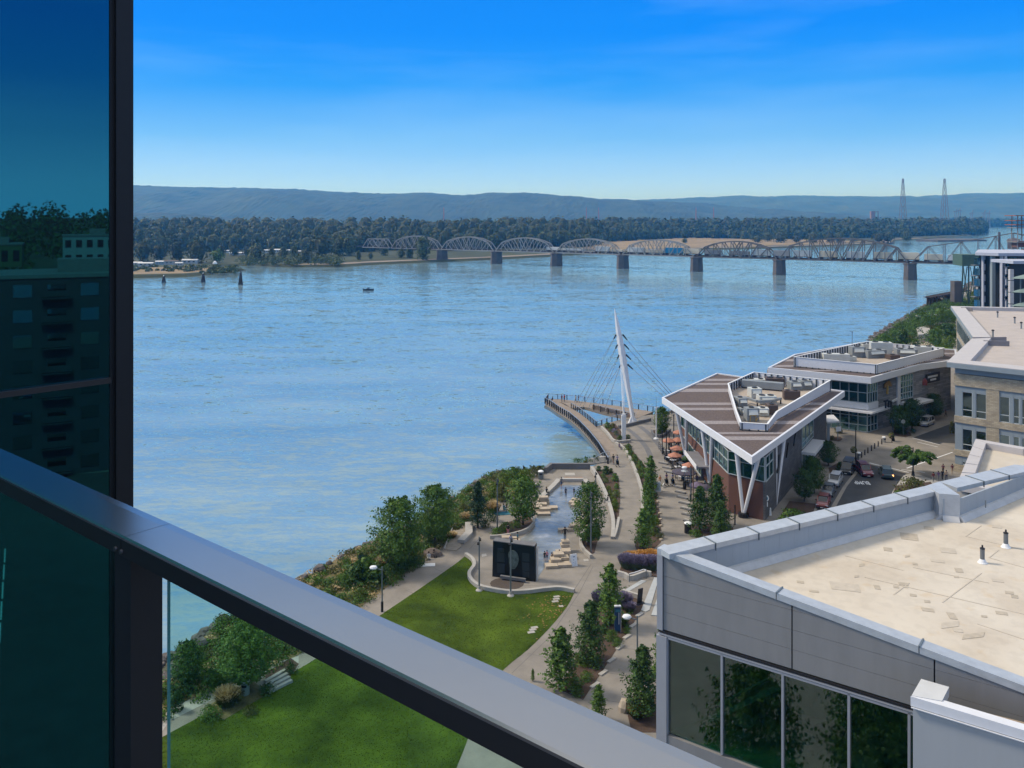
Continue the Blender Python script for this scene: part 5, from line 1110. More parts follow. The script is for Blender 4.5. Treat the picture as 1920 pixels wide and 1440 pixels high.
# far visible side wall (segment 2)
s0, s1 = ins3[1], ins3[2]; ds = (s1 - s0).normalized(); os_ = Vector((-ds.y, ds.x)); os_ = os_ if os_.x < 0 else -os_; Ls = (s1 - s0).length
b = MB(); a, c = s0 - os_ * .2, s1 - os_ * .2; b.bar((*a, (CR - 1.05 + 5) / 2), (*c, (CR - 1.05 + 5) / 2), .4, CR - 6.05); cream.part('side_wall', b, M_cream)
for k in range(16):
 for zl in (7, 12.2, 17):
  p = s0 + ds * (2 + k * Ls / 17); b = MB(); b.bar((*(p + os_ * .04), zl + 1.7), (*(p + ds * 2.2 + os_ * .04), zl + 1.7), .12, 3.4); w_ = cream.part('window', b, M_gpan); b = MB(); b.bar((*(p + ds * .3 + os_ * .12), zl + 1.7), (*(p + ds * 1.9 + os_ * .12), zl + 1.7), .06, 2.8); cream.part('pane', b, M_glassD, parent=w_)
M_rooft = pm('pale roof membrane', (.42, .375, .345), .85, var=.10, scale=.35, bump=.1)
M_cop3 = pm('pale parapet cap', (.45, .43, .43), .7, var=.06, scale=.6)
b = MB(); b.prism(inset(roof3, 3.0), CR - 1.4, CR - .9); cream.part('roof', b, M_rooft)
for i in range(len(roof3)):
 j = (i + 1) % len(roof3); b = MB(); o_, n_ = roof3, inset(roof3, 3.2)
 b.add([(*o_[i], CR - .12), (*o_[j], CR - .12), (*n_[j], CR), (*n_[i], CR), (*o_[i], CR - 1.0), (*o_[j], CR - 1.0), (*n_[j], CR - 1.0), (*n_[i], CR - 1.0)], [(0, 1, 2, 3), (4, 7, 6, 5), (0, 4, 5, 1), (3, 2, 6, 7)]); cream.part('parapet', b, M_cop3)
 b = MB(); a, c = o_[i], o_[j]; d = (c - a).normalized(); b.bar((*(a), CR - .62), (*(c), CR - .62), .14, .78); cream.part('gutter_fascia', b, M_gpan)
for (x0, y0, x1, y1) in ((975, 340, 1140, 345), (830, 125, 905, 130), (905, 320, 1120, 318)):
 a, c = P(1560 + x0 / 3.43, 540 + y0 / 3.43, CR), P(1560 + x1 / 3.43, 540 + y1 / 3.43, CR); b = MB(); b.bar((a.x, a.y, CR - .45), (c.x, c.y, CR - .45), .3, 1.1); cream.part('roof_upstand', b, pm('roof upstand', (.22, .21, .22), .8))
for k, (x, y, lab) in enumerate([(1065, 190, 'dark roof pipe left of the three on the cream office roof'), (1175, 228, 'dark roof pipe in the middle of the three on the cream office roof'), (1217, 262, 'dark roof pipe right of the three on the cream office roof'), (1035, 315, 'round dark vent hood on the step of the cream office roof')]):
 q = P(1560 + x / 3.43, 540 + y / 3.43, CR - .9); t = Thing('roof_pipe', lab, 'roof pipe', q, 'pipes on the cream office roof'); b = MB(); b.tube(q, (q.x, q.y, q.z + 1.3), .18); t.part('pipe', b, M_hv[1]); b = MB(); b.lathe((q.x, q.y, q.z + 1.3), [(.3, 0), (.3, .15), (.1, .3)], 8); t.part('cap', b, M_black)
# ================================================================ low roof between the cream office and the near roof
LZ = 19.0
lp = [P(1795, 905, LZ), P(1829.5, 822.5, LZ), P(1925, 839, LZ), P(2050, 862, LZ), P(2100, 1000, LZ)]; lp = [Vector(p[:2]) for p in lp] + [Vector((62, 80))]
low = Thing('low_annex', 'low building with a cream roof and pale capped parapet before the brick office', 'building', (*lp[0], 5))
b = MB(); b.prism(inset(lp, .2), 5, LZ - .9); low.part('wall', b, M_conc2); b = MB(); b.prism(inset(lp, 1.2), LZ - .88, LZ - .8); low.part('roof', b, pm('cream roof membrane', (.50, .45, .375), .85, var=.08, scale=.5))
for i in range(len(lp)):
 j = (i + 1) % len(lp); n_ = inset(lp, 1.3); L = (lp[j] - lp[i]).length; k = max(1, int(L / 4.2))
 for q in range(k):
  t0, t1 = q / k + .006, (q + 1) / k - .006; a, c, a2, c2 = lp[i].lerp(lp[j], t0), lp[i].lerp(lp[j], t1), n_[i].lerp(n_[j], t0), n_[i].lerp(n_[j], t1); b = MB(); b.add([(*p, z) for z in (LZ - .85, LZ) for p in (a, c, c2, a2)], [(0, 1, 2, 3), (4, 5, 6, 7), (0, 1, 5, 4), (1, 2, 6, 5), (2, 3, 7, 6), (3, 0, 4, 7)]); low.part('parapet_cap', b, M_cop3)
# ================================================================ far tower and rusty things on the right bank
TY = 330.0
def tq(px, Y=TY): return (px - 960) / FPX * Y
tower = Thing('apartment_tower', 'dark blue glass apartment tower with white fins and balconies', 'building', (tq(1870), TY, 5))
M_tg = mirror_glass('tower glass', (.20, .50, .70), .04, (.004, .012, .02), .40)
b = MB(); b.prism([(tq(1838), TY + 1), (tq(1875), TY - 6), (tq(1960), TY - 6), (tq(1990), TY + 26), (tq(1844, TY + 26), TY + 26)], 5, 33.5); tower.part('core', b, pm('tower dark wall', (.02, .026, .032), .5, var=.2))
b = MB(); b.prism([(tq(1826), TY - 1), (tq(1850), TY - 8), (tq(1975), TY - 8), (tq(1990), TY + 28), (tq(1834, TY + 28), TY + 28)], 33.5, 34.6); tower.part('roof_slab', b, pm('tower roof edge', (.42, .44, .52), .6, var=.05))
for (a, c, y_, m) in ((1840, 1844, 1.0, MATS['tower roof edge']), (1847, 1853, -2.5, M_gpan), (1857, 1859, -5.5, MATS['tower roof edge']), (1862, 1864, -6.3, MATS['tower roof edge'])):
 b = MB(); b.box(((tq(a) + tq(c)) / 2, TY + y_ - 1.6, 19.2), (tq(c) - tq(a), 1.6, 28.4)); tower.part('fin', b, m)
for k in range(6):
 z = 9 + k * 4.1
 b = MB(); b.box(((tq(1860) + tq(1873)) / 2, TY - 7.6, z), (tq(1873) - tq(1860), 2.6, .3)); bl = tower.part('balcony', b, pm('balcony slab', (.16, .17, .19), .7)); b = MB(); b.box(((tq(1860) + tq(1873)) / 2, TY - 8.8, z + .7), (tq(1873) - tq(1860), .08, 1.1)); tower.part('railing', b, M_tg, parent=bl)
 for (a, c) in ((1866, 1873), (1874, 1881), (1882, 1888)): b = MB(); b.box(((tq(a) + tq(c)) / 2, TY - 6.15, z + 1.9), (tq(c) - tq(a) - .15, .2, 3.0)); tower.part('window', b, M_tg)
 b = MB(); b.box((tq(1836), TY + 1.5, z + 1.6), (1.1, 2.4, 2.6)); tower.part('window', b, M_tg)
 b = MB(); b.box(((tq(1843) + tq(1844)) / 2 - .1, TY - 1.5, z + 1.5), (.5, .3, 1.6)); tower.part('slit_window', b, M_black)
 b = MB(); b.box(((tq(1830) + tq(1838)) / 2, TY + 2, z), (2.2, 3, .25)); tower.part('balcony', b, MATS['balcony slab'])
TY2 = 300.0
tower2 = Thing('apartment_block', 'second dark glass apartment block with a white framed corner, nearer the office roof', 'building', (tq(1905, TY2), TY2, 5))
b = MB(); b.prism([(tq(1893, TY2), TY2), (tq(1990, TY2), TY2), (tq(1990, TY2), TY2 + 14), (tq(1896, TY2 + 14), TY2 + 14)], 5, 32); tower2.part('core', b, MATS['tower dark wall'])
b = MB(); b.box((tq(1925, TY2), TY2 + 4, 32.4), (13, 14, 1.0)); tower2.part('roof_slab', b, MATS['tower roof edge'])
for k in range(6):
 b = MB(); b.box((tq(1892.5, TY2), TY2 - 1, 7.5 + k * 4.1), (1.3, 1.2, 3.8)); tower2.part('corner_panel', b, pm('white tower panel', (.5, .48, .48), .6))
 for q in range(3): b = MB(); b.box((tq(1900 + q * 8, TY2), TY2 + .9, 7.7 + k * 4.1), (1.35, .2, 3.1)); tower2.part('window', b, M_tg)
for k, z in enumerate((29, 24.5, 20)):
 q = Vector((tq(1925, TY2 - 20), TY2 - 20, z)); b = MB(); b.lathe((q.x, q.y, z - 1), [(3.2, 0), (2.6, .5), (.4, 1.4)], 4, 1.6, 1); tower2.part('canopy_roof', b, pm('green canopy', (.20, .27, .25), .6)); b = MB(); b.tube((q.x - 2, q.y, z - 6), (q.x - 2, q.y, z - 1), .2); tower2.part('canopy_post', b, M_gmetal)
# scaffolded stack above the tower
q = WY(1912, 440, 420); t = Thing('rusty_gantry', 'rusty orange and grey gantry tower rising behind the apartment tower', 'gantry', (q.x, 420, 5)); b = MB()
for sx in (-3, 3):
 for sy in (-3, 3): b.bar((q.x + sx, 420 + sy, 5), (q.x + sx * .8, 420 + sy * .8, 49), .4, .4)
for z in (20, 28, 36, 43): b.box((q.x, 420, z), (8, 8, .4)); b.bar((q.x - 3, 417, z - 7), (q.x + 3, 417, z), .25, .25)
t.part('tower_frame', b, M_truss); b = MB()
for z in (44.5, 46.5, 49): b.box((q.x, 420, z), (9.5, 9.5, .35))
t.part('platform', b, pm('rust', (.28, .10, .05), .9, var=.3)); b = MB(); b.box((q.x, 420, 35), (5, 5, 3)); b.box((q.x + 1, 420, 31), (7, 6, 1.2)); t.part('machine_house', b, pm('faded red box', (.16, .09, .08), .9))
q = WY(1817, 500, 420); t = Thing('green_gantry', 'green corrugated loading house on lattice legs beside the bridge', 'gantry', (q.x, 420, 5)); b = MB(); b.prism([(q.x - 6.5, 414), (q.x + 6.5, 412), (q.x + 8, 424), (q.x - 5, 426)], 24.5, 30, ); t.part('house', b, pm('green sheet', (.06, .11, .085), .7, var=.2, scale=1))
b = MB()
for sx in (-5, -1.5, 2, 5.5): b.bar((q.x + sx, 418, 2), (q.x + sx * .8, 418, 25), .5, .5); b.bar((q.x + sx, 418, 3), (q.x + sx + 3, 418, 24), .35, .35); b.bar((q.x + sx + 3, 416, 3), (q.x + sx, 416, 24), .3, .3)
t.part('lattice_leg', b, pm('green lattice', (.05, .09, .075), .8))
b = MB(); b.box((q.x - 7.5, 418, 8), (3.5, 4, 18)); t.part('tank', b, M_pier)
# old timber trestle
t = Thing('timber_trestle', 'old dark timber trestle with a sloping plank deck at the water edge', 'trestle', (tq(1740, 430), 430, 0)); zd = 7.8
for k, (px, Y) in enumerate(((1744, 430), (1750, 432), (1757, 434), (1777, 446), (1785, 450), (1795, 455))):
 x = tq(px, Y)
 for q in (-2.4, -.8, .8, 2.4): b = MB(); b.bar((x + rnd.uniform(-.4, .4), Y + q * 1.3, -1), (x, Y + q, zd), .7, .7); t.part('pile', b, M_wet)
 b = MB(); b.bar((x, Y - 2.6, zd - .3), (x, Y + 2.6, zd - .3), .6, .6); t.part('cap_beam', b, M_wet)
for (xa, ya, za, xb, yb, zb) in ((tq(1738, 429), 429, 0, tq(1746, 429), 429, zd), (tq(1760, 434), 434, zd - .3, tq(1775, 444), 444, 1), (tq(1775, 443), 443, zd - .3, tq(1760, 436), 436, 1), (tq(1766, 438), 438, zd, tq(1780, 447), 447, 3)): b = MB(); b.bar((xa, ya, za), (xb, yb, zb), .5, .5); t.part('brace', b, M_wet)
N_ = 40; a, c = Vector((tq(1740, 429), 429, zd)), Vector((tq(1814, 470), 470, zd + .4))
for k in range(N_): p = a.lerp(c, k / N_); b = MB(); b.box((p.x, p.y, p.z + .2 + rnd.uniform(-.05, .05)), (.95, 4.4 + rnd.uniform(-.7, .7), .2), math.atan2(c.y - a.y, c.x - a.x)); t.part('plank', b, M_wet)
for s in (-2.2, 2.2): b = MB(); b.bar((a.x, a.y + s, a.z + 1.3), (c.x, c.y + s, c.z + 1.3), .12, .12); b.bar((a.x, a.y + s, a.z - .2), (c.x, c.y + s, c.z - .2), .4, .5); t.part('side_beam', b, M_wet)
# ================================================================ near roof building
NB = Thing('panel_building', 'large near building with grey metal panels, capped parapet and cream flat roof', 'building', (8.2, 48, 5))
K0 = WY(1233, 1027, 48.0); Z0 = K0.z
dF = Vector((1.397, -1)).normalized(); oF = Vector((dF.y, -dF.x)); oF = oF if oF.y < 0 else -oF
L1 = 27.0
def F(s, o=0): return K0.xy + dF * s + oF * o
k_s = (27.36 - Z0) / 17.7
def topz(s): return Z0 + k_s * s * (L1 / L1)
M_panel = pm('grey metal panel', (.24, .237, .237), .5, metal=.15, var=.07, scale=1.3, bump=.05, bscale=4, stretch=(1, 1, .2))
M_cop = pm('silver coping metal', (.46, .49, .52), .38, metal=.25, var=.12, scale=1.6)
M_inner = pm('light blue grey sheet', (.33, .375, .42), .5, var=.04, scale=2, bump=.05, bscale=14, stretch=(1, 1, .05))
M_membr = bpy.data.materials.new('cream roof coating'); M_membr.use_nodes = True
def membr():
 n = M_membr.node_tree.nodes; l = M_membr.node_tree.links; b = n['Principled BSDF']; b.inputs['Roughness'].default_value = .8
 g = n.new('ShaderNodeNewGeometry'); cols = None
 def nz(s, d=6): t = n.new('ShaderNodeTexNoise'); t.inputs['Scale'].default_value = s; t.inputs['Detail'].default_value = d; l.new(g.outputs['Position'], t.inputs['Vector']); return t
 a, c, e = nz(.25), nz(1.6, 8), nz(.9, 5)
 r1 = n.new('ShaderNodeValToRGB'); ramp(r1, [(.36, (.50, .44, .36)), (.5, (.55, .495, .415)), (.7, (.59, .54, .46))]); l.new(a.outputs['Fac'], r1.inputs[0])
 r2 = n.new('ShaderNodeValToRGB'); ramp(r2, [(.40, (.55, .55, .55)), (.52, (1, 1, 1))]); l.new(c.outputs['Fac'], r2.inputs[0])
 m1 = n.new('ShaderNodeMixRGB'); m1.blend_type = 'MULTIPLY'; m1.inputs[0].default_value = .14; l.new(r1.outputs[0], m1.inputs[1]); l.new(r2.outputs[0], m1.inputs[2])
 r3 = n.new('ShaderNodeValToRGB'); ramp(r3, [(.60, (1, 1, 1)), (.72, (.93, .80, .62))]); l.new(e.outputs['Fac'], r3.inputs[0])
 m2 = n.new('ShaderNodeMixRGB'); m2.blend_type = 'MULTIPLY'; m2.inputs[0].default_value = .5; l.new(m1.outputs[0], m2.inputs[1]); l.new(r3.outputs[0], m2.inputs[2]); l.new(m2.outputs[0], b.inputs['Base Color'])
membr()
# facade panels: boards stacked with thin seams, split by vertical joints
ZP = WY(1236, 1178, 48).z      # foot of the panels
joints = []
for px in (1233, 1485, 1752, 1990): 
 t_ = (px - 960) / FPX; s = (t_ * K0.y - K0.x) / (dF.x - t_ * dF.y); joints.append(s)
joints[0] = .35
for j in range(len(joints) - 1):
 s0, s1 = joints[j] + .035, joints[j + 1] - .035; n = 5; zz0 = ZP + .04
 for k in range(n):
  za = zz0 + k * 1.0; b = MB()
  zt0, zt1 = min(za + .985, topz(s0) - .35), min(za + .985, topz(s1) - .35)
  if zt0 <= za + .05: continue
  # clip a board where the sloping eave crosses it
  if zt1 <= za:
   sx_ = s0 + (s1 - s0) * (topz(s0) - .35 - za) / max(1e-3, (topz(s0) - topz(s1))); pts = [(s0, za), (sx_, za), (s0, zt0)]
  elif zt0 > zt1 and zt0 < za + .985 - 1e-6: pts = [(s0, za), (s1, za), (s1, zt1), (s0, zt0)]
  elif zt1 < za + .985 - 1e-6:
   sx_ = s0 + (s1 - s0) * (topz(s0) - .35 - (za + .985)) / max(1e-3, (topz(s0) - topz(s1))); pts = [(s0, za), (s1, za), (s1, zt1), (max(s0, sx_), za + .985), (s0, za + .985)]
  else: pts = [(s0, za), (s1, za), (s1, zt1), (s0, zt0)]
  m_ = len(pts); vs = [(*F(s, .0), z) for s, z in pts] + [(*F(s, -.1), z) for s, z in pts]
  b.add(vs, [tuple(range(m_)), tuple(range(m_, 2 * m_))[::-1]] + [(i, (i + 1) % m_, (i + 1) % m_ + m_, i + m_) for i in range(m_)]); NB.part('panel', b, M_panel)
b = MB()
vs = [(*F(0.05, -.12), 5), (*F(L1, -.12), 5), (*F(L1, -.12), topz(L1) - .3), (*F(0.05, -.12), topz(0) - .3), (*F(0.05, -.5), 5), (*F(L1, -.5), 5), (*F(L1, -.5), topz(L1) - .3), (*F(0.05, -.5), topz(0) - .3)]
b.add([v for v in [(v[0], v[1], max(v[2], ZP) if v[2] == 5 else v[2]) for v in vs]], [(0, 1, 2, 3), (7, 6, 5, 4), (0, 4, 5, 1), (1, 5, 6, 2), (2, 6, 7, 3), (3, 7, 4, 0)]); NB.part('backing_wall', b, M_black)
b = MB(); b.bar((*F(.17, .03), ZP), (*F(.17, .03), topz(0) - .36), .34, .12, up=(oF.x, oF.y, 0)); NB.part('corner_trim', b, pm('light corner trim', (.33, .34, .37), .45, metal=.2, var=.04))
for z, h, m in ((ZP - .06, .10, M_dmetal), (ZP - .20, .09, MATS['light corner trim'])): b = MB(); b.bar((*F(.1, .02), z), (*F(L1, .02), z), .16, h); NB.part('drip_trim', b, m)
# glazing below
ZG = ZP - .30
M_wfr = pm('silver window frame', (.36, .38, .43), .4, metal=.4, var=.03)
mull = []
for px in (1252, 1354, 1468, 1592, 1705, 1850, 2000):
 t_ = (px - 960) / FPX; mull.append((t_ * K0.y - K0.x) / (dF.x - t_ * dF.y))
M_ngl = clear_glass('near building glass', (.26, .50, .42), .14, .02)
b = MB(); b.bar((*F(.30, .0), 5.0), (*F(.30, .0), ZG), .62, .3, up=(oF.x, oF.y, 0)); NB.part('corner_post', b, MATS['light corner trim'])
for lvl, (z1_, z0_) in enumerate(((ZG, ZG - 5.4), (ZG - 6.6, ZG - 11.6), (ZG - 12.8, 5.3))):
 for i in range(len(mull) - 1):
  s0, s1 = mull[i] + .06, mull[i + 1] - .06
  b = MB(); b.bar((*F(s0, -.1), (z0_ + z1_) / 2), (*F(s1, -.1), (z0_ + z1_) / 2), .05, z1_ - z0_ - .1); NB.part('window_pane', b, M_ngl)
 for s in mull: b = MB(); b.bar((*F(s, -.02), z0_), (*F(s, -.02), z1_), .12, .2, up=(oF.x, oF.y, 0)); NB.part('mullion', b, M_wfr)
 b = MB(); b.bar((*F(.5, -.02), z1_ - .03), (*F(L1, -.02), z1_ - .03), .2, .12); NB.part('window_head', b, M_wfr)
 if lvl < 2: b = MB(); b.bar((*F(.1, -.06), z0_ - .6), (*F(L1, -.06), z0_ - .6), .3, 1.1); NB.part('spandrel', b, M_panel)
# dim rooms behind the glass: floors, back walls, a staircase and tables
M_int = pm('bright green interior', (.16, .34, .20), .8, var=.35, scale=.8); M_floorin = pm('room floor', (.35, .45, .33), .6, var=.2, scale=1)  # green room tones brightened in the colour; the rooms hold no lamp
for z in (ZG - 5.5, ZG - 11.7): b = MB(); b.prism([F(.4, -.3), F(L1, -.3), F(L1, -11), F(.4, -6)], z - .4, z); NB.part('room_floor', b, M_floorin)
b = MB(); b.prism([F(.4, -6.0), F(L1, -8.0), F(L1, -8.4), F(.4, -6.4)], 5, ZP - .1); NB.part('room_wall', b, M_int)
b = MB(); b.bar((*F(2, -3), ZG - 5.3), (*F(6, -3.2), ZG - 2.2), 1.3, .3); b.bar((*F(2.5, -2.4), ZG - 4.3), (*F(6, -2.5), ZG - 1.4), .08, .08); NB.part('staircase', b, M_whitem)
for k in range(5): b = MB(); c = F(4 + k * 3.2, -2.6 - .3 * (k % 2)); b.lathe((c.x, c.y, ZG - 5.5), [(.4, 0), (.06, .05), (.06, .7), (.65, .72), (.65, .78)], 12); NB.part('table', b, M_whitem)
# coping front: segments with raised joints
def coping(th, pa, pb, za, zb, w_in, inn, thick=.30, seg=6, name='coping', out_h=.34):
 """pa,pb outer plan points; inn = inward plan direction"""
 L = (pb - pa).length; k = max(1, round(L / seg)); d = (pb - pa).normalized()
 for q in range(k):
  t0, t1 = q / k, (q + 1) / k; a, c = pa.lerp(pb, t0) + d * .02, pa.lerp(pb, t1) - d * .02; z0_, z1_ = za + (zb - za) * t0, za + (zb - za) * t1
  ai, ci = a + inn * w_in, c + inn * w_in
  vs = [(*a, z0_), (*c, z1_), (*ci, z1_ - .05), (*ai, z0_ - .05), (*a, z0_ - out_h), (*c, z1_ - out_h), (*ci, z1_ - out_h), (*ai, z0_ - out_h)]
  b = MB(); b.add(vs, [(0, 1, 2, 3), (7, 6, 5, 4), (0, 4, 5, 1), (1, 5, 6, 2), (2, 6, 7, 3), (3, 7, 4, 0)]); cp_ = th.part(name, b, M_cop)
  if q:
   b = MB(); b.bar((*(a - inn * .03), z0_ + .015), (*(ai + inn * .03), z0_ - .035), .09, .05); b.bar((*(ai + inn * .02), z0_ - .0), (*(ai + inn * .02), z0_ - .45), .07, .04, up=(d.x, d.y, 0)); th.part('joint_strip', b, M_gmetal, parent=cp_)
# left parapet line
Q0 = K0.xy; ZT = Z0
Q1 = P(1737, 911, ZT).xy; Q2 = P(1760, 903.5, ZT).xy; Q3 = P(1800, 929, ZT).xy; Q4 = P(1903, 871, ZT).xy; Q5 = P(1990, 878, ZT).xy
dL1 = (Q1 - Q0).normalized(); inL = Vector((dL1.y, -dL1.x))
oc = .06
CW = 1.0
coping(NB, F(-.02, .06), F(L1, .06), Z0, topz(L1), .92, -oF, seg=6.2)
# start the left coping inside the mitre
coping(NB, Q0 + dL1 * .03 - inL * .02, Q1 - dL1 * .0, ZT + .012, ZT + .012, CW, inL, seg=3.3)
# jog: a solid block then the run on to the right
JB = [Q1, Q2, Q2 + (Q3 - Q2) * 1.0, Q1 + inL * CW + (Q3 - Q2).normalized() * .2]
b = MB(); b.prism([Q1, Q2 + dL1 * .1, P(1800, 929, ZT).xy, P(1765, 925, ZT).xy + Vector((-.2, -.1))], ZT - 1.5, ZT + .02); NB.part('coping_corner', b, M_cop)
dJ = (Q4 - Q2).normalized(); inJ = Vector((dJ.y, -dJ.x))
coping(NB, Q2 + dJ * .05, Q4, ZT + .004, ZT + .004, 1.35, inJ, seg=3.4); d5 = (Q5 - Q4).normalized(); coping(NB, Q4 + d5 * .03, Q5 + d5 * 6, ZT - .006, ZT - .006, 1.2, Vector((d5.y, -d5.x)), seg=3)
# inner faces of the parapets, foot flashing and roof surface
def rz_(p):     # the roof falls towards the front
 return RA + RB * p[0] + RC * p[1]
pA, pB_, pC = WY(1463, 1086, 48.6), WY(1762, 962, 58.2), WY(1920, 1255, 39.2)
mtx = np.array([[1, pA.x, pA.y], [1, pB_.x, pB_.y], [1, pC.x, pC.y]]); RA, RB, RC = np.linalg.solve(mtx, np.array([pA.z, pB_.z - .1, pC.z - .35]))
def inner_wall(pa, pb, nm='parapet_inner'):
 for q in range(max(1, round((pb - pa).length / 1.2))):
  k = max(1, round((pb - pa).length / 1.2)); a, c = pa.lerp(pb, q / k), pa.lerp(pb, (q + 1) / k) - (pb - pa).normalized() * .008; d = (c - a).normalized(); nn = Vector((-d.y, d.x)) * .12
  vs = [(*a, rz_(a) - .4), (*c, rz_(c) - .4), (*c, ZT - .30), (*a, ZT - .30)]; vs += [(x + nn.x, y + nn.y, z) for x, y, z in vs]
  b = MB(); b.add(vs, [(0, 1, 2, 3), (7, 6, 5, 4), (0, 4, 5, 1), (1, 5, 6, 2), (2, 6, 7, 3), (3, 7, 4, 0)]); NB.part(nm, b, M_inner)
 b = MB(); d = (pb - pa).normalized(); inn = Vector((d.y, -d.x)); vs = []
 for p in (pa, pb): vs += [(*p, rz_(p) + .34), (*(p + inn * .16), rz_(p) + .30), (*(p + inn * .42), rz_(p + inn * .42) + .012), (*p, rz_(p) - .2)]
 b.add(vs, [(0, 4, 5, 1), (1, 5, 6, 2), (2, 6, 7, 3), (3, 7, 4, 0), (0, 1, 2, 3), (7, 6, 5, 4)]); NB.part('flashing', b, pm('white flashing', (.50, .50, .50), .6, var=.12, scale=1.5))
ia, ib = Q0 + dL1 * 1.1 + inL * (CW - .14), Q1 + inL * (CW - .14); inner_wall(ia, ib)
jc = P(1800, 929, ZT).xy - inJ * .1
inner_wall(ib, P(1762, 926, ZT).xy + Vector((.15, -.1))); inner_wall(P(1766, 926, ZT).xy, jc); inner_wall(jc, Q4 + inJ * 1.25); inner_wall(Q4 + inJ * 1.25, Q5 + d5 * 6 + inJ * 1.2)
rfp = [F(.8, -.85), F(L1, -.85), Q5 + d5 * 7, Q4 + inJ * .8, jc + Vector((-.1, .3)), ib - inL * .0, ia - inL * .0]
b = MB(); b.sheet([Vector((p.x, p.y, rz_(p))) for p in rfp]); NB.part('roof', b, M_membr)
fi0, fi1 = F(1.0, -.86), F(L1, -.86); b = MB(); b.add([(*fi0, rz_(fi0) - .4), (*fi1, rz_(fi1) - .4), (*fi1, topz(L1) - .2), (*fi0, topz(0) - .2), (*F(1, -.75), rz_(fi0) - .4), (*F(L1, -.75), rz_(fi1) - .4), (*F(L1, -.75), topz(L1) - .2), (*F(1, -.75), topz(0) - .2)], [(0, 1, 2, 3), (7, 6, 5, 4), (0, 4, 5, 1), (1, 5, 6, 2), (2, 6, 7, 3), (3, 7, 4, 0)]); NB.part('parapet_inner', b, M_inner)
b = MB(); b.prism([Q0 + dL1 * .2 + inL * .1, Q1 + inL * .1, Q1 + inL * .3, Q0 + dL1 * .2 + inL * .3], 5, ZT - .31); NB.part('side_wall', b, M_panel)
def roofP(px, py):   # where a photo ray meets the sloping roof
 dx, dz = (px - 960) / FPX, -(py - HZ) / FPX; Y = (RA - CH) / (dz - RB * dx - RC); return Vector((dx * Y, Y, CH + dz * Y))
M_patch = pm('weathered roof patch', (.41, .36, .29), .8, var=.15, scale=3); M_patch2 = pm('light roof patch', (.47, .42, .35), .8, var=.12, scale=3)
PATCH = [(1165, 662, 30, 22, .2, 0), (1262, 660, 28, 12, .1, 0), (1300, 645, 50, 14, .2, 0), (1310, 660, 26, 10, .1, 0), (1350, 703, 34, 12, .1, 0), (1422, 735, 30, 12, .1, 0), (1425, 778, 62, 18, .25, 0), (1550, 810, 40, 34, .3, 0), (1540, 855, 90, 28, .0, 1), (1580, 884, 50, 18, .2, 1), (1660, 912, 110, 24, -.15, 0), (1715, 812, 30, 10, .1, 0), (1805, 795, 60, 16, .2, 0), (1845, 690, 44, 14, .1, 0), (1872, 710, 36, 16, .1, 0), (1585, 575, 40, 22, .2, 0), (1572, 608, 26, 10, .1, 0), (1530, 473, 80, 26, .15, 1), (1360, 542, 26, 10, .1, 0), (1320, 502, 24, 10, 0, 0), (1220, 467, 44, 18, .1, 0), (1330, 402, 90, 34, .1, 0), (1430, 358, 50, 14, .1, 0), (1780, 350, 50, 14, .1, 1), (1000, 660, 150, 40, .15, 1), (1785, 628, 60, 14, .2, 1), (840, 683, 50, 10, .15, 0), (770, 635, 36, 12, .1, 0), (1475, 527, 70, 14, .2, 1), (1085, 548, 26, 12, 0, 0), (1060, 606, 24, 10, 0, 0)]
for (x, y, w, h, rz, mi) in PATCH:
 q = [roofP(*z8([(x + sx * w / 2 + sy * h * rz, y + sy * h / 2 + sx * w * .06 * (1 if rz > 0 else -1))])[0]) for sx, sy in ((-1, -1), (1, -1), (1, 1), (-1, 1))]
 b = MB(); b.add([(p.x, p.y, p.z + .004) for p in q] + [(p.x, p.y, p.z + .018) for p in q], [(3, 2, 1, 0), (4, 5, 6, 7), (0, 1, 5, 4), (1, 2, 6, 5), (2, 3, 7, 6), (3, 0, 4, 7)]); NB.part('roof_patch', b, (M_patch, M_patch2)[mi])
b = MB()   # welded sheet seams
for (x0, y0, x1, y1) in ((1000, 500, 1300, 575), (1620, 400, 1700, 345), (1620, 400, 1920, 470), (1740, 510, 1790, 470), (1740, 510, 1920, 560), (1350, 560, 1740, 640), (1100, 610, 1920, 800), (1250, 700, 1330, 640), (1500, 740, 1700, 590), (1680, 850, 1920, 930)):
 a, c = roofP(*z8([(x0, y0)])[0]), roofP(*z8([(x1, y1)])[0]); b.bar((a.x, a.y, a.z + .008), (c.x, c.y, c.z + .008), .06, .016)
NB.part('roof_seam', b, M_patch2)
for k, (px, py, lab) in enumerate(((1842, 1055, 'grey vent pipe on the near cream roof, left one'), (1886, 1026, 'grey vent pipe on the near cream roof, right one'))):
 q = roofP(px, py); t = Thing('vent_pipe', lab, 'vent pipe', q, 'vent pipes on the near roof', local=True); s = q.y / FPX
 b = MB(); b.tube((0, 0, .05), (0, 0, 26 * s), 4 * s, n=14); t.part('pipe', b, pm('galvanised pipe', (.17, .19, .21), .45, metal=.5, var=.1)); b = MB(); b.lathe((0, 0, 0), [(9 * s, 0), (7 * s, 2 * s), (4.6 * s, 7 * s)], 16); t.part('boot', b, M_white); b = MB(); b.lathe((0, 0, 26 * s), [(4.5 * s, 0), (4.5 * s, 1.5 * s), (1.6 * s, 3 * s), (1.4 * s, 7 * s)], 12); t.part('cap', b, M_dmetal)
q = P(1848, 938, ZT - .6); b = MB(); b.tube((q.x, q.y, q.z), (q.x, q.y, q.z - .5), .04); tag(b.build('roof_hook', M_gmetal), 'small curved hook on the far inner parapet of the near roof', 'hook')
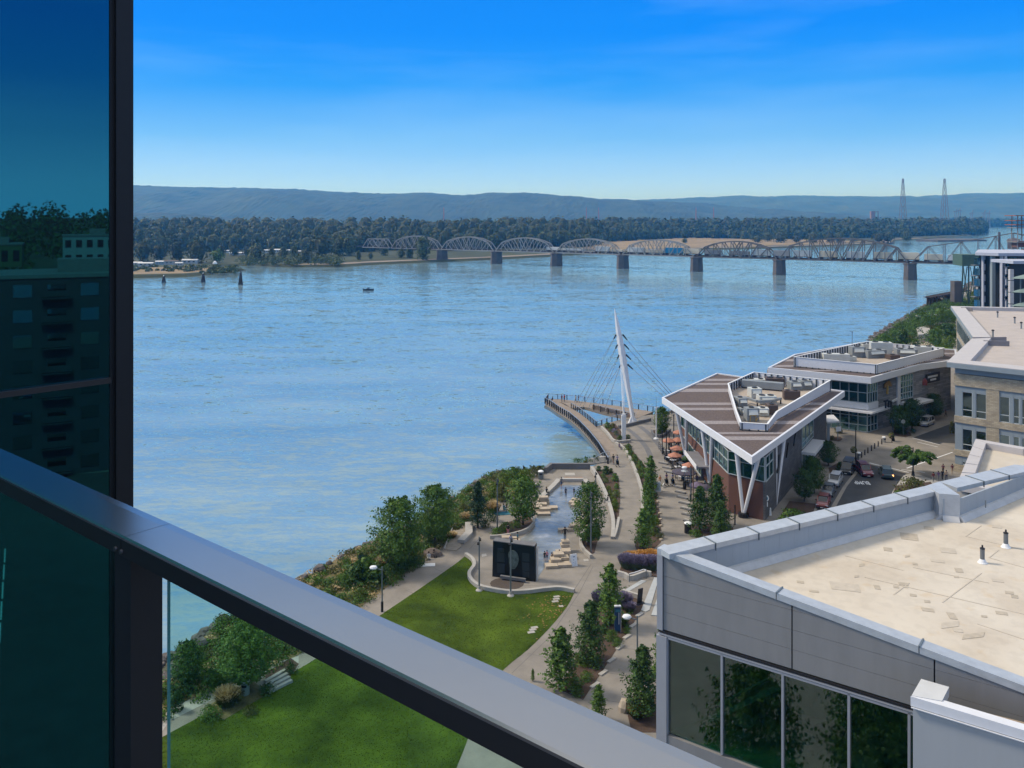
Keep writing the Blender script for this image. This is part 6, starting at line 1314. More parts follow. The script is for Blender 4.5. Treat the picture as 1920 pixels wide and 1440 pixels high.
# lower white annex parapet in front
AX = 37.6; a0 = WY(1709, 1305, AX); dA = Vector((1.397, -1)).normalized(); oA = oF; t = Thing('annex_parapet', 'white capped low wing corner in the bottom right before the grey panels', 'annex', (a0.x, a0.y, 5))
za = a0.z; p0 = a0.xy; p1 = p0 + dA * 14; bkd = Vector((.62, .785)).normalized(); bw = 1.75
b = MB(); b.prism([p0 + bkd * .05 + dA * .05, p1, p1 - oA * .45, p0 - oA * .45 + dA * .1], 5, za - .30); t.part('wall', b, pm('white sheet wall', (.34, .36, .38), .5, var=.03, scale=2, bump=.05, bscale=10, stretch=(1, 1, .05)))
b = MB(); b.prism([p0 + bkd * .5, p0 + bkd * bw, p0 + bkd * bw + dA * .9, p0 + bkd * .5 + dA * .9], 5, za - .3); t.part('side_wall', b, MATS['white sheet wall'])
b = MB(); b.prism([p0 + dA * -.03 + oA * .04, p1 + oA * .04, p1 - oA * .55, p0 - oA * .55 + dA * .3], za - .42, [za, za - .0, za - .04, za - .04]); t.part('coping', b, M_whitem)
b = MB(); b.prism([p0 + bkd * .02, p0 + bkd * bw, p0 + bkd * bw + dA * 1.15, p0 + dA * 1.15 + bkd * .35], za - .42, za + .015); t.part('end_cap', b, pm('light cap', (.52, .53, .54), .5, var=.08))
b = MB(); b.bar((*(p0 + oA * .08), za - .46), (*(p1 + oA * .08), za - .46), .06, .04); t.part('drip_edge', b, M_whitem)
b = MB(); b.prism([p0 + dA * .9 + bkd * .3, p1 - oA * .5, p1 - oA * 3.2, p0 + dA * .9 + bkd * bw], za - 1.1, za - .75); t.part('roof', b, pm('stained tan roof', (.30, .235, .17), .85, var=.25, scale=1.5))
# ================================================================ the balcony: rail, posts, glass, and the bay window of the own tower
rd = Vector((.771, -.637)); rn = Vector((.637, .771)); ZR = CH - .5
M_rail = pm('anodised bronze rail', (.46, .44, .43), .23, metal=1, var=.03, scale=5)
M_raild = pm('dark bronze fascia', (.030, .030, .034), .42, metal=.5, var=.04, scale=20)
e0 = P(0, 838, ZR).xy; nr0 = P(225, 1009, ZR).xy; jn = (nr0 - e0).dot(rd)
RWD = .084
rail = Thing('balcony_railing', 'dark bronze balcony railing with a wide brushed top rail crossing the lower left', 'railing', (e0.x, e0.y, ZR - 1.05))
def rp(s, o, z): p = e0 + rd * s - rn * o; return (p.x, p.y, z)
for (s0, s1) in ((-.35, jn - .0006), (jn + .0006, 3.2)):
 b = MB(); prof_ = [(0, -.012), (.004, 0), (.018, .0004), (RWD - .006, 0), (RWD, -.004), (RWD, -.026), (.0, -.026)]; n = len(prof_)
 b.add([rp(s, o, ZR + z) for s in (s0, s1) for o, z in prof_], [(i, (i + 1) % n, (i + 1) % n + n, i + n) for i in range(n)] + [tuple(range(n))[::-1], tuple(range(n, 2 * n))]); rail.part('top_rail', b, M_rail)
 b = MB(); b.add([rp(s, o, ZR + z) for s in (s0, s1) for o, z in ((RWD + .0012, -.002), (RWD + .0012, -.028), (RWD - .01, -.028), (RWD - .01, -.002))], [(0, 1, 5, 4), (1, 2, 6, 5), (2, 3, 7, 6), (3, 0, 4, 7)]); rail.part('rail_fascia', b, M_raild)
 b = MB(); b.add([rp(s, o, ZR + z) for s in (s0, s1) for o, z in ((RWD - .008, -.0275), (RWD - .008, -.034), (RWD - .05, -.034), (RWD - .05, -.0275))], [(0, 1, 5, 4), (1, 2, 6, 5), (2, 3, 7, 6), (3, 0, 4, 7), (0, 3, 2, 1), (4, 5, 6, 7)]); rail.part('glazing_channel', b, M_raild)
def post_at(px_left, w, v, inset_=.012):
 pp = None; t_ = (px_left - 960) / FPX; base = e0 - rn * (RWD - inset_); s = (t_ * base.y - base.x) / (rd.x - t_ * rd.y); a = base + rd * s
 c = [a, a + rd * w, a + rd * w + rn * v, a + rn * v]; b = MB(); b.prism(c, ZR - 1.1, ZR - .0265); o = rail.part('post', b, pm('post bronze', (.012, .013, .016), .55, metal=0, var=.06, scale=60)); return s
sp_ = post_at(215, .0535, .052)
b0 = e0 - rn * (RWD + .0012)
for k, px in enumerate((217.5, 228)):
 t_ = (px - 960) / FPX; s = (t_ * b0.y - b0.x) / (rd.x - t_ * rd.y); p = b0 + rd * s; b = MB(); z = ZR - .0205; b.tube((p.x + rn.x * .001, p.y + rn.y * .001, z), (p.x - rn.x * .003, p.y - rn.y * .003, z), .0042, .0034, 14); rail.part('bolt', b, pm('bolt', (.10, .10, .11), .35, metal=.7, var=0))
M_bglass = clear_glass('guard glass', (.80, .95, .93), .045, .01); M_edge = pm('glass edge', (.10, .24, .24), .2, var=0)
def guard(s0, s1, o=.045):
 b = MB(); q = []
 for s in (s0, s1):
  for oo in (o, o + .0035): q.append(e0 + rd * s - rn * oo)
 b.prism([q[0], q[2], q[3], q[1]], ZR - 1.0, ZR - .032); rail.part('glass_panel', b, M_bglass)
 for s in (s0, s1):
  b = MB(); a = e0 + rd * s - rn * (o - .0005); c = e0 + rd * s - rn * (o + .0040); b.bar((*((a + c) / 2), ZR - 1.0), (*((a + c) / 2), ZR - .032), (.0045), .0015, up=(rd.x, rd.y, 0)); rail.part('glass_edge', b, M_edge)
bb = e0 - rn * .045; t_ = (318.5 - 960) / FPX; sg = (t_ * bb.y - bb.x) / (rd.x - t_ * rd.y)
guard(sg, 3.1); guard(-.3, sp_ - .004)
# bay window of the tower
wY = 2.6; wc = Vector((tq(245, wY), wY)); wd = Vector((-.948, -1)).normalized(); wo = Vector((.726, -.688)).normalized()
M_bay = mirror_glass('blue mirror glass', (.035, .27, .32), .012, (.001, .004, .007), .62)
bay = Thing('bay_window', 'tall dark framed corner window with blue mirror glass on the left', 'window', (wc.x, wc.y, CH - 2))
b = MB(); back = Vector((-.41, .912)); b.prism([wc, wc + wd * .012 + Vector((-.046, -.018)), wc + Vector((-.072, .0)) + wd * .03 + back * .1, wc + back * .12 + Vector((.0, 0))], CH - 3.2, CH + 2.6)
M_bfr = pm('bay frame bronze', (.022, .022, .025), .45, metal=.4, var=.05, scale=40)
fw_s = None
def wat(px):
 t_ = (px - 960) / FPX; return (t_ * wc.y - wc.x) / (wd.x - t_ * wd.y)
s205, s213 = wat(205), wat(213)
b = MB(); b.prism([wc + wo * .02, wc + wd * s213 + wo * .02, wc + wd * s213 - wo * .08, wc - wo * .08 + wd * .012], CH - 3.2, CH + 2.6); bay.part('jamb', b, M_bfr)
b = MB(); b.prism([wc + wd * s213 + wo * .004, wc + wd * s205 + wo * .004, wc + wd * s205 - wo * .05, wc + wd * s213 - wo * .05], CH - 3.2, CH + 2.6); bay.part('gasket', b, M_black)
zm = WY(205, 712, (wc + wd * s205).y).z
for z0_, z1_ in ((CH - 3.2, zm - .009), (zm + .009, CH + 2.6)):
 b = MB(); b.prism([wc + wd * s205, wc + wd * 3.2, wc + wd * 3.2 - wo * .02, wc + wd * s205 - wo * .02], z0_, z1_); bay.part('glass_pane', b, M_bay)
b = MB(); b.prism([wc + wd * s205 + wo * .016, wc + wd * 3.2 + wo * .016, wc + wd * 3.2 - wo * .04, wc + wd * s205 - wo * .04], zm - .008, zm + .008); bay.part('transom', b, pm('transom bronze', (.05, .045, .045), .4, metal=.5, var=.03))
b = MB(); b.prism([wc + wd * .05 - wo * .10, wc + wd * 3.2 - wo * .10, wc + wd * 3.2 - wo * .2, wc + wd * .05 - wo * .2], CH - 3.2, CH + 2.6); bay.part('inner_wall', b, M_black)
b = MB(); b.prism([(-3.2, .9), (2.6, -1.2), (2.6, -4), (-5, -4)], 5, CH - 1.75); tag(b.build('tower_block', pm('tower concrete', (.25, .25, .25), .8)), 'body of the tower that carries the balcony, below the camera', 'building')
# ================================================================ the plaza: water play, monument, walls, beds
def poly_sheet(pts, z, name, m, base=5.0):
 b = MB(); L = smooth_line(PL(pts) + [P(*pts[0])], 3)[:-1]; b.prism(L, base, z); return b.build(name, m)
M_fount = bpy.data.materials.new('shallow water'); M_fount.use_nodes = True
def fw_():
 n = M_fount.node_tree.nodes; l = M_fount.node_tree.links; b = n['Principled BSDF']; b.inputs['Base Color'].default_value = (.2, .23, .25, 1); b.inputs['Roughness'].default_value = .16; b.inputs['Specular IOR Level'].default_value = .9
 g = n.new('ShaderNodeNewGeometry'); t = n.new('ShaderNodeTexNoise'); t.inputs['Scale'].default_value = 1.6; t.inputs['Detail'].default_value = 6; l.new(g.outputs['Position'], t.inputs['Vector'])
 bp = n.new('ShaderNodeBump'); bp.inputs['Strength'].default_value = .7; bp.inputs['Distance'].default_value = .12; l.new(t.outputs['Fac'], bp.inputs['Height']); l.new(bp.outputs[0], b.inputs['Normal'])
 t2 = n.new('ShaderNodeTexNoise'); t2.inputs['Scale'].default_value = .5; t2.inputs['Detail'].default_value = 8; l.new(g.outputs['Position'], t2.inputs['Vector'])
 r = n.new('ShaderNodeValToRGB'); ramp(r, [(.35, (.12, .135, .14)), (.62, (.22, .24, .25)), (.75, (.34, .35, .36))]); l.new(t2.outputs['Fac'], r.inputs[0]); l.new(r.outputs[0], b.inputs['Base Color'])
fw_()
b = MB(); pts = z2([(735, 240), (930, 240), (925, 300), (905, 420), (905, 520), (872, 560), (742, 652), (770, 700), (755, 790), (660, 870), (600, 950), (512, 1085), (480, 1000), (450, 900), (380, 790), (365, 720), (480, 640), (492, 560), (520, 500), (610, 520), (645, 470), (612, 385), (622, 320)])
b.sheet(PL(pts), 5.018); struct(b.build('fountain_water', M_fount))
b = MB(); w_ = smooth_line(PL(z2([(540, 375), (600, 318), (655, 265), (712, 205)])), 2); b.wall([tuple(p) for p in w_], .8, 5.0, 5.45)
o = b.build('channel_wall', M_conc2); tag(o, 'pale concrete wall along the left side of the water channel', 'wall')
b = MB(); b.wall([P(*q)[:2] for q in z2([(722, 205), (935, 205)])], .7, 5.0, 5.5); tag(b.build('channel_wall', M_conc2), 'short pale concrete wall across the head of the water channel', 'wall')
b = MB(); b.wall([P(*q)[:2] for q in z2([(945, 208), (975, 250), (985, 300)])], .7, 5.0, 5.5); tag(b.build('channel_wall', M_conc2), 'pale concrete wall at the right of the channel head, half behind the upright tree', 'wall')
b = MB(); b.wall([P(*q)[:2] for q in z2([(590, 130), (640, 90), (990, 92)])], .55, 5.0, 5.95); tag(b.build('parapet_wall', M_concd), 'dark concrete parapet along the river end of the plaza', 'wall')
def slab_quad(pts, z, name, m, lab=None, cat=None, kind=None, grp=None, base=5.0):
 b = MB(); b.prism([p[:2] for p in PL(pts)], base, z); o = b.build(name, m); tag(o, lab, cat, grp, kind); return o
slab_quad(z2([(765, 128), (850, 128), (855, 150), (765, 150)]), 5.022, 'ground_plate', M_conc2, kind='structure')
slab_quad(z2([(760, 165), (925, 165), (935, 198), (725, 198)]), 5.02, 'rust_paving', pm('rusty paving', (.24, .15, .10), .85, var=.2), kind='structure')
for q in ([(15, 860), (55, 855), (60, 878), (18, 885)], [(930, 905), (975, 903), (978, 922), (935, 925)]): slab_quad(z2(q), 5.02, 'ground_plate', M_conc2, kind='structure')
# sandstone block piles
def blocks(c, lay, label, rz=0.0, grp='piled sandstone blocks in the water play'):
 c = P(*c); 
 for (dx, dy, w, d, lvl) in lay:
  b = MB(); h = .34; b.box((0, 0, h / 2), (w, d, h - .02)); o = b.build('stone_block', M_sand); o.location = (c.x + dx, c.y + dy, 5.01 + lvl * h); o.rotation_euler = (0, 0, rz + rnd.uniform(-.04, .04)); tag(o, label, 'stone block', grp)
blocks(z2([(670, 970)])[0], [(-.4, -.2, 1.5, 1.1, 0), (1.2, .2, 1.7, 1.2, 0), (.1, .9, 1.4, 1.1, 0), (.2, .9, 1.3, 1.0, 1), (.3, 1.9, 1.4, 1.2, 0), (1.2, 1.6, 1.2, 1.3, 1), (.6, 1.7, 1.3, 1.0, 2), (1.5, 2.8, 1.3, 1.2, 0), (1.0, 3.2, 1.3, 1, 1), (1.6, 2.6, 1.1, .9, 2)], 'beige stone block in the near pile beside the white board sign', .12)
blocks(z2([(765, 850)])[0], [(.1, 0, 1.2, 1.1, 0), (.1, 0, 1.1, 1.0, 1), (0, .6, 1.1, 1.0, 2), (.1, .8, 1.0, .9, 3)], 'beige stone block in the tall stack under the dark-clothed figure', .1)
blocks(z2([(800, 650)])[0], [(-.4, 0, 2.2, .7, 0), (.9, .6, 1.7, 1.1, 0), (1.0, .7, 1.6, 1.0, 1), (1.5, 2.0, 1.5, 1.3, 0), (1.7, 1.9, 1.4, 1.0, 1), (1.9, 2.3, 1.2, .9, 2), (2.3, .9, 1.3, .9, 0), (1.8, 3.4, 1.2, 1, 0), (2.0, 3.4, 1.1, .9, 1)], 'beige stone block in the stepped pile left of the upright tree', .1)
blocks(z2([(570, 505)])[0], [(0, 0, 2.0, 1.1, 0), (-.3, 1.5, 2.2, 1.2, 0), (.2, 1.0, 1.8, 1.0, 1), (1.1, 2.5, 2.2, 1.1, 0), (-.5, 3.2, 2.0, 1.2, 0), (-.3, 3.0, 1.8, 1.0, 1), (.2, 5.0, 1.8, 1.2, 0), (.1, 5.1, 1.7, 1.0, 1), (.2, 5.0, 1.4, .9, 2), (-.7, 1.8, 1.2, 1, 1)], 'beige stone block in the far left pile below the channel wall', .05)
blocks(z2([(290, 760)])[0], [(-.9, .3, 1.6, 1.0, 0), (.3, .3, 1.4, 1.0, 0), (-.2, 1.0, 1.6, 1.0, 0), (-.8, .6, 1.2, .9, 1)], 'beige stone block right behind the black monument', .05)
blocks(z2([(858, 430)])[0], [(0, 0, 1.2, .9, 0), (-.2, 1.2, 1.3, .9, 0), (.2, 2.4, 1.2, 1.0, 0)], 'beige stone block partly hidden behind the upright tree crown', -.4)
# monument: black sloping granite wall with panels and a relief
m0, m1 = P(923, 1081), P(1004, 1091); md = (m1 - m0).normalized(); mn = Vector((md.y, -md.x, 0)); mn = mn if mn.y < 0 else -mn; ML = (m1 - m0).length
mon = Thing('monument_wall', 'black granite monument wall with dark panels and a pale relief in its middle', 'monument', m0)
M_gran = pm('black granite', (.008, .011, .012), .32, var=.2, scale=3, spec=.35)
hL, hR = 4.25, 4.15; th = 1.0
b = MB(); A0, A1 = m0, m1; tl, tr_ = m0 + md * .08 + mn * -.05, m1 - md * .12 + mn * -.05
vs = [(A0.x, A0.y, 5), (A1.x, A1.y, 5), (tr_.x, tr_.y, 5 + hR), (tl.x, tl.y, 5 + hL)]; vs += [(x - mn.x * th, y - mn.y * th, z) for x, y, z in vs]
b.add(vs, [(0, 1, 2, 3), (7, 6, 5, 4), (0, 4, 5, 1), (1, 5, 6, 2), (2, 6, 7, 3), (3, 7, 4, 0)]); mon.part('wall', b, M_gran)
b = MB(); b.bar(tl + Vector((0, 0, 5.03 + hL - tl.z)) - mn * .5, tr_ + Vector((0, 0, 5.03 + hR - tr_.z)) - mn * .5, 1.1, .1); mon.part('coping', b, M_concd)
for fx, fz, w, h in ((.20, .78, .15, .10), (.20, .58, .17, .26), (.20, .27, .17, .26), (.78, .66, .16, .22), (.78, .40, .16, .24), (.78, .18, .15, .16)):
 p = m0 + md * (ML * fx) + mn * .03; b = MB(); b.box((p.x, p.y, 5 + 4.2 * fz), (w * ML, .06, h * 4.2), math.atan2(md.y, md.x)); mon.part('panel', b, pm('dark grey panel', (.022, .030, .032), .4, var=.1))
b = MB(); c = m0 + md * (ML * .49) + mn * .04; pr = []
for k in range(18):
 a = k / 18 * 6.283; rx_ = .62 * (1 + .18 * math.sin(3 * a + 1)); rz2 = 1.25 * (1 + .12 * math.cos(2 * a)); pr.append((c.x + md.x * math.cos(a) * rx_, c.y + md.y * math.cos(a) * rx_, 5 + 2.35 + math.sin(a) * rz2))
b.add(pr + [(x + mn.x * .1, y + mn.y * .1, z) for x, y, z in pr], [tuple(range(18, 36))] + [(i, (i + 1) % 18, (i + 1) % 18 + 18, i + 18) for i in range(18)]); mon.part('relief', b, pm('pale relief bronze', (.085, .11, .10), .7, var=.6, scale=2.2, bump=1, bscale=4))
b = MB(); c = m0 + md * (ML * .5) + mn * .5; b.bar(c - md * 1.5 + Vector((0, 0, .35)), c + md * 1.6 + Vector((0, 0, .3)), .35, .3); mon.part('step_bench', b, M_concd)
b = MB(); cc_ = m0 + md * (ML * .42) + mn * 1.4; ring = [(cc_.x + math.cos(a / 16 * 6.283) * 2.0, cc_.y + math.sin(a / 16 * 6.283) * 1.7) for a in range(16)]; b.prism(ring, 5.0, 5.02); struct(b.build('rust_paving', pm('dark gravel bed', (.075, .06, .05), .95, var=.3, scale=5)))
b = MB(); p = m1 - mn * .55 + md * .06; b.box((p.x, p.y, 5 + 2.0), (.1, .7, 4.0), math.atan2(md.y, md.x)); mon.part('water_sheet', b, pm('wet pale edge', (.4, .43, .45), .3))
# bed helper: a mulch sheet with an optional concrete curb wall
def bed(pts, name='planting_bed', z=5.03, m=M_mulch):
 b = MB(); b.prism([p[:2] for p in PL(pts)], 4.99, z); return struct(b.build(name, m))
def curb(pts, lab, w=.35, h=.35, m=M_conc2, name='curb_wall', hs=None):
 L = smooth_line(PL(pts), 3); b = MB(); b.wall([tuple(p) for p in L], w, 5.0, [5 + h] * len(L) if hs is None else [5 + hs[0] + (hs[1] - hs[0]) * i / (len(L) - 1) for i in range(len(L))]); o = b.build(name, m); tag(o, lab, 'wall'); return o
bedA = z2([(1020, 105), (1165, 95), (1250, 180), (1262, 380), (1246, 540), (1212, 545), (1168, 400), (1130, 300), (1062, 180)]); bed(bedA)
curb(z2([(1005, 108), (1060, 190), (1120, 310), (1158, 410), (1185, 500), (1200, 600), (1192, 725)]), 'long bent concrete seat wall left of the narrow shrub bed', .5, .5, hs=(.75, .35))
curb(z2([(1250, 545), (1232, 640), (1205, 725)]), 'short concrete wall closing the tip of the narrow shrub bed', .35, .35)
bedB = z3([(340, 195), (460, 190), (470, 240), (600, 400), (700, 600), (745, 800), (772, 1000), (772, 1200), (700, 1270), (520, 1280), (500, 1240), (560, 1000), (590, 870), (585, 700), (515, 450), (385, 240)]); bed(bedB)
curb(z3([(300, 180), (360, 215), (430, 300), (510, 480), (560, 640), (580, 760), (577, 880)]), 'long curved concrete wall between the promenade and the tree strip', .45, .45)
bedC = z5([(690, 1080), (780, 1055), (830, 1120), (905, 1175), (912, 1200), (790, 1205), (740, 1150)]); bed(bedC)
curb(z5([(665, 1095), (720, 1150), (780, 1215), (910, 1210)]), 'angled concrete wall round the bed at the foot of the white pillar', .4, .5)
curb(z5([(810, 1095), (900, 1075), (1000, 1050), (1078, 1030)]), 'dark low concrete wall at the foot of the leaning mast', .5, .6, m=M_concd)
bedL = z2([(92, 705), (120, 655), (200, 590), (290, 560), (370, 520), (430, 508), (470, 540), (478, 590), (420, 640), (330, 675), (200, 712)]); bed(bedL)
curb(z2([(90, 722), (200, 716), (330, 690), (425, 655), (482, 600), (478, 550), (440, 508)]), 'curving concrete wall round the bed with the single dark tree', .3, .5)
bedR = z2([(920, 690), (945, 640), (1070, 610), (1075, 680), (1050, 770), (1030, 850), (985, 868), (935, 800), (918, 740)]); bed(bedR)
curb(z2([(945, 665), (912, 720), (905, 780), (935, 840), (1000, 900)]), 'curving concrete wall round the bed with the upright tree', .35, .5)
bedF = z5([(1100, 1110), (1190, 1100), (1245, 1110), (1180, 1170), (1100, 1165)]); bed(bedF)
curb(z5([(1088, 1130), (1110, 1165), (1180, 1170), (1245, 1120)]), 'concrete planter edge under the small plaza tree', .35, .6, m=M_concd)
bedD = z4([(990, 165), (1035, 10), (1330, -20), (1330, 190), (1210, 178), (1085, 215)]); bed(bedD)
curb(z4([(985, 178), (1045, 195), (1085, 218), (1140, 205), (1215, 178), (1262, 185)]), 'concrete wall below the lavender clumps', .35, .6)
bedE = z4([(795, 290), (870, 285), (1010, 320), (1130, 365), (1205, 400), (1165, 500), (1010, 740), (880, 940), (690, 1225), (470, 1130), (560, 1000), (640, 855), (690, 740), (780, 520)]); bed(bedE)
curb(z4([(1015, 325), (1160, 372)]), 'thin concrete wall behind the grey lavender', .3, .5)
bedG = z4([(1060, 1330), (1120, 1200), (1330, 1150), (1380, 1500), (1100, 1500)]); bed(bedG)
bedH = z3([(1100, 940), (1180, 1010), (1520, 1040), (1530, 1100), (1380, 1110), (1130, 1150), (1090, 1100)]); bed(bedH)
bedS = PL([(1480, 940), (1530, 945), (1515, 990), (1450, 990)]); b = MB(); b.prism([p[:2] for p in bedS], 4.99, 5.05); struct(b.build('planting_bed', M_mulch))
bedT = PL([(1680, 912), (1745, 905), (1760, 925), (1700, 960), (1665, 950)]); b = MB(); b.prism([p[:2] for p in bedT], 4.99, 5.15); struct(b.build('planting_bed', M_mulch))
for q in (z7([(1110, 965), (1180, 915), (1290, 950), (1300, 975), (1250, 990)]), z7([(590, 1010), (620, 985), (700, 985), (720, 1005), (690, 1025)]), z7([(600, 1250), (690, 1200), (720, 1260), (620, 1320)])): bed(q)
# steps: pale broad treads beside the near building
for k, (pts) in enumerate(([(1025, 310), (1180, 215), (1225, 222), (1060, 320)], [(1180, 470), (1290, 195), (1330, 200), (1250, 470), (1215, 485)], [(1265, 515), (1330, 330), (1330, 520)])):
 slab_quad(z4(pts), 5.03 + .03 * k, 'paving_band', pm('pale blue grey paving', (.36, .38, .39), .8, var=.08), kind='structure')
# stone accents along the bed edges
for k, (x, y) in enumerate([(1165, 510), (1115, 600), (1060, 695), (1000, 785), (930, 895), (860, 1000), (790, 1105)]):
 c = P(*z4([(x, y)])[0]); b = MB(); b.box((0, 0, .06), (1.15, .38, .12)); o = b.build('edge_stone', M_conc2); o.location = c; o.rotation_euler = (0, 0, R(48)); tag(o, ORD[k] + ' pale flat stone along the lower walk edge, counted from the far end', 'stone', 'edge stones beside the lower walk')
for k, (x, y) in enumerate([(728, 670), (722, 720), (735, 785), (745, 840), (760, 905), (765, 968), (770, 1035), (770, 1105), (772, 1180)]):
 c = P(*z3([(x, y)])[0]); b = MB(); b.box((0, 0, .1), (.42, .34, .2), rnd.uniform(0, 1)); o = b.build('edge_stone', M_sand); o.location = c; tag(o, ORD[k] + ' small white stone along the tree strip, counted from the far end', 'stone', 'small stones beside the tree strip')
STR = [(805, 382), (845, 430), (865, 475), (955, 628), (980, 682), (1000, 738), (1020, 795), (1040, 855), (1055, 915), (1072, 985)]
for k, (x, y) in enumerate(STR):
 c = P(*z3([(x, y)])[0]); b = MB(); b.box((0, 0, .2), (1.7, .30, .06)); t = Thing('slat_seat', ORD[k] + ' narrow slat bar along the patio walk, counted from the far end', 'slat', c, 'slat bars along the patio walk', R(-38), local=True); t.part('slat', b, M_conc2); b = MB(); b.box((0, -.25, .09), (1.7, .5, .18)); t.part('base', b, M_concd)  # dark offset base puts the shade beside each slat into its colour
# overlook deck and bench
dk = z1([(830, 822), (905, 625), (1030, 600), (1030, 680), (975, 770), (985, 795), (935, 832)]); deckT = Thing('overlook_deck', 'small timber overlook deck with a bench between the bank trees', 'deck', P(*dk[0]))
dpl = [p[:2] for p in PL(dk)]; ys_ = [p[1] for p in dpl]; y = min(ys_)
while y < max(ys_):
 pl = clip_y(dpl, y, y + .27)
 if len(pl) > 2 and abs(area2(pl)) > .02: b = MB(); b.prism(pl, 5.0, 5.09 + rnd.uniform(0, .01)); deckT.part('plank', b, pm('silver deck timber', (.27, .235, .19), .85, var=.2, scale=2))
 y += .30
b = MB(); b.bar(P(*dk[0]) + Vector((0, 0, .1)), P(*dk[1]) + Vector((0, 0, .1)), .15, .25); deckT.part('edge_board', b, M_conc2)
t = Thing('concrete_bench', 'angled pale concrete bench on the overlook deck', 'bench', P(*z1([(1045, 700)])[0])); b = MB(); L = [P(*q) for q in z1([(1050, 600), (1052, 690), (980, 765)])]; b.wall([p[:2] for p in L], 1.0, 5.0, 5.5); t.part('seat', b, M_conc2); b = MB(); b.wall([p[:2] for p in L], .8, 4.95, 5.12); t.part('base', b, M_concd)
# stairs and walls by the river end
for k in range(5):
 slab_quad(z2([(975, 50 - k * 4), (1080, 30 - k * 4), (1170, 25 - k * 4), (1170, 34 - k * 4), (1085, 42 - k * 4), (978, 62 - k * 4)]), 5.25 + .12 * k, 'river_step', M_conc2, ORD[k] + ' step from below in the small flight at the river end', 'step', grp='steps at the river end of the plaza')
t = Thing('handrail', 'grey stair handrail at the river end of the plaza', 'handrail', P(*z2([(1000, 60)])[0])); b = MB(); L = [P(*q) for q in z2([(970, 70), (1030, 60), (1110, 10), (1165, 5)])]
for a, c in zip(L, L[1:]): b.bar(a + Vector((0, 0, 1.3)), c + Vector((0, 0, 1.3)), .09, .09)
t.part('rail', b, M_steel); b = MB()
for a in L: b.tube(a, a + Vector((0, 0, 1.3)), .05, n=6)
t.part('post', b, M_steel)
t = Thing('handrail', 'pale steel handrail on the wall below the lavender clumps', 'handrail', P(*z4([(1080, 235)])[0])); b = MB(); L = [P(*q) for q in z4([(1080, 232), (1125, 222), (1200, 195), (1222, 200)])]
for a, c in zip(L, L[1:]): b.bar(a + Vector((0, 0, 1.0)), c + Vector((0, 0, 1.0)), .08, .08)
t.part('rail', b, M_whitem); b = MB(); b.tube(L[0], L[0] + Vector((0, 0, 1)), .05, n=6); b.tube(L[-1], L[-1] + Vector((0, 0, 1)), .05, n=6); t.part('post', b, M_gmetal)
railing(None, [P(*q) for q in z5([(1100, 955), (1180, 965), (1330, 985)])], pier, 2.2)
# picnic style seats by the shrub bed
for (x, y, lab) in ((490, 262, 'pale stone bench between the bank shrubs and the plaza'), (385, 440, 'round stone seat edge by the plaza tree')):
 c = P(*z2([(x, y)])[0]); t = Thing('stone_bench', lab, 'bench', c); b = MB(); b.box((c.x, c.y, 5.42), (2.6, .7, .14), .9); t.part('seat', b, M_conc2); b = MB(); b.box((c.x, c.y, 5.18), (2.2, .5, .34), .9); t.part('base', b, M_concd)
# stairs slabs seen through the guard glass
for k in range(4):
 a, c = P(497 + k * 2, 1281 + k * 6.5), P(535 + k * 4, 1259 + k * 6.5); b = MB(); b.bar((a.x, a.y, 5.12), (c.x, c.y, 5.12), .35, .24); tag(b.build('lawn_step', M_conc2), ORD[k] + ' pale step between lower walk and lawn, counted from the top', 'step', 'pale steps beside the lawn')
bed([(497, 1262), (545, 1234), (560, 1245), (530, 1290), (500, 1300)])
bed([(380, 1330), (470, 1275), (505, 1300), (420, 1350)], m=M_soil)
# lower bank walk
b = MB(); b.sheet(PL([(250, 1400), (318, 1330), (400, 1290), (470, 1258), (560, 1230), (560, 1243), (480, 1275), (420, 1302), (318, 1352), (270, 1420)]), 5.015); struct(b.build('bank_walk', M_conc2))
# ================================================================ signs, bins, bollards, lamps
def a_board(px, py, label, h=1.15, rz=0, w=.75, face=(.62, .68, .75)):
 t = Thing('board_sign', label, 'sign', P(px, py), None, rz, local=True)
 for s in (-1, 1): b = MB(); b.add([(-w / 2, s * .32, 0), (w / 2, s * .32, 0), (w / 2, s * .05, h), (-w / 2, s * .05, h), (-w / 2, s * .35, 0), (w / 2, s * .35, 0), (w / 2, s * .08, h), (-w / 2, s * .08, h)], [(0, 1, 2, 3), (7, 6, 5, 4), (0, 4, 5, 1), (1, 5, 6, 2), (2, 6, 7, 3), (3, 7, 4, 0)]); o = t.part('board', b, M_white)
 b = MB(); b.add([(-w * .4, -.345, h * .12), (w * .4, -.345, h * .12), (w * .4, -.13, h * .88), (-w * .4, -.13, h * .88)], [(0, 1, 2, 3)]); t.part('printed_sheet', b, pm('sign print %g' % face[0], face, .6, var=0))
 for (fx, fz, s) in ((0, .8, .26), (-.05, .55, .10), (-.12, .32, .08), (.12, .35, .08), (.1, .2, .14)): b = MB(); yy = -.36 + .24 * fz; b.box((fx, yy, h * fz), (s, .02, .08)); t.part('print_mark', b, pm('blue print', (.06, .12, .28), .6, var=0))
 return t
a_board(1075, 1060, 'white folding board sign with blue print beside the near stone blocks', 1.4, .35, .85, (.66, .70, .74)); a_board(1233, 921, 'pale blue folding board sign at the tree strip beside the patio walk', 1.5, .1, .95, (.40, .50, .60)); a_board(1441, 965, 'small white folding board by the brick front corner', 1.0, 0, .7, (.58, .60, .62))
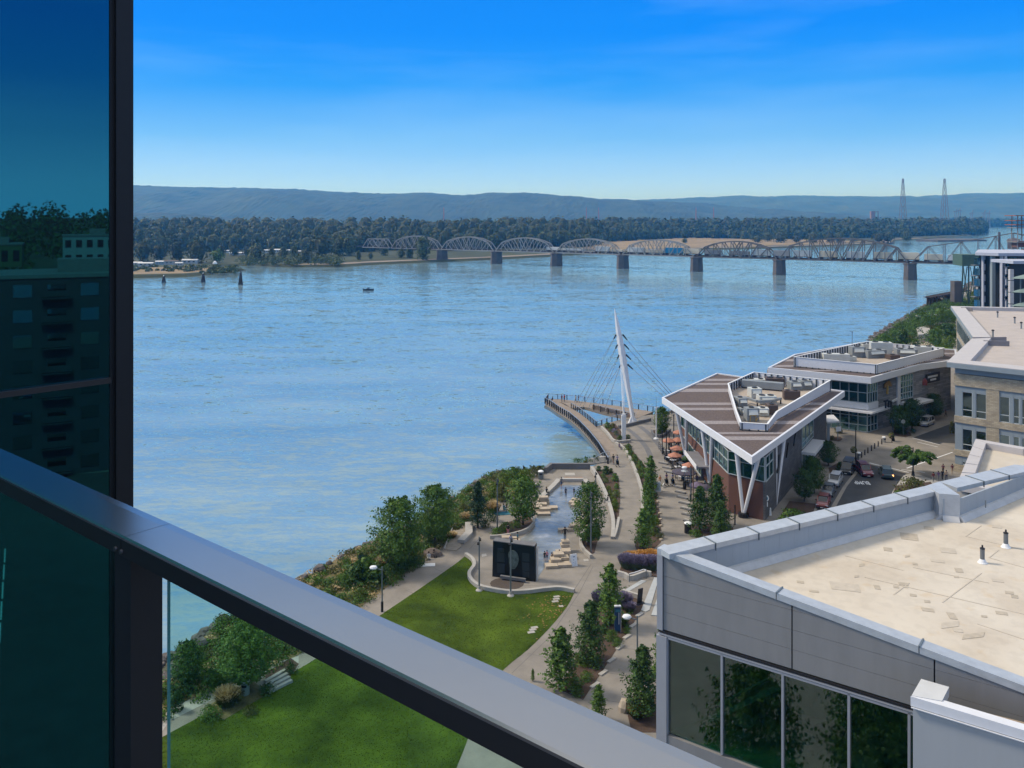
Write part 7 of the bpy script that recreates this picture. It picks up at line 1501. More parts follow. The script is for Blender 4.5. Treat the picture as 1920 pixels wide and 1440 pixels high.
q = P(1158, 1186); t = Thing('wayfinding_pillar', 'slim dark blue information pillar with a white top in the shrub bed', 'sign', q, None, .05, local=True); b = MB(); b.box((0, 0, 1.4), (.62, .2, 2.5)); t.part('panel', b, pm('navy print', (.012, .045, .11), .5, var=.2)); b = MB(); b.box((0, 0, 2.75), (.68, .26, .12)); t.part('cap', b, M_white); b = MB(); b.box((0, -.12, 2.3), (.5, .03, .25)); t.part('teal_band', b, pm('teal band', (.03, .16, .22), .5)); b = MB(); b.box((.33, 0, 1.4), (.05, .24, 2.7)); t.part('side_edge', b, M_steel); b = MB(); b.box((.12, -.12, 1.5), (.05, .02, 1.2)); t.part('lettering', b, M_white)
q = P(1200, 1132); t = Thing('leaning_sign', 'small black sign frame leaning at the end of the thin wall', 'sign', q, None, .5, local=True); b = MB(); b.box((0, 0, .9), (.6, .12, 1.7), rx=.15); t.part('frame', b, M_black); b = MB(); b.box((0, 0, .05), (1.0, .6, .1)); t.part('foot', b, M_black)
def bin_(px, py, label, col=M_steel, h=1.1, r=.35):
 t = Thing('litter_bin', label, 'bin', P(px, py), None, 0, local=True); b = MB(); b.lathe((0, 0, 0), [(r * .95, 0), (r, .1), (r, h * .8)], 14); t.part('body', b, col); b = MB(); b.lathe((0, 0, h * .8), [(r * 1.08, 0), (r * 1.08, .08), (r * .7, .2)], 14); t.part('lid', b, M_white); b = MB(); b.box((0, -r, h * .6), (r * 1.1, .1, .18)); t.part('opening', b, M_black)
bin_(1610, 859, 'pale litter bin at the near end of the bollard row'); bin_(1657.5, 829, 'pale litter bin at the far end of the bollard row'); bin_(1290, 999, 'dark litter bin with a white lid where the patio walk meets the trees', M_dmetal, 1.6, .5); bin_(1014, 898, 'blue topped litter bin at the river end of the plaza', M_gmetal, 1.5, .45)
bin_(460, 1302, 'green glass litter cylinder beside the lower walk', pm('sage bin', (.22, .27, .25), .5), 1.5, .38)
for k, (x, y) in enumerate([(850, 1180), (880, 1160), (907, 1140), (933, 1122), (963, 1104), (990, 1085), (1020, 1068), (1050, 1048)]):
 labs = ['black bollard in the row, first from the near litter bin', 'black bollard in the row, second from the near litter bin', 'black bollard in the row, third from the near litter bin', 'black bollard in the row, fourth from the near litter bin', 'black bollard in the row, fourth from the far litter bin', 'black bollard in the row, third from the far litter bin', 'black bollard in the row, second from the far litter bin', 'black bollard in the row, next to the far litter bin']
 t = Thing('bollard', labs[k], 'bollard', P(*z7([(x, y)])[0]), 'bollards along the crossing', 0, local=True); b = MB(); b.lathe((0, 0, 0), [(.13, 0), (.11, .05), (.10, .95), (.04, 1.02)], 10); t.part('post', b, M_black); b = MB(); b.lathe((0, 0, .75), [(.115, 0), (.115, .08)], 10); t.part('band', b, M_gmetal)
def globe_lamp(px, py, h, label, side=-1, rz=0):
 t = Thing('street_lamp', label, 'street lamp', P(px, py), None, rz, local=True); b = MB(); b.lathe((0, 0, 0), [(.14, 0), (.14, 1.1)], 10); t.part('base', b, M_dmetal); b = MB(); b.tube((0, 0, 1.1), (0, 0, h), .08, .07, 8); t.part('pole', b, M_gmetal)
 b = MB(); b.bar((0, 0, h - .35), (side * .75, 0, h - .15), .07, .07); t.part('arm', b, M_gmetal); b = MB(); b.lathe((side * .95, 0, h - .3), [(.08, 0), (.28, .08), (.36, .22), (.28, .36), (.1, .42)], 12, 1.2, 1); t.part('lamp_head', b, M_white)
globe_lamp(716.5, 1147, 4.9, 'grey street lamp with a white globe head to its left at the lawn corner'); globe_lamp(1195, 1300, 7.0, 'street lamp with a white globe head rising behind the lower conifer', -1); globe_lamp(1295, 940, 5.2, 'thin street lamp with a white globe head at the patio edge', -1)
def pole_lamp(px, py, h, label, base=True, m=M_gmetal):
 t = Thing('pole_light', label, 'light pole', P(px, py), 'slim floodlight poles in the park', 0, local=True); b = MB(); b.tube((0, 0, .1), (0, 0, h), .10, .07, 8); t.part('pole', b, m)
 if base: b = MB(); b.lathe((0, 0, 0), [(.42, 0), (.38, .08), (.18, .22), (.15, .5)], 14); t.part('base', b, M_conc2)
 b = MB(); b.box((.12, -.1, h - .3), (.22, .26, .2), rx=.4); b.box((-.12, -.1, h - .75), (.22, .26, .2), rx=.4); t.part('floodlight', b, M_dmetal)
pole_lamp(898.5, 1107, 6.2, 'slim light pole on the lawn at the left bend of the seat wall'); pole_lamp(957.5, 1117, 6.6, 'slim light pole standing before the black monument'); pole_lamp(932.5, 993, 7.1, 'slim light pole behind the bed wall left of the plaza tree', False); pole_lamp(1108, 1036, 7.8, 'slim light pole in front of the upright tree', False); pole_lamp(981, 903, 2.7, 'short light pole among the bank shrubs', False); pole_lamp(1117, 920, 3.0, 'short light pole against the narrow shrub bed wall', False)
t = Thing('flag_pole', 'tall white pole on a round white foot in the plaza before the wedge building', 'pole', P(1230.5, 823), None, 0, local=True); b = MB(); b.tube((0, 0, .2), (0, 0, 6.2), .13, .1, 10); t.part('pole', b, M_white); b = MB(); b.tube((0, 0, 6.2), (0, 0, 8.2), .04, .02, 6); t.part('mast_tip', b, M_gmetal); b = MB(); b.lathe((0, 0, 0), [(.55, 0), (.5, .15), (.2, .3)], 14); t.part('base', b, M_white); b = MB(); b.bar((0, 0, 5.9), (.45, 0, 6.3), .08, .08); b.bar((0, 0, 5.9), (-.35, 0, 6.1), .08, .08); t.part('floodlight', b, M_white)
def hi_lamp(px, py, h, label, arm=None, basket=True):
 t = Thing('street_lamp', label, 'street lamp', P(px, py), None, 0, local=True); b = MB(); b.lathe((0, 0, 0), [(.3, 0), (.2, .8), (.12, 1.0)], 10); t.part('base', b, M_black); b = MB(); b.tube((0, 0, 1), (0, 0, h), .11, .08, 8); t.part('pole', b, M_black)
 if arm: b = MB(); b.bar((0, 0, h - .3), (arm * .6, 0, h + .1), .09, .09); b.bar((arm * .6, 0, h + .1), (arm * 1.6, 0, h - .1), .09, .09); b.bar((arm * 1.6, 0, h - .1), (arm * 1.9, 0, h - .5), .09, .09); t.part('arm', b, M_black); b = MB(); b.lathe((arm * 1.9, 0, h - 1.1), [(.32, 0), (.22, .35), (.08, .6)], 10); t.part('lamp_head', b, M_black)
 if basket:
  np.random.seed(int(px)); u = unit(260); C = np.array([-.35, 0, h * .36]) + u * np.array([.55, .5, .6]); me = quads_mesh('flower_basket', C, u, np.random.uniform(.12, .26, 260), G_olive); o = bpy.data.objects.new('flower_basket', me); scene.collection.objects.link(o); o.parent = t.e
hi_lamp(1604.5, 868, 6.4, 'tall black street lamp post behind the black van'); hi_lamp(1675, 827, 2.9, 'short black post with a hanging flower basket beyond the bollards'); hi_lamp(1712, 893, 4.8, 'black street lamp with a curved arm inside the feathery tree', -1, False)
t = Thing('traffic_sign', 'back of a round grey traffic sign on a thin post by the stone wall', 'sign', P(1693.5, 817), None, 0, local=True); b = MB(); b.tube((0, 0, 0), (0, 0, 3.0), .05, n=6); t.part('post', b, M_gmetal); b = MB(); b.tube((0, -.05, 2.8), (0, .03, 2.8), .42, n=8); t.part('plate', b, pm('sign back', (.33, .36, .36), .6))
t = Thing('banner', 'small bright blue banner on a post beside the stone wall', 'banner', P(1673, 806), None, 0, local=True); b = MB(); b.tube((0, 0, 0), (0, 0, 2.6), .06, n=6); t.part('post', b, M_black); b = MB(); b.box((-.1, -.08, 1.8), (.85, .06, 1.0)); t.part('cloth', b, pm('bright blue cloth', (.02, .16, .42), .7)); b = MB(); b.box((-.15, -.13, 2.0), (.35, .03, .2)); b.box((-.1, -.13, 1.65), (.3, .03, .22)); t.part('print', b, M_white)
# metal entrance portal left of the glass corner
t = Thing('entry_canopy', 'small grey metal entrance canopy between the two restaurants', 'canopy', P(1552, 833)); c = P(1556, 822); b = MB(); b.prism([(c.x - 1.2, c.y - 2), (c.x + 1.4, c.y - 1.2), (c.x + 2.2, c.y + 4), (c.x - .4, c.y + 3.2)], 8.4, 8.7); t.part('roof', b, M_whitem); b = MB(); b.box((c.x - .9, c.y - 1.6, 6.7), (.5, .3, 3.4)); b.box((c.x + 1.2, c.y - .9, 6.7), (.15, .15, 3.4)); t.part('side_panel', b, M_gpan); b = MB(); b.box((c.x + 1.1, c.y - 1.5, 7.2), (1.2, .08, .9), .3); t.part('poster', b, M_white)
# ================================================================ the patio
M_oran = pm('faded orange canvas', (.42, .19, .13), .8, var=.08, scale=2); M_purp = pm('purple canvas', (.065, .055, .08), .8, var=.1, scale=2); M_lil = pm('lilac canvas', (.14, .11, .17), .8, var=.1, scale=2); M_cream2 = pm('cream canvas', (.62, .50, .38), .8, var=.06)
def umbrella(px, py, col, label, r=1.5, h=2.6, open_=True):
 t = Thing('patio_umbrella', label, 'umbrella', P(px, py), 'umbrellas on the patio', rnd.uniform(0, .7), local=True); b = MB(); b.tube((0, 0, 0), (0, 0, h), .04, n=6); t.part('pole', b, M_dmetal)
 b = MB(); n = 8; b.add([(0, 0, h)] + [(math.cos(k / n * 6.283) * r, math.sin(k / n * 6.283) * r, h - .55) for k in range(n)] + [(math.cos(k / n * 6.283) * r, math.sin(k / n * 6.283) * r, h - .72) for k in range(n)], [(0, k + 1, (k + 1) % n + 1) for k in range(n)] + [(k + 1, k + 9, (k + 1) % n + 9, (k + 1) % n + 1) for k in range(n)]); t.part('canopy', b, col)
 b = MB(); b.lathe((0, 0, 0), [(.32, 0), (.3, .08), (.06, .12)], 10); t.part('base', b, M_black)
for x, y, col, lab in ((850, 260, M_oran, 'orange patio umbrella nearest the white pole, farthest out'), (962, 170, M_oran, 'orange patio umbrella behind the leaning columns, farthest of all'), (945, 255, M_oran, 'orange patio umbrella right behind the purple-clothed diners, upper of two'), (938, 345, M_oran, 'orange patio umbrella just below the upper pair, with drooping edge'), (915, 420, M_oran, 'orange patio umbrella low over the middle tables'), (1065, 530, M_oran, 'small orange parasol peeping between the black planters'),
      (1015, 600, M_purp, 'large dark purple umbrella over the middle tables'), (1150, 745, M_lil, 'lilac umbrella half hidden by the conifers, left one'), (1248, 770, M_purp, 'purple umbrella half hidden by the conifers beside the brick wall')):
 umbrella(*z3([(x, y)])[0], col, lab, 2.0 if col is M_purp and x < 1100 else 1.25)
def cafe_table(px, py, label, cloth=True):
 t = Thing('cafe_table', label, 'table', P(px, py), 'tables on the patio', rnd.uniform(0, 1), local=True); b = MB(); b.lathe((0, 0, 0), [(.3, 0), (.05, .05), (.05, .72)], 8); t.part('leg', b, M_black); b = MB(); b.box((0, 0, .745), (.95, .95, .05)); t.part('table_top', b, M_whitem if cloth else M_dmetal)
 for a in (0, 1.57, 3.14, 4.71):
  b = MB(); cx, cy = math.cos(a) * .8, math.sin(a) * .8; b.box((cx, cy, .45), (.42, .42, .05), a); b.box((cx + math.cos(a) * .2, cy + math.sin(a) * .2, .7), (.05, .42, .5), a)
  for s in (-1, 1): b.box((cx + s * .17, cy, .22), (.04, .04, .44), a)
  t.part('chair', b, M_dmetal)
for i, (x, y) in enumerate([(830, 290), (860, 360), (895, 390), (930, 340), (945, 460), (975, 420), (1005, 350), (985, 560), (1045, 580), (885, 200)]):
 cafe_table(*z3([(x, y)])[0], ['pale square cafe table nearest the walk at the far patio end', 'pale square cafe table under the low orange umbrella', 'pale square cafe table behind the fence posts', 'pale square cafe table beneath the drooping orange umbrella', 'pale square cafe table before the purple umbrella', 'pale square cafe table between the planters and posts', 'pale square cafe table at the foot of the leaning columns', 'pale square cafe table left under the purple umbrella', 'pale square cafe table right under the purple umbrella', 'pale square cafe table by the white pole end'][i])
fence = Thing('patio_fence', 'row of dark posts with wires closing the patio from the walk', 'fence', P(*z3([(760, 260)])[0])); FL = [P(*q) for q in z3([(752, 235), (810, 300), (860, 360), (915, 440), (960, 500)])]
cumL = sum((b_ - a_).length for a_, b_ in zip(FL, FL[1:])); n_ = 13
def along(L, s):
 for a, c in zip(L, L[1:]):
  l_ = (c - a).length
  if s <= l_: return a.lerp(c, s / l_)
  s -= l_
 return L[-1]
for k in range(n_ + 1): p = along(FL, cumL * k / n_); b = MB(); b.box((p.x, p.y, 5.7), (.1, .1, 1.4)); fence.part('post', b, M_wood if k % 3 else M_dmetal)
b = MB()
for a, c in zip(FL, FL[1:]):
 for z in (5.4, 5.8, 6.2): b.bar((a.x, a.y, z), (c.x, c.y, z), .03, .03)
fence.part('wire', b, M_steel)
for i, (x, y0, h, lab) in enumerate([(785, 285, 4.2, 'tall thin dark post at the far patio corner'), (828, 350, 5.2, 'thick dark post in front of the far tables'), (905, 130, 4.6, 'thin dark post beside the farthest umbrella'), (856, 250, 3.0, 'thin dark post by the umbrella nearest the pole'), (1083, 775, 5.2, 'thin dark post before the conifers, left one'), (1107, 840, 5.6, 'brown post before the conifers, right one'), (1540, 1020, 2.6, 'dark brown post at the bottom corner of the brick building')]):
 p = P(*z3([(x, y0)])[0]); t = Thing('light_post', lab, 'post', p, 'posts round the patio', 0, local=True); b = MB(); b.box((0, 0, h * .5), (.16, .16, h)); t.part('post', b, M_dmetal if i != 5 else M_wood); b = MB(); b.lathe((0, 0, h), [(.1, 0), (.12, .12), (.03, .2)], 8); t.part('cap', b, M_black)
for (x, y, lab) in ((1035, 395, 'large black square planter at the foot of the leaning columns'), (1000, 300, 'black planter with leafy plant among the tables')):
 p = P(*z3([(x, y)])[0]); t = Thing('planter', lab, 'planter', p, None, .2, local=True); b = MB(); b.lathe((0, 0, 0), [(.62, 0), (.8, .8), (.72, .8), (.6, .7)], 4); t.part('pot', b, M_black); np.random.seed(int(x)); u = unit(220); u[:, 2] = abs(u[:, 2]); me = quads_mesh('foliage', np.array([0, 0, .8]) + u * .75, u, np.random.uniform(.12, .25, 220), G_mid); o = bpy.data.objects.new('foliage', me); scene.collection.objects.link(o); o.parent = t.e
p = P(*z3([(1017, 650)])[0]); t = Thing('patio_heater', 'tall dark patio heater with a black cylinder base by the walk', 'heater', p, None, 0, local=True); b = MB(); b.lathe((0, 0, 0), [(.28, 0), (.25, 1.3)], 10); t.part('base', b, M_black); b = MB(); b.tube((0, 0, 1.3), (0, 0, 3.0), .04, n=6); t.part('pole', b, M_gmetal); b = MB(); b.lathe((0, 0, 2.9), [(.6, 0), (.3, .15), (.05, .2)], 10); t.part('reflector', b, M_steel)
# ================================================================ plants
used = set()
T_broad = make_tree('broad', 8.6, 7.6, 11, G_mid, .19, 26000, name='broadleaf_tree'); T_cone = make_tree('cone', 6.4, 3.2, 21, G_mid, .14, 13000, name='columnar_tree'); T_pine = make_tree('pine', 6.6, 4.6, 31, G_pine, .13, 17000, name='pine_tree'); T_up = make_tree('upright', 8.6, 4.2, 41, G_mid, .16, 20000, name='upright_tree')
T_street = make_tree('broad', 5.6, 4.4, 51, G_dark, .15, 13000, name='street_tree'); T_weep = make_tree('weep', 4.6, 6.0, 61, G_mid, .15, 60, name='feathery_tree'); T_cone2 = make_tree('cone', 7.6, 4.4, 71, G_dark, .15, 20000, name='conifer_tree'); T_small = make_tree('broad', 5.0, 4.2, 81, G_mid, .15, 13000, name='small_tree')
def ptree(proto, px, py, hpx, label, sw=1.0, group=None, rz=None, h0=None, mat=None):
 c = P(px, py); H = hpx * c.y / FPX; b0h = {id(T_broad): 8.6, id(T_cone): 6.4, id(T_pine): 6.6, id(T_up): 8.6, id(T_street): 5.6, id(T_weep): 4.6, id(T_cone2): 7.6, id(T_small): 5.0}[id(proto)]
 s = H / b0h; sw *= 1.4 if proto in (T_cone, T_cone2) else 1.2 if proto in (T_pine, T_up) else 1; o = place(proto, used, loc=(c.x, c.y, 5), rz=rnd.uniform(0, 6.28) if rz is None else rz, scale=(s * sw, s * sw, s), label=label, group=group); return o
ptree(T_broad, 748, 1068, 134, 'largest leafy tree on the bank above the lawn corner', 1.0); ptree(T_broad, 815, 1020, 110, 'dense leafy tree left of the overlook deck', .98)
ptree(T_pine, 896, 990, 90, 'dark pine with a pointed leader right of the overlook deck', 1.0); ptree(T_small, 981, 985, 92, 'single dark tree in the curved plaza bed', 1.0)
ptree(T_up, 1104, 1022, 118, 'bright upright tree in the round plaza bed', 1.0)
for px, py, h, w, lab in ((1220, 925, 72, 1.0, 'slim columnar tree farthest up the long tree strip'), (1216, 968, 60, .8, 'slim columnar tree second in the long tree strip'), (1218, 998, 74, .9, 'slim columnar tree third in the long tree strip'), (1206, 1030, 78, 1.1, 'dark columnar tree nearest the camera in the long tree strip'), (1212, 948, 52, .9, 'short columnar tree between the first two of the tree strip')): ptree(T_cone, px, py, h, lab, w, 'columnar trees in the long strip')
for px, py, h, w, lab in ((1313, 995, 86, 1.1, 'dark conifer left of three at the brick building'), (1344, 985, 98, .9, 'tallest conifer rising before the brown brick wall'), (1352, 1008, 72, 1.2, 'bright bushy conifer right of three at the brick building')): ptree(T_cone2, px, py, h, lab, w, 'conifers before the brick building')
ptree(T_cone, 1144, 1172, 118, 'columnar tree among the grey lavender', 1.05); ptree(T_cone2, 1106, 1240, 116, 'wide conifer above the mulch patch', 1.1); ptree(T_cone, 1052, 1294, 120, 'spiky conifer nearest the lower walk fork', 1.35); ptree(T_cone, 1122, 1352, 70, 'small conifer just above the balcony rail', 1.1); ptree(T_cone2, 1204, 1345, 138, 'dense conifer beside the near building corner', 1.0); ptree(T_cone, 1243, 1280, 110, 'conifer half hidden behind the near building edge', .9)
for px, py, h, w, lab in ((1508, 940, 62, 1.0, 'dark street tree nearest the wedge building side'), (1527, 925, 66, .9, 'dark street tree above the red car'), (1553, 873, 46, 1.2, 'small dark street tree by the silver car'), (1520, 905, 50, 1.0, 'dark street tree against the grey side wall'), (1686, 812, 52, 1.2, 'street tree left of the white car, left crown'), (1710, 806, 58, 1.1, 'street tree left of the white car, right crown'), (1751, 786, 48, 1.1, 'round street tree by the stone wall')): ptree(T_street, px, py, h, lab, w, 'street trees by the restaurants')
ptree(T_weep, 1712, 890, 54, 'feathery spreading tree on the street corner', 1.1); ptree(T_small, 1241, 815, 52, 'small round tree in the plaza planter', .85)
ptree(T_broad, 463, 1290, 128, 'large leafy tree seen through the guard glass', 1.15); ptree(T_small, 352, 1285, 82, 'small tree seen through the left of the guard glass', 1.0)
c = P(998, 1278); o = ptree(T_cone, 999, 1277, 24, 'tiny yellow green sapling in the lower walk', .8)
# shrubs
def shrub(px, py, wpx, hpx, mat, label, seed=None, group=None, per=60, leaf=.13):
 c = P(px, py); w = wpx * c.y / FPX; h = hpx * c.y / FPX; key = (mat.name, round(w / h, 0)); 
 if key not in SHR:
  SHR[key] = (make_tree('bush', 1.4, 1.4 * max(1, round(w / h, 0)), 200 + len(SHR), mat, leaf, per * 26, name='shrub', shrub=True), 1.4, 1.4 * max(1, round(w / h, 0)))
 pr, h0, w0 = SHR[key]; return place(pr, used, loc=(c.x, c.y, 5.0), rz=rnd.uniform(0, 6.28), scale=(w / w0, w / w0, h / h0), label=label, group=group)
SHR = {}
for x, y, w, h, m in [(1070, 110, 12, 9, G_dark), (1135, 135, 18, 14, G_dark), (1180, 125, 10, 8, G_dark), (1215, 200, 17, 14, G_mid), (1135, 215, 15, 10, G_light), (1160, 290, 14, 9, G_light), (1230, 265, 12, 9, G_mid), (1170, 330, 14, 9, G_light), (1225, 345, 20, 13, G_light), (1190, 370, 12, 8, G_light), (1215, 400, 13, 9, G_light), (1215, 445, 18, 13, G_light), (1110, 170, 12, 8, G_mid), (1222, 480, 10, 6, G_olive)]:
 a = z2([(x, y)])[0]; shrub(a[0], a[1], w, h, m, ('dark round shrub' if m is G_dark else 'bright yellow green mound' if m is G_light else 'green rounded shrub' if m is G_mid else 'low olive shrub') + ' in the narrow bed between plaza and promenade', group='shrubs in the narrow bed')
for i in range(34):
 t_ = i / 33; x = 420 + t_ * 260 + rnd.uniform(-28, 28) + (40 if t_ > .5 else 0); y = 230 + t_ * 990; x = {0: x}.get(1, x)
 xl = np.interp(y, [240, 450, 700, 870, 1000, 1240], [395, 525, 595, 600, 575, 520]); xr = np.interp(y, [240, 400, 600, 800, 1000, 1200], [465, 590, 690, 735, 760, 765]); x = xl + (xr - xl) * rnd.random()
 m = (G_mid, G_dark, G_light, G_olive)[i % 4] if t_ > .4 else (G_mid, G_light)[i % 2]; a = z3([(x, y)])[0]
 shrub(a[0], a[1], rnd.uniform(13, 20), rnd.uniform(8, 12), m, {'mid green foliage': 'green mound', 'dark green foliage': 'dark green mound', 'yellow green foliage': 'yellow green mound', 'olive foliage': 'olive mound'}[m.name] + ' shrub in the long tree strip', group='shrubs in the long tree strip')
for x, y, w, h, m, lab in [(715, 1090, 14, 11, G_mid, 'green shrub at the left of the bed by the white pillar'), (760, 1095, 13, 10, G_olive, 'olive shrub in the bed by the white pillar'), (745, 1120, 12, 8, G_light, 'bright shrub in the bed by the white pillar'), (820, 1190, 14, 8, G_mid, 'low green shrub left of the white pillar foot'), (890, 1185, 12, 8, G_dark, 'dark shrub right of the white pillar foot'), (790, 1150, 12, 8, G_grey, 'grey shrub behind the white pillar'), (770, 1125, 10, 7, G_purple, 'small purple flowered shrub near the white pillar'), (1190, 1130, 20, 10, G_dark, 'dark low shrub in the plaza planter'), (1150, 1140, 12, 8, G_mid, 'green low shrub in the plaza planter')]:
 a = z5([(x, y)])[0]; shrub(a[0], a[1], w, h, m, lab)
for x, y, w, h, m, lab in [(150, 690, 26, 14, G_mid, 'low green shrub at the left tip of the curved plaza bed'), (230, 650, 30, 16, G_mid, 'broad green shrub in the curved plaza bed'), (330, 620, 26, 14, G_mid, 'green shrub before the single dark tree'), (1000, 700, 24, 16, G_mid, 'clipped green shrub left under the upright tree'), (1045, 690, 22, 22, G_light, 'bright clipped shrub right under the upright tree'), (960, 730, 16, 12, G_mid, 'small shrub at the curved wall of the round bed')]:
 a = z2([(x, y)])[0]; shrub(a[0], a[1], w, h, m, lab)
# low cover over the bank verge: green and dry
vg = [Vector(p[:2]) for p in TOP[2:11]] + [Vector(p[:2]) for p in ((3.0, 144.5), (1, 140), (-2.5, 130), (-6.5, 120), P(868, 990), P(800, 1046), P(690, 1128), P(560, 1228), P(318, 1342))] + [Vector((-33, 58))]
vg2 = [Vector(p[:2]) for p in PL([(1640, 648), (1662, 632), (1690, 608), (1715, 590), (1740, 578), (1775, 566), (1800, 560), (1835, 566), (1800, 600), (1790, 640), (1780, 655), (1735, 650), (1700, 655)])]
for nm, mat, cnt, hh, pg, s_ in (('ground_cover', G_mid, 420, .75, vg, 1), ('dry_cover', G_straw, 110, .45, vg, 1), ('ground_cover', G_olive, 260, .6, vg, 1), ('ground_cover', G_mid, 230, 1.7, vg2, 2.6), ('ground_cover', G_dark, 120, 2.2, vg2, 2.6)):
 np.random.seed(cnt); CC = []; NN = []; k = 0; xs = [p[0] for p in pg]; ys = [p[1] for p in pg]
 while k < cnt:
  x = rnd.uniform(min(xs), max(xs)); y = rnd.uniform(min(ys), max(ys))
  if not inside(x, y, pg): continue
  k += 1; u = unit(130); u[:, 2] = abs(u[:, 2]); r_ = rnd.uniform(.5, 1.5) * s_; CC.append(np.array([x, y, 5.0]) + u * np.random.rand(130, 1) ** .4 * np.array([r_, r_, hh * rnd.uniform(.5, 1.6)])); NN.append(u + np.random.normal(size=(130, 3)) * .5)
 me = quads_mesh(nm, np.concatenate(CC), np.concatenate(NN), np.random.uniform(.10, .24, cnt * 130) * s_ ** .8, mat); o = bpy.data.objects.new(nm, me); scene.collection.objects.link(o); stuffk(o)
# bank thicket by the plaza
for x, y, w, h, m, lab in [(300, 190, 46, 22, G_mid, 'big green thicket at the river end of the bank'), (400, 210, 40, 24, G_light, 'yellow green thicket beside the litter bin'), (220, 230, 36, 20, G_light, 'bright thicket above the rocks'), (480, 160, 30, 18, G_olive, 'olive thicket nearest the plaza parapet'), (420, 290, 34, 26, G_light, 'yellow shrub behind the stone bench'), (310, 320, 34, 28, G_olive, 'reddish olive shrub behind the slim pole'), (200, 380, 30, 34, G_olive, 'tall olive shrub left of the slim pole'), (140, 330, 28, 24, G_light, 'yellow shrub at the bank edge'), (530, 130, 20, 14, G_olive, 'rusty shrub at the parapet end'), (560, 110, 18, 10, G_mid, 'small green shrub at the parapet end')]:
 a = z2([(x, y)])[0]; shrub(a[0], a[1], w, h, m, lab, per=80)
for x, y, w, h, m, lab in [(880, 50, 26, 10, G_mid, 'green shrub behind the dark parapet, left'), (960, 40, 26, 10, G_mid, 'green shrub behind the dark parapet, middle'), (1040, 25, 24, 10, G_dark, 'dark shrub behind the river steps'), (950, 75, 12, 12, G_olive, 'olive shrub at the corner of the dark parapet')]:
 a = z2([(x, y)])[0]; shrub(a[0], a[1], w, h, m, lab)
for x, y, w, h, m, lab in [(40, 1130, 52, 40, G_dark, 'dark thicket nearest the balcony rail'), (130, 1090, 50, 42, G_mid, 'leafy thicket left of the rocks'), (200, 1130, 44, 34, G_dark, 'dark thicket under the largest bank tree'), (-60, 1150, 40, 24, G_mid, 'green thicket sloping to the river'), (60, 1260, 42, 20, G_light, 'bright low hedge above the rail'), (330, 1090, 46, 30, G_dark, 'dark hedge behind the white globe lamp'), (430, 1030, 44, 26, G_dark, 'dark hedge under the leafy trees'), (560, 970, 40, 22, G_dark, 'dark hedge beside the white picnic towel'), (90, 1050, 26, 40, G_pine, 'pointed dark young pine in the bank thicket'), (1255, 560, 30, 20, G_dark, 'dark shrub beside the slim pole and walk'), (1200, 620, 22, 14, G_olive, 'olive shrub under the dark pine'), (1000, 470, 20, 12, G_olive, 'olive shrub left of the dark pine'), (700, 700, 26, 14, G_olive, 'olive undergrowth between the two big bank trees')]:
 a = z1([(x, y)])[0]; shrub(a[0], a[1], w, h, m, lab, per=80)
for px, py, w, h, lab in ((876, 975, 26, 12, 'dry straw grass clump beside the dark pine'), (722, 1060, 22, 14, 'dry straw clump left under the largest bank tree'), (925, 960, 26, 18, 'dry orange grass clump by the picnic group'), (950, 935, 26, 16, 'dry orange grass behind the slim pole'), (845, 1008, 22, 9, 'dry grass at the edge of the overlook deck')):
 c = P(px, py); s = c.y / FPX; o = make_tuft(h * s, w * s, int(px), G_straw, G_olive, 300); o.location = c; o['label'] = lab; o['category'] = 'grass clump'
# lavender, golden grass
for (x, y, w, h, top_, low_, lab) in [(1060, 110, 24, 20, G_purple, G_grey, 'purple lavender clump at the left of the row above the handrail wall'), (1130, 118, 22, 20, G_purple, G_grey, 'purple lavender clump second in the row above the handrail wall'), (1200, 122, 24, 20, G_purple, G_grey, 'purple lavender clump third in the row above the handrail wall'), (1270, 125, 22, 21, G_purple, G_grey, 'purple lavender clump nearest the near building'),
         (1100, 70, 26, 15, G_gold, G_olive, 'golden feather grass left behind the lavender'), (1185, 60, 26, 15, G_gold, G_olive, 'golden feather grass in the middle behind the lavender'), (1265, 55, 24, 16, G_gold, G_olive, 'golden feather grass right behind the lavender'), (830, 430, 22, 22, G_purple, G_grey, 'greyish lavender clump left of the columnar tree'), (1030, 440, 26, 20, G_purple, G_grey, 'greyish lavender clump right of the columnar tree'), (1080, 480, 18, 14, G_purple, G_grey, 'faded lavender clump near the leaning sign')]:
 c = P(*z4([(x, y)])[0]); s = c.y / FPX; o = make_tuft(h * s * 1.15, w * s * 1.2, int(x * y) % 9999, top_, low_, 900, 'lavender' if top_ is G_purple else 'feather_grass'); o.location = c; o['label'] = lab; o['category'] = 'lavender' if top_ is G_purple else 'grass clump'
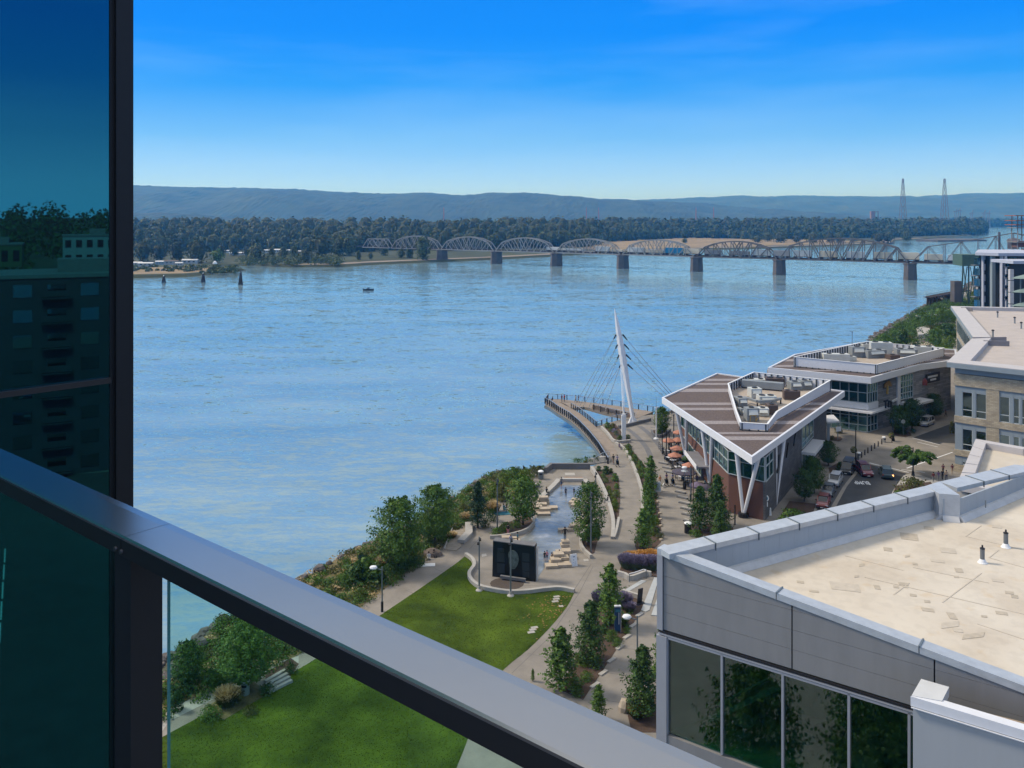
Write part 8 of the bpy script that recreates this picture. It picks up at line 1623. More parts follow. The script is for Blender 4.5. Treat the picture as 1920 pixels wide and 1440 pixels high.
for x, y, w, h, m, lab in [(900, 590, 22, 16, G_mid, 'green shrub between conifer and blue pillar'), (1040, 600, 20, 14, G_dark, 'dark shrub right of the blue pillar'), (1060, 660, 18, 12, G_mid, 'green shrub below the blue pillar at the walk'), (930, 720, 30, 18, G_mid, 'bright green shrub left of the blue pillar foot'), (980, 770, 24, 14, G_mid, 'green shrub at the bottom of the blue pillar bed'), (860, 660, 20, 14, G_dark, 'dark shrub under the wide conifer'),
      (700, 930, 34, 18, G_mid, 'broad bright shrub below the mulch patch, left'), (800, 950, 34, 18, G_dark, 'broad dark shrub below the mulch patch, right'), (640, 900, 24, 14, G_light, 'pale green shrub behind the spiky conifer'), (720, 1060, 30, 16, G_mid, 'bright shrub in the lowest bed, upper one'), (620, 1120, 34, 18, G_mid, 'bright shrub in the lowest bed beside the conifer'), (640, 1190, 30, 18, G_mid, 'darker shrub at the tip of the lowest bed'), (1250, 1300, 26, 18, G_dark, 'dark shrub under the dense conifer'), (1290, 1000, 18, 14, G_mid, 'green shrub against the near building')]:
 a = z4([(x, y)])[0]; shrub(a[0], a[1], w, h, m, lab)
for (x, y, w, h, lab) in ((1140, 1370, 30, 20, 'dry straw grass clump near the boulders'),): c = P(*z4([(x, y)])[0]); s = c.y / FPX; o = make_tuft(h * s, w * s, 5, G_straw, G_olive, 420); o.location = c; o['label'] = lab; o['category'] = 'grass clump'
for (x, y, r_, lab) in ((1045, 1320, .8, 'tall pale boulder standing left of the straw grass'), (1140, 1320, 1.0, 'pale pointed boulder behind the straw grass')):
 c = P(*z4([(x, y)])[0]); vs, fs = rock_pts(r_, 8); b = MB(); b.add([(v[0] * .8, v[1] * .6, v[2] * 1.7 + .3) for v in vs], fs); o = b.build('boulder', M_sand); o.location = c; tag(o, lab, 'boulder')
for px, py, w, h, m, lab in [(1487, 985, 62, 30, G_mid, 'broad green bush beside the near coping and wedge building'), (1710, 925, 60, 28, G_olive, 'flowering bush under the feathery tree'), (1686, 940, 30, 20, G_mid, 'green bush at the left of the flowering one'), (1577, 882, 22, 16, G_dark, 'dark bush beside the black van'), (1828, 900, 20, 20, G_mid, 'green bush tip over the near parapet'), (1690, 813, 26, 8, G_dark, 'low dark groundcover by the round traffic sign'), (1572, 812, 18, 14, G_olive, 'rusty leaved bush by the grey entrance canopy'), (1712, 812, 12, 8, G_dark, 'small round dark bush at the kerb'), (1785, 812, 12, 22, G_olive, 'olive bush at the corner of the brick office'), (1304, 1005, 30, 12, G_mid, 'low green shrub under the left conifer'), (1560, 825, 12, 8, G_olive, 'low plants in the small bed by the glass corner')]:
 shrub(px, py, w, h, m, lab, per=80)
# through the guard glass
for px, py, w, h, m, lab in [(350, 1300, 60, 34, G_dark, 'dark bush under the small tree behind the glass'), (400, 1290, 50, 30, G_mid, 'green bush left of the large tree behind the glass'), (330, 1332, 30, 34, G_dark, 'dark bush at the glass edge'), (440, 1316, 40, 20, G_olive, 'olive grass mound behind the bin'), (500, 1300, 40, 16, G_dark, 'dark bush right of the bin'), (545, 1262, 30, 16, G_dark, 'dark bush above the lawn steps'), (395, 1345, 50, 20, G_mid, 'green bush at the bottom behind the glass'), (470, 1338, 34, 14, G_olive, 'brown green mound at the lawn edge')]:
 shrub(px, py, w, h, m, lab, per=80)
c = P(425, 1322); s = c.y / FPX; o = make_tuft(30 * s, 42 * s, 9, G_straw, G_olive, 420); o.location = c; o['label'] = 'tall dry feather grass behind the guard glass'; o['category'] = 'grass clump'
for k in range(3):
 c = P(372 + k * 7, 1235 - k * 9, 2.5); vs, fs = rock_pts(1.1 + .2 * k, 8); b = MB(); b.add([(v[0] * 1.3, v[1], v[2] * .5) for v in vs], fs); o = b.build('boulder', pm('white boulder', (.50, .48, .46), .85, var=.12)); o.location = c; tag(o, 'pale washed boulder at the water line behind the glass', 'boulder', 'pale boulders at the water line')
# right bank behind the stone building
for i, (px, py, w, h, m, lab) in enumerate([(1657, 648, 40, 22, G_mid, 'leafy bank tree left behind the stone building'), (1692, 650, 32, 30, G_dark, 'round dark bank tree behind the stone building'), (1672, 640, 26, 14, G_light, 'bright bush between the bank trees'), (1735, 612, 60, 22, G_mid, 'wide green thicket below the old trestle'), (1765, 604, 50, 26, G_mid, 'green thicket beside the office roof'), (1775, 632, 36, 26, G_dark, 'dark thicket against the brick office'), (1750, 640, 40, 22, G_mid, 'mid green thicket on the right bank'), (1725, 600, 40, 18, G_dark, 'dark thicket at the water on the right bank'), (1780, 650, 30, 20, G_light, 'light thicket at the foot of the office'), (1825, 568, 36, 22, G_light, 'bright trees at the foot of the blue tower'), (1700, 640, 30, 12, G_olive, 'olive bush among the rocks of the right bank'), (1745, 622, 26, 12, G_olive, 'olive bush above the timber ledge')]):
 shrub(px, py, w, h, m, lab, per=110, leaf=.13)
b = MB(); b.sheet(PL([(1722, 655), (1745, 632), (1785, 640), (1790, 675), (1740, 672)]), 5.02); struct(b.build('bank_lawn', M_grass))
for k in range(26):
 px, py = rnd.uniform(1690, 1745), rnd.uniform(618, 650); c = P(px, py); vs, fs = rock_pts(rnd.uniform(.8, 1.9), 7); b = MB(); b.add([(v[0], v[1], v[2] * .7) for v in vs], fs); o = b.build('boulder', M_sand if k % 3 == 0 else M_rock); o.location = c; tag(o, 'boulder in the rocky slope of the right bank behind the stone building', 'boulder', 'boulders on the right bank')
slab_quad([(1718, 622), (1742, 618), (1745, 634), (1722, 636)], 6.6, 'bunker', M_conc2, 'small square concrete block house on the right bank', 'building')
a, c = P(1722, 604), P(1762, 602); b = MB(); b.bar((a.x, a.y, 7.5), (c.x, c.y, 7.5), 3, .5); tag(b.build('timber_ledge', M_conc2), 'long grey timber ledge in the right bank thicket', 'ledge')
# ================================================================ vehicles
def loft(b, st, close=True):
 """st: list of (x, [ (y,z)... ]) cross-sections with the same count"""
 n = len(st[0][1]); vs = [(x, y, z) for x, c in st for (y, z) in c]; fs = []
 for k in range(len(st) - 1): fs += [(k * n + i, k * n + (i + 1) % n, (k + 1) * n + (i + 1) % n, (k + 1) * n + i) for i in range(n)]
 fs += [tuple(range(n))[::-1], tuple(range((len(st) - 1) * n, len(st) * n))]; b.add(vs, fs)
M_tyre = pm('tyre rubber', (.015, .015, .016), .9, var=0); M_rim = pm('alloy rim', (.35, .36, .38), .35, metal=.8, var=0); M_cglass = pm('car glass', (.012, .018, .022), .06, var=0, spec=.8); M_lamp = pm('headlight', (.6, .62, .65), .15, var=0); M_tail = pm('tail light', (.25, .02, .02), .3, var=0)
def make_car(name, label, col, loc, rz, kind='suv', L=4.6, W=1.86, H=1.7, two=None, tail_lit=False):
 t = Thing(name, label, 'car', loc, None, rz, local=True); m = pm('car paint ' + label[:18], col, .28, metal=.35, var=.0, coat=.6)
 hb = .98 if kind == 'suv' else .88; b = MB()
 def cs(w, zl, zh): return [(-w * .5, zl + .12), (-w * .46, zl), (w * .46, zl), (w * .5, zl + .12), (w * .5, zh - .18), (w * .44, zh), (-w * .44, zh), (-w * .5, zh - .18)]
 st = [(-.5, .86, .38, hb * .82), (-.485, .95, .30, hb * .98), (-.40, 1, .25, hb), (-.2, 1, .22, hb), (.1, 1, .22, hb), (.22, 1, .22, hb * 1.0), (.34, .99, .24, hb * .97), (.45, .95, .28, hb * .86), (.495, .84, .34, hb * .68)]
 loft(b, [(x * L, cs(w * W, zl, zh)) for x, w, zl, zh in st]); t.part('body', b, m, smooth=False)
 if kind == 'suv': c = [(-.475, hb - .05, .86), (-.42, H - .07, .76), (-.30, H - .03, .80), (.02, H - .03, .80), (.10, H - .10, .77), (.235, hb - .05, .86)]
 elif kind == 'van': c = [(-.49, hb - .05, .92), (-.47, H - .06, .84), (-.30, H - .02, .86), (.12, H - .02, .86), (.20, H - .12, .82), (.34, hb - .05, .88)]
 else: c = [(-.44, hb - .04, .80), (-.30, H - .06, .70), (-.20, H - .03, .72), (.02, H - .03, .74), (.08, H - .07, .72), (.25, hb - .04, .84)]
 b = MB(); loft(b, [(x * L, [(-W * .46 * w / .86, hb - .06), (W * .46 * w / .86, hb - .06), (W * .46 * w, z), (-W * .46 * w, z)]) for x, z, w in c]); t.part('window_glass', b, M_cglass)
 b = MB(); xs = [q for q in c if q[1] > H - .2]; x0, x1 = xs[0][0] * L - .03, xs[-1][0] * L + .05; b.box(((x0 + x1) / 2, 0, H - .015), (x1 - x0, W * .72, .05)); t.part('roof', b, m)
 b = MB()
 for s in (-1, 1):
  for xa, za, xb, zb in ((c[0][0] * L, hb - .05, xs[0][0] * L, H - .04), (xs[-1][0] * L, H - .05, c[-1][0] * L, hb - .05), (-.13 * L, hb - .02, -.12 * L, H - .04)): b.bar((xa, s * W * .445, za), (xb, s * W * .375, zb), .08, .09)
 t.part('pillar', b, m)
 for x in (-.31 * L, .31 * L):
  for s in (-1, 1):
   b = MB(); b.tube((x, s * (W / 2 - .2), .34), (x, s * (W / 2 + .01), .34), .34, n=14); w = t.part('wheel', b, M_tyre); b = MB(); b.tube((x, s * (W / 2), .34), (x, s * (W / 2 + .025), .34), .21, n=10); t.part('rim', b, M_rim, parent=w)
 for s in (-1, 1):
  b = MB(); b.box((L * .468, s * W * .36, hb * .70), (.14, .38, .16)); t.part('headlight', b, M_lamp); b = MB(); b.box((-L * .487, s * W * .40, hb * .80), (.1, .24, .28)); t.part('tail_light', b, M_tail if not (tail_lit and s == -1) else LIT)
  b = MB(); b.box((.17 * L, s * (W / 2 + .08), hb + .05), (.16, .2, .13)); t.part('mirror', b, m)
 b = MB(); b.box((L * .488, 0, hb * .52), (.06, W * .5, .2)); t.part('grille', b, M_black); b = MB(); b.box((-L * .49, 0, hb * .55), (.04, .45, .14)); b.box((L * .5, 0, hb * .34), (.03, .42, .12)); t.part('number_plate', b, M_white)
 return t
LIT = bpy.data.materials.new('lit amber lamp'); LIT.use_nodes = True; LIT.node_tree.nodes['Principled BSDF'].inputs['Emission Color'].default_value = (1, .35, .05, 1); LIT.node_tree.nodes['Principled BSDF'].inputs['Emission Strength'].default_value = 3
def cdir(a, c): p, q = P(*a), P(*c); return math.atan2(q.y - p.y, q.x - p.x)
make_car('parked_van', 'black van parked beside the tall black lamp post', (.012, .014, .018), P(1590, 884), cdir((1600, 872), (1578, 905)), 'van', 5.0, 1.95, 1.95)
make_car('parked_car', 'silver car with a dark roof panel parked behind the black van', (.42, .43, .45), P(1566, 907), cdir((1577, 896), (1555, 930)), 'suv', 4.6, 1.85, 1.62)
make_car('parked_car', 'dark blue grey car with a pale bonnet between the silver and red cars', (.09, .11, .14), P(1553, 926), cdir((1565, 912), (1545, 950)), 'sedan', 4.5, 1.8, 1.48)
make_car('parked_car', 'light red car parked last beside the near coping', (.22, .055, .055), P(1544, 947), cdir((1553, 932), (1538, 970)), 'sedan', 4.5, 1.8, 1.5)
make_car('moving_car', 'maroon boxy car driving over the white road lettering', (.14, .025, .045), P(1621, 889), R(-95), 'suv', 4.4, 1.85, 1.78)
make_car('moving_car', 'teal grey car seen from behind with an amber light glowing', (.045, .075, .085), P(1661, 893), R(75), 'suv', 4.5, 1.85, 1.7, tail_lit=True)
make_car('parked_car', 'white car parked beyond the crossing by the stone wall', (.55, .56, .58), P(1737, 797), cdir((1752, 793), (1722, 806)), 'suv', 4.7, 1.9, 1.75)
# ================================================================ people
SK = [pm('light skin', (.42, .24, .17), .6, var=0), pm('tan skin', (.26, .14, .09), .6, var=0)]
CL = {n: pm(n + ' cloth', c, .85, var=.06, scale=6) for n, c in dict(black=(.012, .012, .015), navy=(.02, .03, .07), red=(.30, .03, .03), maroon=(.13, .02, .03), white=(.55, .55, .55), grey=(.16, .17, .18), purple=(.12, .07, .16), orange=(.50, .20, .06), lilac=(.28, .26, .38), tan=(.32, .23, .15), teal=(.03, .15, .20), pink=(.45, .18, .22), denim=(.05, .08, .15)).items()}
HAIR = pm('dark hair', (.02, .014, .010), .8, var=0); HAIR2 = pm('fair hair', (.30, .20, .10), .8, var=0)
def body_mesh(pose):
 """one continuous skinned figure about 1.75 m tall, facing -Y"""
 J = {'pel': (0, 0, .95), 'wa': (0, 0, 1.1), 'ch': (0, 0, 1.32), 'nk': (0, .01, 1.49), 'hd': (0, -.01, 1.60), 'tp': (0, 0, 1.72)}
 for s, n in ((-1, 'l'), (1, 'r')):
  J['sh' + n] = (s * .17, .01, 1.42); J['el' + n] = (s * .23, .02, 1.16); J['wr' + n] = (s * .24, -.05, .92); J['ha' + n] = (s * .24, -.09, .82)
  J['hi' + n] = (s * .09, 0, .90); J['kn' + n] = (s * .10, -.03, .50); J['an' + n] = (s * .10, 0, .08); J['to' + n] = (s * .11, -.15, .04)
 if pose == 'walk': J['knl'] = (-.09, -.16, .52); J['anl'] = (-.09, -.22, .10); J['tol'] = (-.09, -.37, .06); J['knr'] = (.10, .04, .50); J['anr'] = (.10, .27, .13); J['tor'] = (.10, .15, .05); J['wrl'] = (-.25, .12, .95); J['hal'] = (-.25, .14, .86); J['wrr'] = (.25, -.22, .98); J['har'] = (.25, -.30, .93)
 if pose == 'push':
  for s, n in ((-1, 'l'), (1, 'r')): J['el' + n] = (s * .22, -.12, 1.18); J['wr' + n] = (s * .17, -.36, 1.08); J['ha' + n] = (s * .15, -.44, 1.06)
  J['knl'] = (-.09, -.12, .52); J['anl'] = (-.09, -.12, .08); J['tol'] = (-.09, -.27, .05); J['anr'] = (.10, .22, .12); J['tor'] = (.10, .10, .05)
 if pose == 'arms':
  for s, n in ((-1, 'l'), (1, 'r')): J['el' + n] = (s * .33, 0, 1.20); J['wr' + n] = (s * .47, -.04, 1.0); J['ha' + n] = (s * .54, -.05, .94)
 if pose == 'sit':
  dz = -.50
  for k in ('pel', 'wa', 'ch', 'nk', 'hd', 'tp'): J[k] = (J[k][0], J[k][1] + (J[k][2] - .95) * .05, J[k][2] + dz)
  for s, n in ((-1, 'l'), (1, 'r')): J['sh' + n] = (s * .17, .03, 1.42 + dz); J['el' + n] = (s * .22, -.06, 1.18 + dz); J['wr' + n] = (s * .14, -.26, 1.05 + dz); J['ha' + n] = (s * .12, -.34, 1.02 + dz); J['hi' + n] = (s * .09, -.02, .43); J['kn' + n] = (s * .12, -.42, .46); J['an' + n] = (s * .12, -.44, .08); J['to' + n] = (s * .13, -.58, .04)
 E = [('pel', 'wa'), ('wa', 'ch'), ('ch', 'nk'), ('nk', 'hd'), ('hd', 'tp')]
 for n in 'lr': E += [('ch', 'sh' + n), ('sh' + n, 'el' + n), ('el' + n, 'wr' + n), ('wr' + n, 'ha' + n), ('pel', 'hi' + n), ('hi' + n, 'kn' + n), ('kn' + n, 'an' + n), ('an' + n, 'to' + n)]
 rad = {'pel': (.13, .10), 'wa': (.12, .09), 'ch': (.14, .10), 'nk': (.055, .055), 'hd': (.085, .10), 'tp': (.06, .07), 'sh': (.06, .06), 'el': (.042, .042), 'wr': (.030, .030), 'ha': (.035, .022), 'hi': (.085, .085), 'kn': (.06, .06), 'an': (.042, .042), 'to': (.035, .028)}
 keys = list(J); me = bpy.data.meshes.new('body'); me.from_pydata([J[k] for k in keys], [(keys.index(a), keys.index(c)) for a, c in E], [])
 o = bpy.data.objects.new('tmpbody', me); scene.collection.objects.link(o); m = o.modifiers.new('s', 'SKIN'); m.use_smooth_shade = True; s2 = o.modifiers.new('ss', 'SUBSURF'); s2.levels = 1; s2.render_levels = 1
 sv = me.skin_vertices[0].data if me.skin_vertices else None
 if sv is None: me.skin_vertices.new(); sv = me.skin_vertices[0].data
 for i, k in enumerate(keys): r_ = rad.get(k) or rad[k[:2]]; sv[i].radius = r_; sv[i].use_root = (k == 'pel')
 bpy.context.view_layer.update(); ev = o.evaluated_get(bpy.context.evaluated_depsgraph_get()); res = bpy.data.meshes.new_from_object(ev); bpy.data.objects.remove(o); return res, J
BODIES = {}
def person(px, py, pose, rz, label, shirt, pants, short=False, fair=False, h=1.0, z=5.0, skin=0, dress=False, base=None):
 if pose not in BODIES: BODIES[pose] = body_mesh(pose)
 src, J = BODIES[pose]; me = src.copy(); me.name = 'body'; me.materials.clear()
 for m in (SK[skin], CL[shirt], CL[pants], M_black): me.materials.append(m)
 zt_ = J['pel'][2] + .02; nk = J['nk'][2] - .02; kn = .48 if pose != 'sit' else -1
 idx = []
 for p in me.polygons:
  x, y, zc_ = p.center
  arm = abs(x) > .20 and zc_ < J['shl'][2] - .13
  if zc_ > nk: k = 0
  elif pose == 'arms' and abs(x) > .36: k = 0
  elif pose in ('push', 'sit') and y < -.16 and zc_ > zt_ + .04 and pose == 'push': k = 0
  elif arm and zc_ < 1.15 and pose not in ('sit',): k = 0
  elif zc_ > zt_ + (.02 if not dress else -.3): k = 1
  elif zc_ < .10: k = 3
  elif short and zc_ < .55 and pose != 'sit': k = 0
  else: k = 2
  idx.append(k)
 me.polygons.foreach_set('material_index', idx); me.update()
 loc = Vector(base) if base is not None else P(px, py, z); t = bpy.data.objects.new('person', me); scene.collection.objects.link(t); t.location = loc; t.rotation_euler = (0, 0, rz); t.scale = (h, h, h); tag(t, label, 'person')
 b = MB(); hz = J['hd'][2]; hy = J['hd'][1]; b.lathe((0, hy + .025, hz - .03), [(.085, 0), (.108, .05), (.105, .11), (.07, .165), (.01, .185)], 10, 1, 1.12); hr = b.build('hair', HAIR2 if fair else HAIR, None, smooth=True); hr.parent = t
 b = MB(); b.box((-.035, hy - .10, hz + .01), (.02, .02, .012)); b.box((.035, hy - .10, hz + .01), (.02, .02, .012)); e = b.build('eye', M_black); e.parent = t
 return t
F_ = math.pi
for x, y, pose, rz, lab, sh, pa, kw in [
 (212, 874, 'stand', 1.2, 'dark dressed person at the far left tip of the pier', 'navy', 'black', {}), (252, 870, 'sit', -1.0, 'person in black bending at the pier tip rail', 'black', 'grey', {}),
 (330, 874, 'stand', .6, 'person in red and grey standing on the pier', 'maroon', 'grey', {}), (352, 870, 'stand', -.8, 'tallest person in a red top on the pier', 'red', 'navy', {}),
 (448, 877, 'walk', -1.3, 'person in a light top walking on the pier, left of a pair', 'tan', 'grey', {}), (470, 877, 'walk', -1.3, 'person in black walking on the pier, right of a pair', 'black', 'denim', {}),
 (765, 1397, 'walk', .1, 'person in black top and shorts walking on the promenade', 'black', 'tan', dict(short=True)), (798, 1400, 'push', .1, 'person in a blue shirt pushing a stroller on the promenade', 'lilac', 'denim', {}), (815, 1270, 'sit', .8, 'person in purple sitting at the wall bench on the promenade', 'purple', 'black', {})]:
 a = z5([(x, y)])[0]; person(a[0], a[1], pose, rz, lab, sh, pa, **kw)
for x, y, pose, rz, lab, sh, pa, kw in [
 (830, 590, 'push', .2, 'person in purple pushing the left stroller on the patio walk', 'purple', 'black', {}), (893, 590, 'push', .2, 'person in a pale top pushing the right stroller on the patio walk', 'lilac', 'black', {}), (763, 615, 'walk', .5, 'person in an orange top walking a white dog', 'orange', 'tan', dict(fair=True)),
 (1145, 600, 'stand', 2.5, 'person in purple standing between patio and building', 'purple', 'denim', {}), (1230, 620, 'sit', 1, 'person in dark blue seated beside the building entrance', 'teal', 'black', {}), (875, 240, 'stand', 1, 'person in teal at the far patio umbrellas', 'teal', 'black', {}), (955, 210, 'sit', 0, 'person in black seated under the far umbrellas', 'black', 'black', {})]:
 a = z3([(x, y)])[0]; person(a[0], a[1], pose, rz, lab, sh, pa, **kw)
tb = P(*z2([(765, 850)])[0])
person(0, 0, 'arms', .2, 'person in black with arms held out standing on the tall stone stack', 'black', 'black', base=(tb.x + .05, tb.y + .8, 5 + .34 * 4), skin=1)
for x, y, pose, rz, lab, sh, pa, kw in [
 (582, 925, 'stand', .4, 'child in swimwear at the water edge, left of two', 'black', 'black', dict(h=.75, short=True)), (603, 922, 'stand', -.4, 'child in swimwear at the water edge, right of two', 'pink', 'navy', dict(h=.78, short=True)), (648, 920, 'sit', .6, 'dark haired child sitting on the near stone blocks', 'tan', 'tan', dict(h=.85)),
 (715, 880, 'sit', .3, 'child in red leaning on the tall stone stack', 'red', 'black', dict(h=.7)), (252, 700, 'stand', 2.8, 'person in black and pink at the wall of the curved bed', 'black', 'pink', {}), (275, 765, 'sit', .5, 'person in a white top sitting behind the monument', 'lilac', 'black', dict(fair=True, z=5.35)), (338, 778, 'stand', 1.4, 'person in dark clothes standing behind the monument', 'teal', 'black', {}),
 (732, 262, 'walk', .3, 'person in grey wading at the head of the channel', 'grey', 'denim', dict(short=True)), (772, 345, 'stand', 0, 'child in dark swimwear in the middle of the channel', 'navy', 'black', dict(h=.85)), (846, 330, 'stand', .3, 'child near the upright tree in the channel', 'black', 'black', dict(h=.7)), (600, 325, 'sit', .7, 'person in black sitting on the channel wall', 'black', 'black', dict(z=5.3)),
 (1150, 400, 'sit', -1.5, 'person in black sitting on the bent seat wall', 'black', 'grey', dict(z=5.3)), (215, 480, 'sit', 1, 'person in bright blue sitting on the bank grass, left', 'teal', 'teal', {}), (240, 465, 'sit', -1, 'person in black sitting on the bank grass, right', 'black', 'grey', {}), (965, 770, 'sit', 0, 'child crouching in the round bed under the upright tree', 'white', 'black', dict(h=.6)), (870, 565, 'sit', 1, 'small child sitting on the stepped pile', 'black', 'black', dict(h=.7, z=5.9))]:
 a = z2([(x, y)])[0]; person(a[0], a[1], pose, rz, lab, sh, pa, **kw)
for x, y, rz, lab, sh in ((690, 925, .2, 'person in black and white reclining on the picnic spot, left', 'white'), (740, 905, .6, 'person in black reclining on the picnic spot, right', 'black')):
 a = z1([(x, y)])[0]; person(a[0], a[1], 'sit', rz, lab, sh, 'black', z=4.7)
a = z1([(675, 958)])[0]; c = P(*a); b = MB(); b.box((c.x, c.y, 5.03), (2.0, .9, .03), .1); tag(b.build('picnic_towel', M_white), 'white towel spread on the grass by the bank walk', 'towel')
a = z1([(720, 870)])[0]; c = P(*a); b = MB(); b.lathe((c.x, c.y, 5.0), [(1.4, 0), (1.2, .5), (.4, .9)], 9, 1, .6); tag(b.build('shade_tent', pm('grey brown tent cloth', (.14, .11, .09), .9, var=.2)), 'low grey brown shade cloth behind the picnic spot', 'tent')
a = z2([(200, 495)])[0]; c = P(*a); b = MB(); b.box((c.x, c.y, 5.04), (2.2, 1.3, .04), .2); tag(b.build('picnic_blanket', CL['teal']), 'teal blanket on the bank beside the slim pole', 'blanket')
for x, y, pose, rz, lab, sh, pa in [(1590, 815, 'walk', 1.2, 'person in red walking on the sidewalk by the stone wall', 'maroon', 'black'), (1568, 1300, 'walk', 2.8, 'person in maroon walking at the corner, farthest of the group', 'maroon', 'black'), (1645, 1300, 'walk', 2.8, 'person in a pink top at the corner beside the pillar', 'maroon', 'tan'), (1485, 1372, 'walk', 2.9, 'person with long dark hair and maroon top, left of the corner group', 'maroon', 'grey'), (1528, 1362, 'walk', 2.9, 'person in brown, second from the left in the corner group', 'purple', 'grey'), (1562, 1350, 'walk', 2.9, 'person in black in the middle of the corner group', 'black', 'black'), (1595, 1355, 'stand', 2.9, 'person in an orange brown top in the corner group', 'tan', 'navy')]:
 a = z7([(x, y)])[0]; person(a[0], a[1], pose, rz, lab, sh, pa, skin=1 if 'brown' in lab else 0)
person(1672, 830, 'stand', 1, 'person in black waiting behind the flower basket post', 'black', 'black')
def stroller(px, py, label, rz=.2):
 t = Thing('stroller', label, 'stroller', P(px, py), None, rz, local=True); b = MB(); b.add([(-.22, -.35, .45), (.22, -.35, .45), (.22, .2, .55), (-.22, .2, .55), (-.22, .35, 1.0), (.22, .35, 1.0), (.22, -.1, 1.05), (-.22, -.1, 1.05)], [(0, 1, 2, 3), (3, 2, 5, 4), (4, 5, 6, 7), (0, 3, 4, 7), (1, 6, 5, 2)]); t.part('seat', b, M_black); b = MB()
 for s in (-.22, .22): b.bar((s, .5, 1.05), (s, -.3, .2), .03, .03); b.bar((s, -.3, .6), (s, .3, .15), .03, .03)
 t.part('frame', b, M_gmetal)
 for s in (-.24, .24):
  for y in (-.35, .3): b = MB(); b.tube((s - .02, y, .13), (s + .02, y, .13), .13, n=10); t.part('wheel', b, M_tyre)
a = z3([(830, 600)])[0]; stroller(a[0], a[1] + 2.5, 'black stroller pushed along the patio walk, left one'); a = z3([(895, 600)])[0]; stroller(a[0], a[1] + 2.5, 'black stroller pushed along the patio walk, right one'); a = z5([(800, 1408)])[0]; stroller(a[0], a[1] + 2.0, 'black stroller on the curved promenade', .1)
t = Thing('dog', 'small white dog on the patio walk', 'dog', P(*z3([(792, 632)])[0]), None, R(60), local=True)
st = [(-.34, .03, .40), (-.26, .10, .36), (0, .11, .36), (.22, .12, .38), (.32, .08, .46), (.40, .08, .54), (.52, .05, .50), (.56, .02, .49)]; b = MB(); loft(b, [(x, [(math.cos(k / 8 * 6.283) * r_, z + math.sin(k / 8 * 6.283) * r_) for k in range(8)]) for x, r_, z in st])
for x, s in ((-.24, -1), (-.24, 1), (.2, -1), (.2, 1)): b.tube((x, s * .06, .34), (x + (.05 if x < 0 else 0), s * .07, .18), .045, .03, 6); b.tube((x + (.05 if x < 0 else 0), s * .07, .18), (x, s * .07, 0), .03, .025, 6)
b.tube((-.32, 0, .40), (-.46, 0, .52), .025, .012, 6); t.part('body', b, M_white); b = MB(); b.box((.38, -.05, .62), (.05, .03, .08)); b.box((.38, .05, .62), (.05, .03, .08)); t.part('ear', b, M_white)
# ================================================================ town behind the camera that the bay window mirrors
def block_building(name, label, c, w, d, h, rz, wall, rows, cols, z0=5, bal=False):
 t = Thing(name, label, 'building', c, None, rz, local=True); b = MB(); b.box((0, 0, h / 2), (w, d, h)); t.part('wall', b, wall); b = MB(); b.box((0, 0, h + .3), (w + .6, d + .6, .6)); b.box((w * .15, 0, h + 1.6), (w * .3, d * .4, 2.4)); t.part('roof', b, M_concd)
 for r_ in range(rows):
  for k in range(cols):
   x = (k + .5 - cols / 2) * w / cols; z = (r_ + .5) * h / rows; b = MB(); b.box((x, d / 2 + .06, z), (w / cols * .55, .15, h / rows * .5)); wdw = t.part('window', b, M_glassD)
   if bal and k % 3 == 1: b = MB(); b.box((x, d / 2 + .9, z - h / rows * .3), (w / cols * .9, 1.7, .2)); b.box((x, d / 2 + 1.7, z - h / rows * .1), (w / cols * .9, .08, 1.0)); t.part('balcony', b, M_bd)
 return t.e
M_bd = pm('dark flats wall', (.03, .035, .045), .8, var=.2, scale=.3)
M_grn = pm('green hall', (.06, .09, .04), .8)
block_building('flats', 'long dark block of flats mirrored in the bay window', (150, -68, 5), 74, 18, 33, R(66), M_bd, 8, 15, bal=True)
block_building('white_house', 'white block house on the hill mirrored in the bay window', (330, -140, 30), 18, 12, 11, R(66), pm('pale hill house', (.22, .24, .26), .8), 2, 5)
block_building('green_house', 'green tinted hall on the hill mirrored in the bay window', (320, -172, 30), 22, 12, 8, R(66), M_grn, 1, 6)
b = MB(); b.prism([(190, -250), (620, -420), (700, 60), (330, 20)], 4.9, [5.1, 46, 52, 5.1]); struct(b.build('hill_slope', pm('hill ground', (.05, .06, .03), .95, var=.3, scale=.05)))
CC = []; NN = []; SS = []; rr_ = random.Random(12)
for k in range(420):
 f = rr_.random() ** .6; s_ = rr_.random(); x = 250 + f * 330; y = -235 + s_ * 230 - f * 60; z = 8 + f * 38; h = rr_.uniform(8, 15); C, N, S = far_tree_arrays(x, y, z, h, h * .7, 50, 1.8); CC.append(C); NN.append(N); SS.append(S)
me = quads_mesh('hill_wood', np.concatenate(CC), np.concatenate(NN), np.concatenate(SS), G_dark); o = bpy.data.objects.new('hill_wood', me); scene.collection.objects.link(o); stuffk(o)
b = MB(); b.sheet([(14, 10), (150, -32), (135, -95), (8, -60)], 5.02); struct(b.build('car_park', M_asph)); b = MB()  # unseen asphalt, widened to darken the bay window's lower reflection
for k in range(16): b.box((30 + k * 5.2, -16 - k * 2.6, 5.03), (.15, 5, .01), 1.1)
struct(b.build('parking_line', M_white))
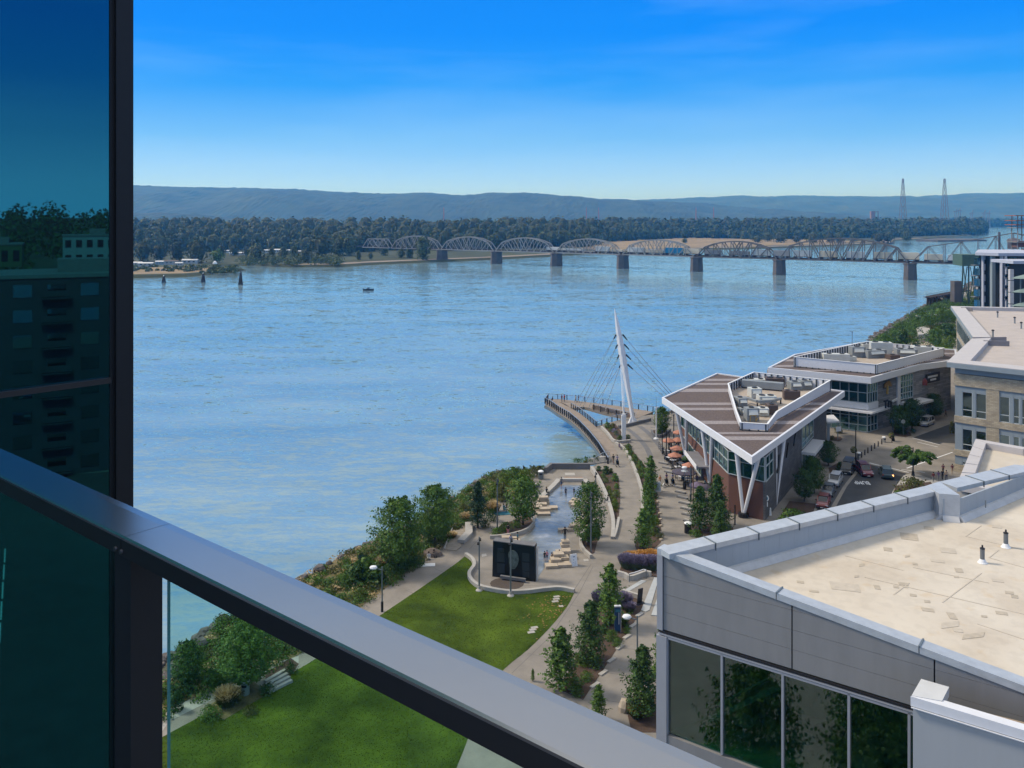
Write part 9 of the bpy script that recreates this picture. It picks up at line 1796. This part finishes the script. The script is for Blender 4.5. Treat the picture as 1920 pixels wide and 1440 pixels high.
for k in range(9):
 c = Vector((52 + k * 6.2, -30 - k * 3.2, 5)); t = Thing('parked_car', ['white', 'grey', 'dark blue'][k % 3] + ' car in the mirrored car park behind the tower', 'car', c, 'cars in the mirrored car park', 1.1, local=True); b = MB(); b.box((0, 0, .65), (4.4, 1.8, .75)); t.part('body', b, (M_white, M_gmetal, CL['navy'])[k % 3]); b = MB(); b.box((-.2, 0, 1.25), (2.2, 1.6, .5)); t.part('window_glass', b, M_cglass)
for k, (x, y) in enumerate(((64, -14), (70, -17))):
 t = Thing('parked_boat', 'white boat standing on the hard, ' + ('nearer' if k == 0 else 'farther') + ' one mirrored in the bay window', 'boat', (x, y, 5.8), None, .6, local=True); b = MB(); hull(9, 2.8, 1.3, b); t.part('hull', b, M_white); b = MB(); b.box((0, 0, 1.9), (3, 2, 1.1)); t.part('cabin', b, M_white)
# wood and lawn under the near building so its windows mirror trees
for k, (x, y, s) in enumerate(((3, 41, .95), (-3, 34, 1.1), (6, 30, 1.1), (9.5, 39, .8), (1, 26, 1.2))):
 place(T_broad, used, loc=(x, y, 5), rz=k, scale=s, label=['large tree before the near building window wall', 'tree left of the near building front', 'tree close under the near building panels', 'tree at the foot of the camera tower', 'tree at the near building corner', 'tree on the grass below the balcony'][k])
# ================================================================ air
b = MB(); X0, X1, Y0, Y1, za_, zb_ = -5200, 7600, -500, 11800, -3, 345
b.add([(x, y, z) for x in (X0, X1) for y in (Y0, Y1) for z in (za_, zb_)], [(0, 1, 3, 2), (4, 6, 7, 5), (0, 4, 5, 1), (2, 3, 7, 6), (0, 2, 6, 4), (1, 5, 7, 3)])
hz_m = bpy.data.materials.new('haze'); hz_m.use_nodes = True; n = hz_m.node_tree.nodes; n.remove(n['Principled BSDF']); pv = n.new('ShaderNodeVolumePrincipled'); pv.inputs['Color'].default_value = (.06, .38, 1.0, 1); pv.inputs['Absorption Color'].default_value = (1, 1, 1, 1); pv.inputs['Density'].default_value = 1.4e-4; pv.inputs['Anisotropy'].default_value = .2
hz_m.node_tree.links.new(pv.outputs[0], n['Material Output'].inputs['Volume']); hz = b.build('haze', hz_m); hz['kind'] = 'stuff'
